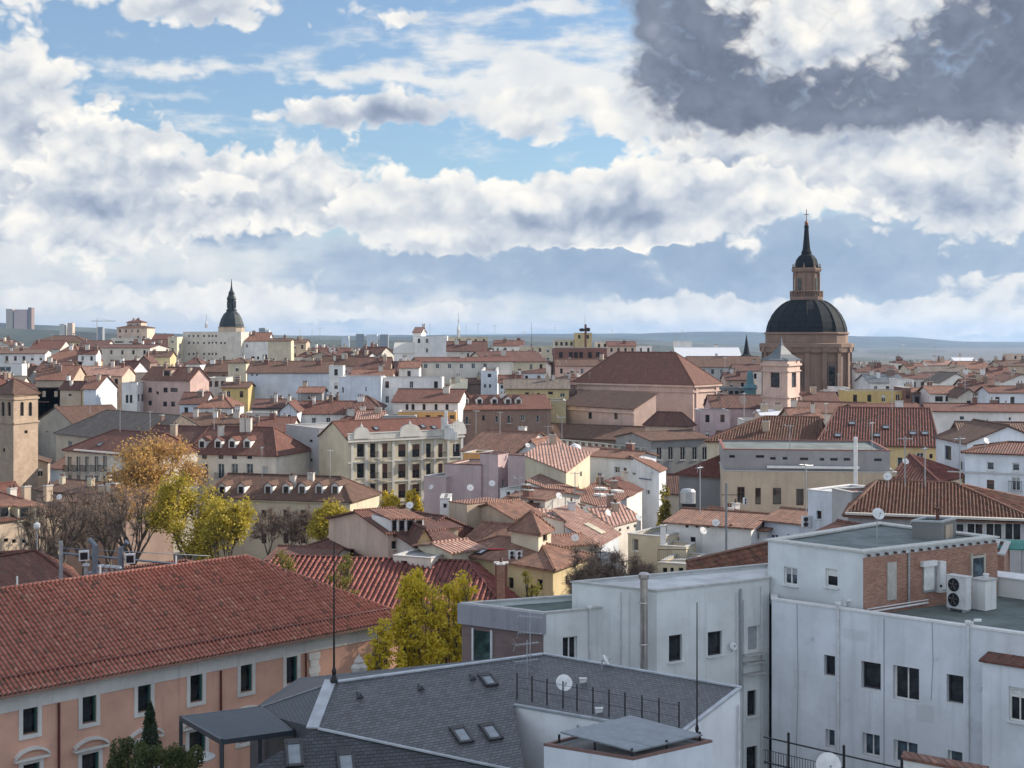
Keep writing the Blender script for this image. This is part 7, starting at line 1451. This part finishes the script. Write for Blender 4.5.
# ================================================================== trees
L_ORANGE = leafm('leaf_orange', [(.38, .20, .06), (.56, .34, .10), (.46, .28, .10), (.62, .44, .16)])
L_LIME = leafm('leaf_lime', [(.26, .215, .03), (.40, .33, .04), (.50, .395, .05), (.31, .265, .04)])
L_YELLOW = leafm('leaf_yellow', [(.50, .38, .03), (.70, .53, .035), (.54, .45, .045), (.78, .60, .05)])
L_OLIVE = leafm('leaf_olive', [(.18, .17, .04), (.32, .28, .06), (.42, .34, .07)])
L_DARK = leafm('leaf_dark', [(.018, .035, .018), (.035, .06, .025), (.05, .075, .03)])
L_SHRUB = leafm('leaf_shrub', [(.04, .06, .02), (.08, .10, .03), (.13, .13, .04)])
BARK = simple('bark', (.10, .08, .065), .9, 0, .3, 4); TWIG = simple('twigs', (.21, .155, .12), .9, 0, .25, 2)
def tree(name, label, px, d, yt, yb, wpx, leaf, nleaf, lsize, seed, base=None, twigs=700, dens=.5, group=None, gaps=.45):
    """trunk and limbs grown by repeated forking; leaves hang in clusters round the ends of the twigs"""
    rg = random.Random(seed); x, y = P(px, d); g = ground_z(x, y) if base is None else base
    zt, zb = ZP(yt, d), ZP(yb, d); W_ = wpx / FPX * d / 2; cz = (zt + zb) / 2; ch = (zt - zb) / 2
    t = thing(name, label, 'tree', (x, y, g), 0, group); H_ = zt - g; cz -= g
    tr = MB(); ends = []
    def grow(p, dr, ln, r, lv):
        q = p + dr * ln; mid = p.lerp(q, .5) + Vector((rg.gauss(0, 1), rg.gauss(0, 1), rg.gauss(0, .5))) * ln * .06
        tr.tube([p, mid, q], r, 6 if lv < 2 else 4, 0, r * .62, cap=False)
        if lv >= 4 or ln < .35: ends.append(q); return
        if lv >= 2: ends.append(q)
        n = 3 if lv < 3 else 2
        for k in range(n):
            az_ = rg.uniform(0, 2 * math.pi); sp = rg.uniform(.45, .95) if lv else rg.uniform(.35, .75)
            a = dr.orthogonal().normalized(); b_ = dr.cross(a); nd = (dr + (a * math.cos(az_) + b_ * math.sin(az_)) * sp + Vector((0, 0, .12))).normalized()
            grow(q, nd, ln * rg.uniform(.62, .82), r * .6, lv + 1)
    tl = max(1.0, min(cz - ch * .75, H_ * .5)); r0 = .022 * H_
    tr.tube([(0, 0, -.3), (0, 0, tl * .6), (rg.gauss(0, .1), rg.gauss(0, .1), tl)], r0, 7, 0, r0 * .75, cap=False)
    for k in range(5):
        az_ = 2 * math.pi * k / 5 + rg.uniform(-.4, .4); grow(Vector((0, 0, tl * rg.uniform(.85, 1))), Vector((math.cos(az_) * .7, math.sin(az_) * .7, rg.uniform(.7, 1.2))).normalized(), ch * .50, r0 * .5, 1)
    # fit the growth into the crown seen in the photograph
    fx = W_ / max(1e-3, sorted(math.hypot(e.x, e.y) for e in ends)[int(len(ends) * .93)]); z0 = sorted(e.z for e in ends)[int(len(ends) * .03)]; z1 = sorted(e.z for e in ends)[int(len(ends) * .97)]
    def fit(v):
        k = min(1.0, max(0.0, v[2] / max(.1, tl))); s = 1 + (fx - 1) * k
        zz_ = v[2] if v[2] < tl else tl + (v[2] - tl) * (cz + ch - tl) / max(.1, z1 - tl)
        return Vector((v[0] * s, v[1] * s, zz_))
    tr.v = [tuple(fit(v)) for v in tr.v]; ends = [fit(e) for e in ends]
    tr.build('trunk', [BARK], t)
    if twigs:
        tw = MB()
        for k in range(twigs):
            e = rg.choice(ends); dr = Vector((rg.gauss(0, 1), rg.gauss(0, 1), rg.gauss(.5, .8))).normalized(); ln = rg.uniform(.3, .9) * ch * .28
            tw.tube([e, e + dr * ln * .5 + Vector((0, 0, .05)), e + dr * ln], .016 * d / 120, 3, 0, .006 * d / 120, cap=False)
            if rg.random() < .6: dr2 = (dr + Vector((rg.gauss(0, .7), rg.gauss(0, .7), rg.gauss(0, .5)))).normalized(); tw.tube([e + dr * ln * .5, e + dr * ln * .5 + dr2 * ln * .6], .010 * d / 120, 3, 0, cap=False)
        tw.build('twigs', [TWIG], t)
    if nleaf:
        lf = MB(); cl = []
        for e in ends:
            if rg.random() < gaps: continue
            cl.append((e, rg.uniform(.15, .34) * min(W_, ch)))
        for k in range(nleaf):
            e, r = rg.choice(cl); v = Vector((rg.gauss(0, 1), rg.gauss(0, 1), rg.gauss(-.1, .8))) * r * .55; c = e + v; s = lsize * rg.uniform(.6, 1.25)
            n = Vector((rg.gauss(0, 1), rg.gauss(0, 1), rg.gauss(.5, .8))).normalized(); a = n.orthogonal().normalized(); b_ = n.cross(a); an = rg.uniform(0, 6.28); a, b_ = a * math.cos(an) + b_ * math.sin(an), b_ * math.cos(an) - a * math.sin(an)
            lf.face([c - a * s, c - b_ * s * .55, c + a * s, c + b_ * s * .55], 0, [(0, 0)] * 4)
        lf.build('crown', [leaf], t)
    return t
tree('orange_tree', 'tall tree with thinning orange autumn leaves before the dormer houses', 152, 190, 446, 530, 100, L_ORANGE, 13000, .19, 3, twigs=1500, gaps=.12)
tree('orange_tree', 'rust leaved thin tree low between the bare trees and the tall orange tree', 128, 178, 488, 545, 66, L_ORANGE, 2600, .16, 13, twigs=1300, gaps=.3)
tree('lime_tree', 'broad yellow green tree behind the pink hall ridge', 190, 150, 486, 556, 80, L_LIME, 14000, .17, 4, twigs=200, gaps=.15)
tree('lime_tree', 'smaller yellow green tree right of the broad one', 226, 146, 504, 556, 48, L_LIME, 8000, .16, 5, twigs=150, gaps=.15)
tree('lime_tree', 'bright lime tree in front of the mansard house corner', 331, 172, 508, 556, 44, L_LIME, 7000, .18, 6, twigs=150, gaps=.15)
tree('yellow_tree', 'small yellow tree at the foot of the cream pediment block, left one', 391, 205, 494, 520, 18, L_YELLOW, 1400, .20, 7, twigs=80, gaps=.1)
tree('yellow_tree', 'small yellow tree at the foot of the cream pediment block, right one', 414, 204, 492, 520, 17, L_YELLOW, 1400, .20, 8, twigs=80, gaps=.1)
for k, (px, yt, yb, w, d) in enumerate(((60, 498, 545, 56, 150), (84, 490, 545, 62, 158), (108, 494, 548, 60, 152), (40, 508, 545, 40, 146), (134, 496, 550, 52, 150))):
    tree('bare_tree', 'bare winter tree, ' + ['second from left', 'third from left', 'fourth from left', 'leftmost', 'fifth from left'][k] + ' in the row behind the rear wing', px, d, yt, yb, w, None, 0, 0, 20 + k, twigs=1700, group='bare trees behind the rear wing')
for k, (px, w) in enumerate(((268, 30), (290, 30), (305, 26))):
    tree('bare_tree', 'bare winter tree, ' + ['left', 'middle', 'right'][k] + ' one before the mansard house', px, 178, 512, 560, w, None, 0, 0, 30 + k, twigs=1500, group='bare trees before the mansard house')
tree('golden_tree', 'large golden yellow tree between pink hall and grey wing', 420, 88, 584, 690, 54, L_YELLOW, 16000, .115, 40, twigs=250, gaps=.15)
tree('golden_tree', 'golden tree top reaching over the striped roof eave', 413, 96, 577, 640, 28, L_YELLOW, 4500, .11, 41, twigs=80, gaps=.1)
tree('golden_tree', 'golden tree hard against the grey wing loggia', 457, 90, 588, 655, 42, L_YELLOW, 9000, .115, 42, twigs=150, gaps=.25)
tree('golden_tree', 'low golden tree left of the large one', 382, 86, 630, 690, 40, L_YELLOW, 7000, .115, 43, twigs=150, gaps=.25)
tree('golden_tree', 'golden tree before the right end of the striped roof', 468, 100, 586, 640, 34, L_YELLOW, 4000, .115, 48, twigs=100, gaps=.12)
tree('thin_yellow_tree', 'thin yellowing tree in front of the striped roof', 345, 104, 564, 610, 40, L_OLIVE, 5500, .10, 44, twigs=300, gaps=.15)
tree('thin_yellow_tree', 'thin yellowing tree at the left end of the striped roof', 290, 106, 560, 600, 38, L_OLIVE, 4000, .10, 45, twigs=300, gaps=.15)
tree('olive_tree', 'olive yellow tree before the yellow corner house', 524, 102, 580, 612, 34, L_OLIVE, 4500, .11, 46, twigs=150, gaps=.15)
tree('cypress_bush', 'narrow olive green tree in the dark street by the white houses', 664, 168, 490, 530, 13, L_OLIVE, 2200, .17, 47, twigs=20, gaps=.05)
for k, (px, yt, w) in enumerate(((582, 565, 38), (602, 560, 42), (624, 562, 42), (642, 567, 32))):
    tree('bare_bush', 'reddish bare tree, ' + ['leftmost', 'second from left', 'third from left', 'rightmost'][k] + ' of the clump behind the grey block', px, 98, yt, 660, w, None, 0, 0, 60 + k, twigs=5200, group='bare trees behind the grey block')
# potted greenery on the terrace by the pink hall
def leafball(name, label, c, rx, ry, rz, leaf, n, s, seed, cone=False, cat='shrub', n2=0):
    rg = random.Random(seed); t = thing(name, label, cat, c); m = MB(); m.tube([(0, 0, -.4), (0, 0, rz)], .05, 5); m.build('stem', [BARK], t); m = MB()
    lumps = [(Vector((rg.uniform(-1, 1) * rx * .7, rg.uniform(-1, 1) * ry * .7, rg.uniform(.2, .95) * rz)), rg.uniform(.28, .5)) for _ in range(14)]
    for k in range(n):
        if cone: f = rg.random() ** .8; a = rg.uniform(0, 6.28); r = (1 - f) ** .8 * rx * rg.uniform(.55, 1.15) * (1 + .28 * math.sin(a * 3 + f * 9) * math.sin(f * 17 + a)); p = Vector((r * math.cos(a), r * math.sin(a), f * rz * 1.0))
        else: q, lr = rg.choice(lumps); v = Vector((rg.gauss(0, 1), rg.gauss(0, 1), rg.gauss(0, .8))).normalized() * lr * rg.uniform(.7, 1.08); p = q + Vector((v.x * rx, v.y * ry, v.z * rz * .8))
        nn = Vector((rg.gauss(0, 1), rg.gauss(0, 1), rg.gauss(.4, .8))).normalized(); a_ = nn.orthogonal().normalized(); b_ = nn.cross(a_); z = s * rg.uniform(.6, 1.3); m.face([p - a_ * z, p - b_ * z * .5, p + a_ * z, p + b_ * z * .5], 0, [(0, 0)] * 4)
    m.build('foliage', [leaf], t); return t
zt_ = 13.1
leafball('conifer', 'small dark conical conifer on the planted terrace', pix(150, 760, 55.5), .48, .48, 2.35, L_DARK, 5000, .05, 70, True, 'conifer')
leafball('shrub', 'low dark green shrub left of the conifer', pix(128, 775, 55.0), .75, .6, 1.35, L_SHRUB, 3600, .055, 71)
leafball('shrub', 'rounded olive shrub under the conifer', pix(152, 780, 53.5), .8, .6, 1.2, L_SHRUB, 3600, .055, 72)
leafball('shrub', 'dark shrub beside the pergola post', pix(184, 775, 53.5), .75, .6, 1.15, L_SHRUB, 3600, .055, 73)
# ================================================================== ground, haze
def sheet():
    ys = [-60, 0, 60, 120, 180, 230, 300, 400, 500, 600, 750, 900, 1100, 1400, 1800, 2200, 3500, 6000, 9000, 13000]
    xs = [-9000, -4000, -2000, -1000, -500, -250, -100, 0, 100, 250, 500, 1000, 2000, 4000, 9000]
    m = MB()
    for j in range(len(ys) - 1):
        for i in range(len(xs) - 1):
            c = [(xs[i], ys[j]), (xs[i + 1], ys[j]), (xs[i + 1], ys[j + 1]), (xs[i], ys[j + 1])]; m.face([(x, y, ground_z(x, y)) for x, y in c])
    o = m.build('ground', [simple('ground', (.10, .095, .085), .95, 0, .4, .02)]); o['kind'] = 'structure'
sheet()
def hills(name, dist, crest, depth, col, seed, x0=-9000, x1=9000, n=140):
    """a range of low hills: crest heights read off the photograph at their own distance"""
    rg = np.random.default_rng(seed); m = MB(); rows = [(-1.0, 0.0), (-.55, .45), (-.2, .85), (0, 1), (.4, .8), (1, 0)]
    px = [c[0] for c in crest]; pz_ = [c[1] for c in crest]; grid = []
    jit = np.convolve(rg.normal(0, 1, n + 9), np.ones(5) / 5, 'same')
    for k in range(n + 1):
        p = -900 + (2800) * k / n; yy = np.interp(p, px, pz_); h = CAMH - (yy - HZ) / FPX * dist + 30; col_ = []
        for r, (f, s) in enumerate(rows):
            y = dist + f * depth + rg.normal(0, depth * .03); x = (p - 512) / FPX * y
            col_.append((x, y, -30 - 2 + (h + jit[k] * dist * .0006) * s * (1 + (rg.normal(0, .05) if 0 < s < 1 else 0))))
        grid.append(col_)
    for k in range(n):
        for r in range(len(rows) - 1): m.face([grid[k][r], grid[k + 1][r], grid[k + 1][r + 1], grid[k][r + 1]])
    mt, t, b = new_mat(name + '_cover'); ob = t.n('ShaderNodeTexCoord').outputs['Object']
    nz = t.noise(t.v('MULTIPLY', ob, (1, .35, 1)), .004, 7, .65)
    rp = t.n('ShaderNodeValToRGB'); t.L.new(nz, rp.inputs[0]); rp.color_ramp.elements[0].position = .38; rp.color_ramp.elements[1].position = .66
    rp.color_ramp.elements[0].color = c4([x * .55 for x in col]); rp.color_ramp.elements[1].color = c4([min(1, x * 1.8) for x in col]); t.L.new(rp.outputs[0], b.inputs['Base Color']); b.inputs['Roughness'].default_value = 1
    o = m.build(name, [mt], smooth=True); o['kind'] = 'structure'; return o
hills('hills', 9000, [(-900, 330), (0, 334), (300, 335), (480, 334), (640, 333), (700, 331.5), (800, 333), (870, 336), (905, 336), (960, 341), (1024, 342.5), (1900, 343)], 2500, (.035, .05, .045), 3)
hills('hills', 5200, [(-900, 322), (-200, 321), (0, 322), (60, 325), (110, 328), (170, 333), (300, 336), (420, 337), (480, 336), (600, 336), (700, 342), (780, 346), (860, 351), (900, 350), (1024, 352), (1900, 352)], 1300, (.05, .058, .042), 5)
hills('hills', 3000, [(-900, 326), (0, 327), (90, 331), (140, 334), (220, 338), (420, 340), (520, 341), (640, 343), (760, 352), (860, 357), (960, 362), (1024, 362), (1900, 362)], 700, (.035, .045, .032), 8)
hz = MB(); X, Y0, Y1, Z0, Z1 = 9500, -200, 13500, -34, 130
hz.face([(-X, Y0, Z0), (-X, Y1, Z0), (X, Y1, Z0), (X, Y0, Z0)]); hz.face([(-X, Y0, Z1), (X, Y0, Z1), (X, Y1, Z1), (-X, Y1, Z1)])
hz.face([(-X, Y0, Z0), (X, Y0, Z0), (X, Y0, Z1), (-X, Y0, Z1)]); hz.face([(X, Y0, Z0), (X, Y1, Z0), (X, Y1, Z1), (X, Y0, Z1)])
hz.face([(X, Y1, Z0), (-X, Y1, Z0), (-X, Y1, Z1), (X, Y1, Z1)]); hz.face([(-X, Y1, Z0), (-X, Y0, Z0), (-X, Y0, Z1), (-X, Y1, Z1)])
mt = bpy.data.materials.new('haze'); mt.use_nodes = True; T = NT(mt.node_tree); T.N.clear()
pv = T.n('ShaderNodeVolumePrincipled'); pv.inputs['Color'].default_value = (.38, .60, .94, 1); pv.inputs['Density'].default_value = HAZE; pv.inputs['Anisotropy'].default_value = .3
mo = T.n('ShaderNodeOutputMaterial'); T.L.new(pv.outputs[0], mo.inputs['Volume']); mt.cycles.homogeneous_volume = True
o = hz.build('haze', [mt]); o['kind'] = 'stuff'; o.display_type = 'WIRE'
# low cumulus outside the view, between the sun and the nearest roofs: it keeps the foreground in cloud shade
def cloud(center, rx, ry, rz, seed):
    rg = random.Random(seed); m = MB()
    import bmesh
    bm = bmesh.new()
    for k in range(46):
        a, b = rg.uniform(0, 2 * math.pi), rg.random() ** .5
        x, y = rx * b * math.cos(a), ry * b * math.sin(a); r = rg.uniform(.20, .36) * min(rx, ry) * (1.15 - .45 * b)
        mt_ = Matrix.Translation((x, y, rg.uniform(0, .5) * rz * (1 - b * .6))) @ Matrix.Diagonal((1.25, 1.25, .62, 1))
        bmesh.ops.create_icosphere(bm, subdivisions=3, radius=r, matrix=mt_)
    from mathutils import noise as mn
    for v in bm.verts:
        v.co += v.co.normalized() * 7 * mn.fractal(v.co * .03, 1, 2, 4)
    me = bpy.data.meshes.new('cloud'); bm.to_mesh(me); bm.free(); me.polygons.foreach_set('use_smooth', [True] * len(me.polygons))
    me.materials.append(simple('cloud_vapour', (.82, .82, .83), 1.0, 0, .02)); o = link('cloud', me); o.location = center; o['kind'] = 'stuff'; return o
for (gx_, gy_, rx, ry, sd) in CLOUD_SHADE:
    t_ = (430 - 15) / SDIR.z; cloud((gx_ + SDIR.x * t_, gy_ + SDIR.y * t_, 430), rx, ry, 40, sd)
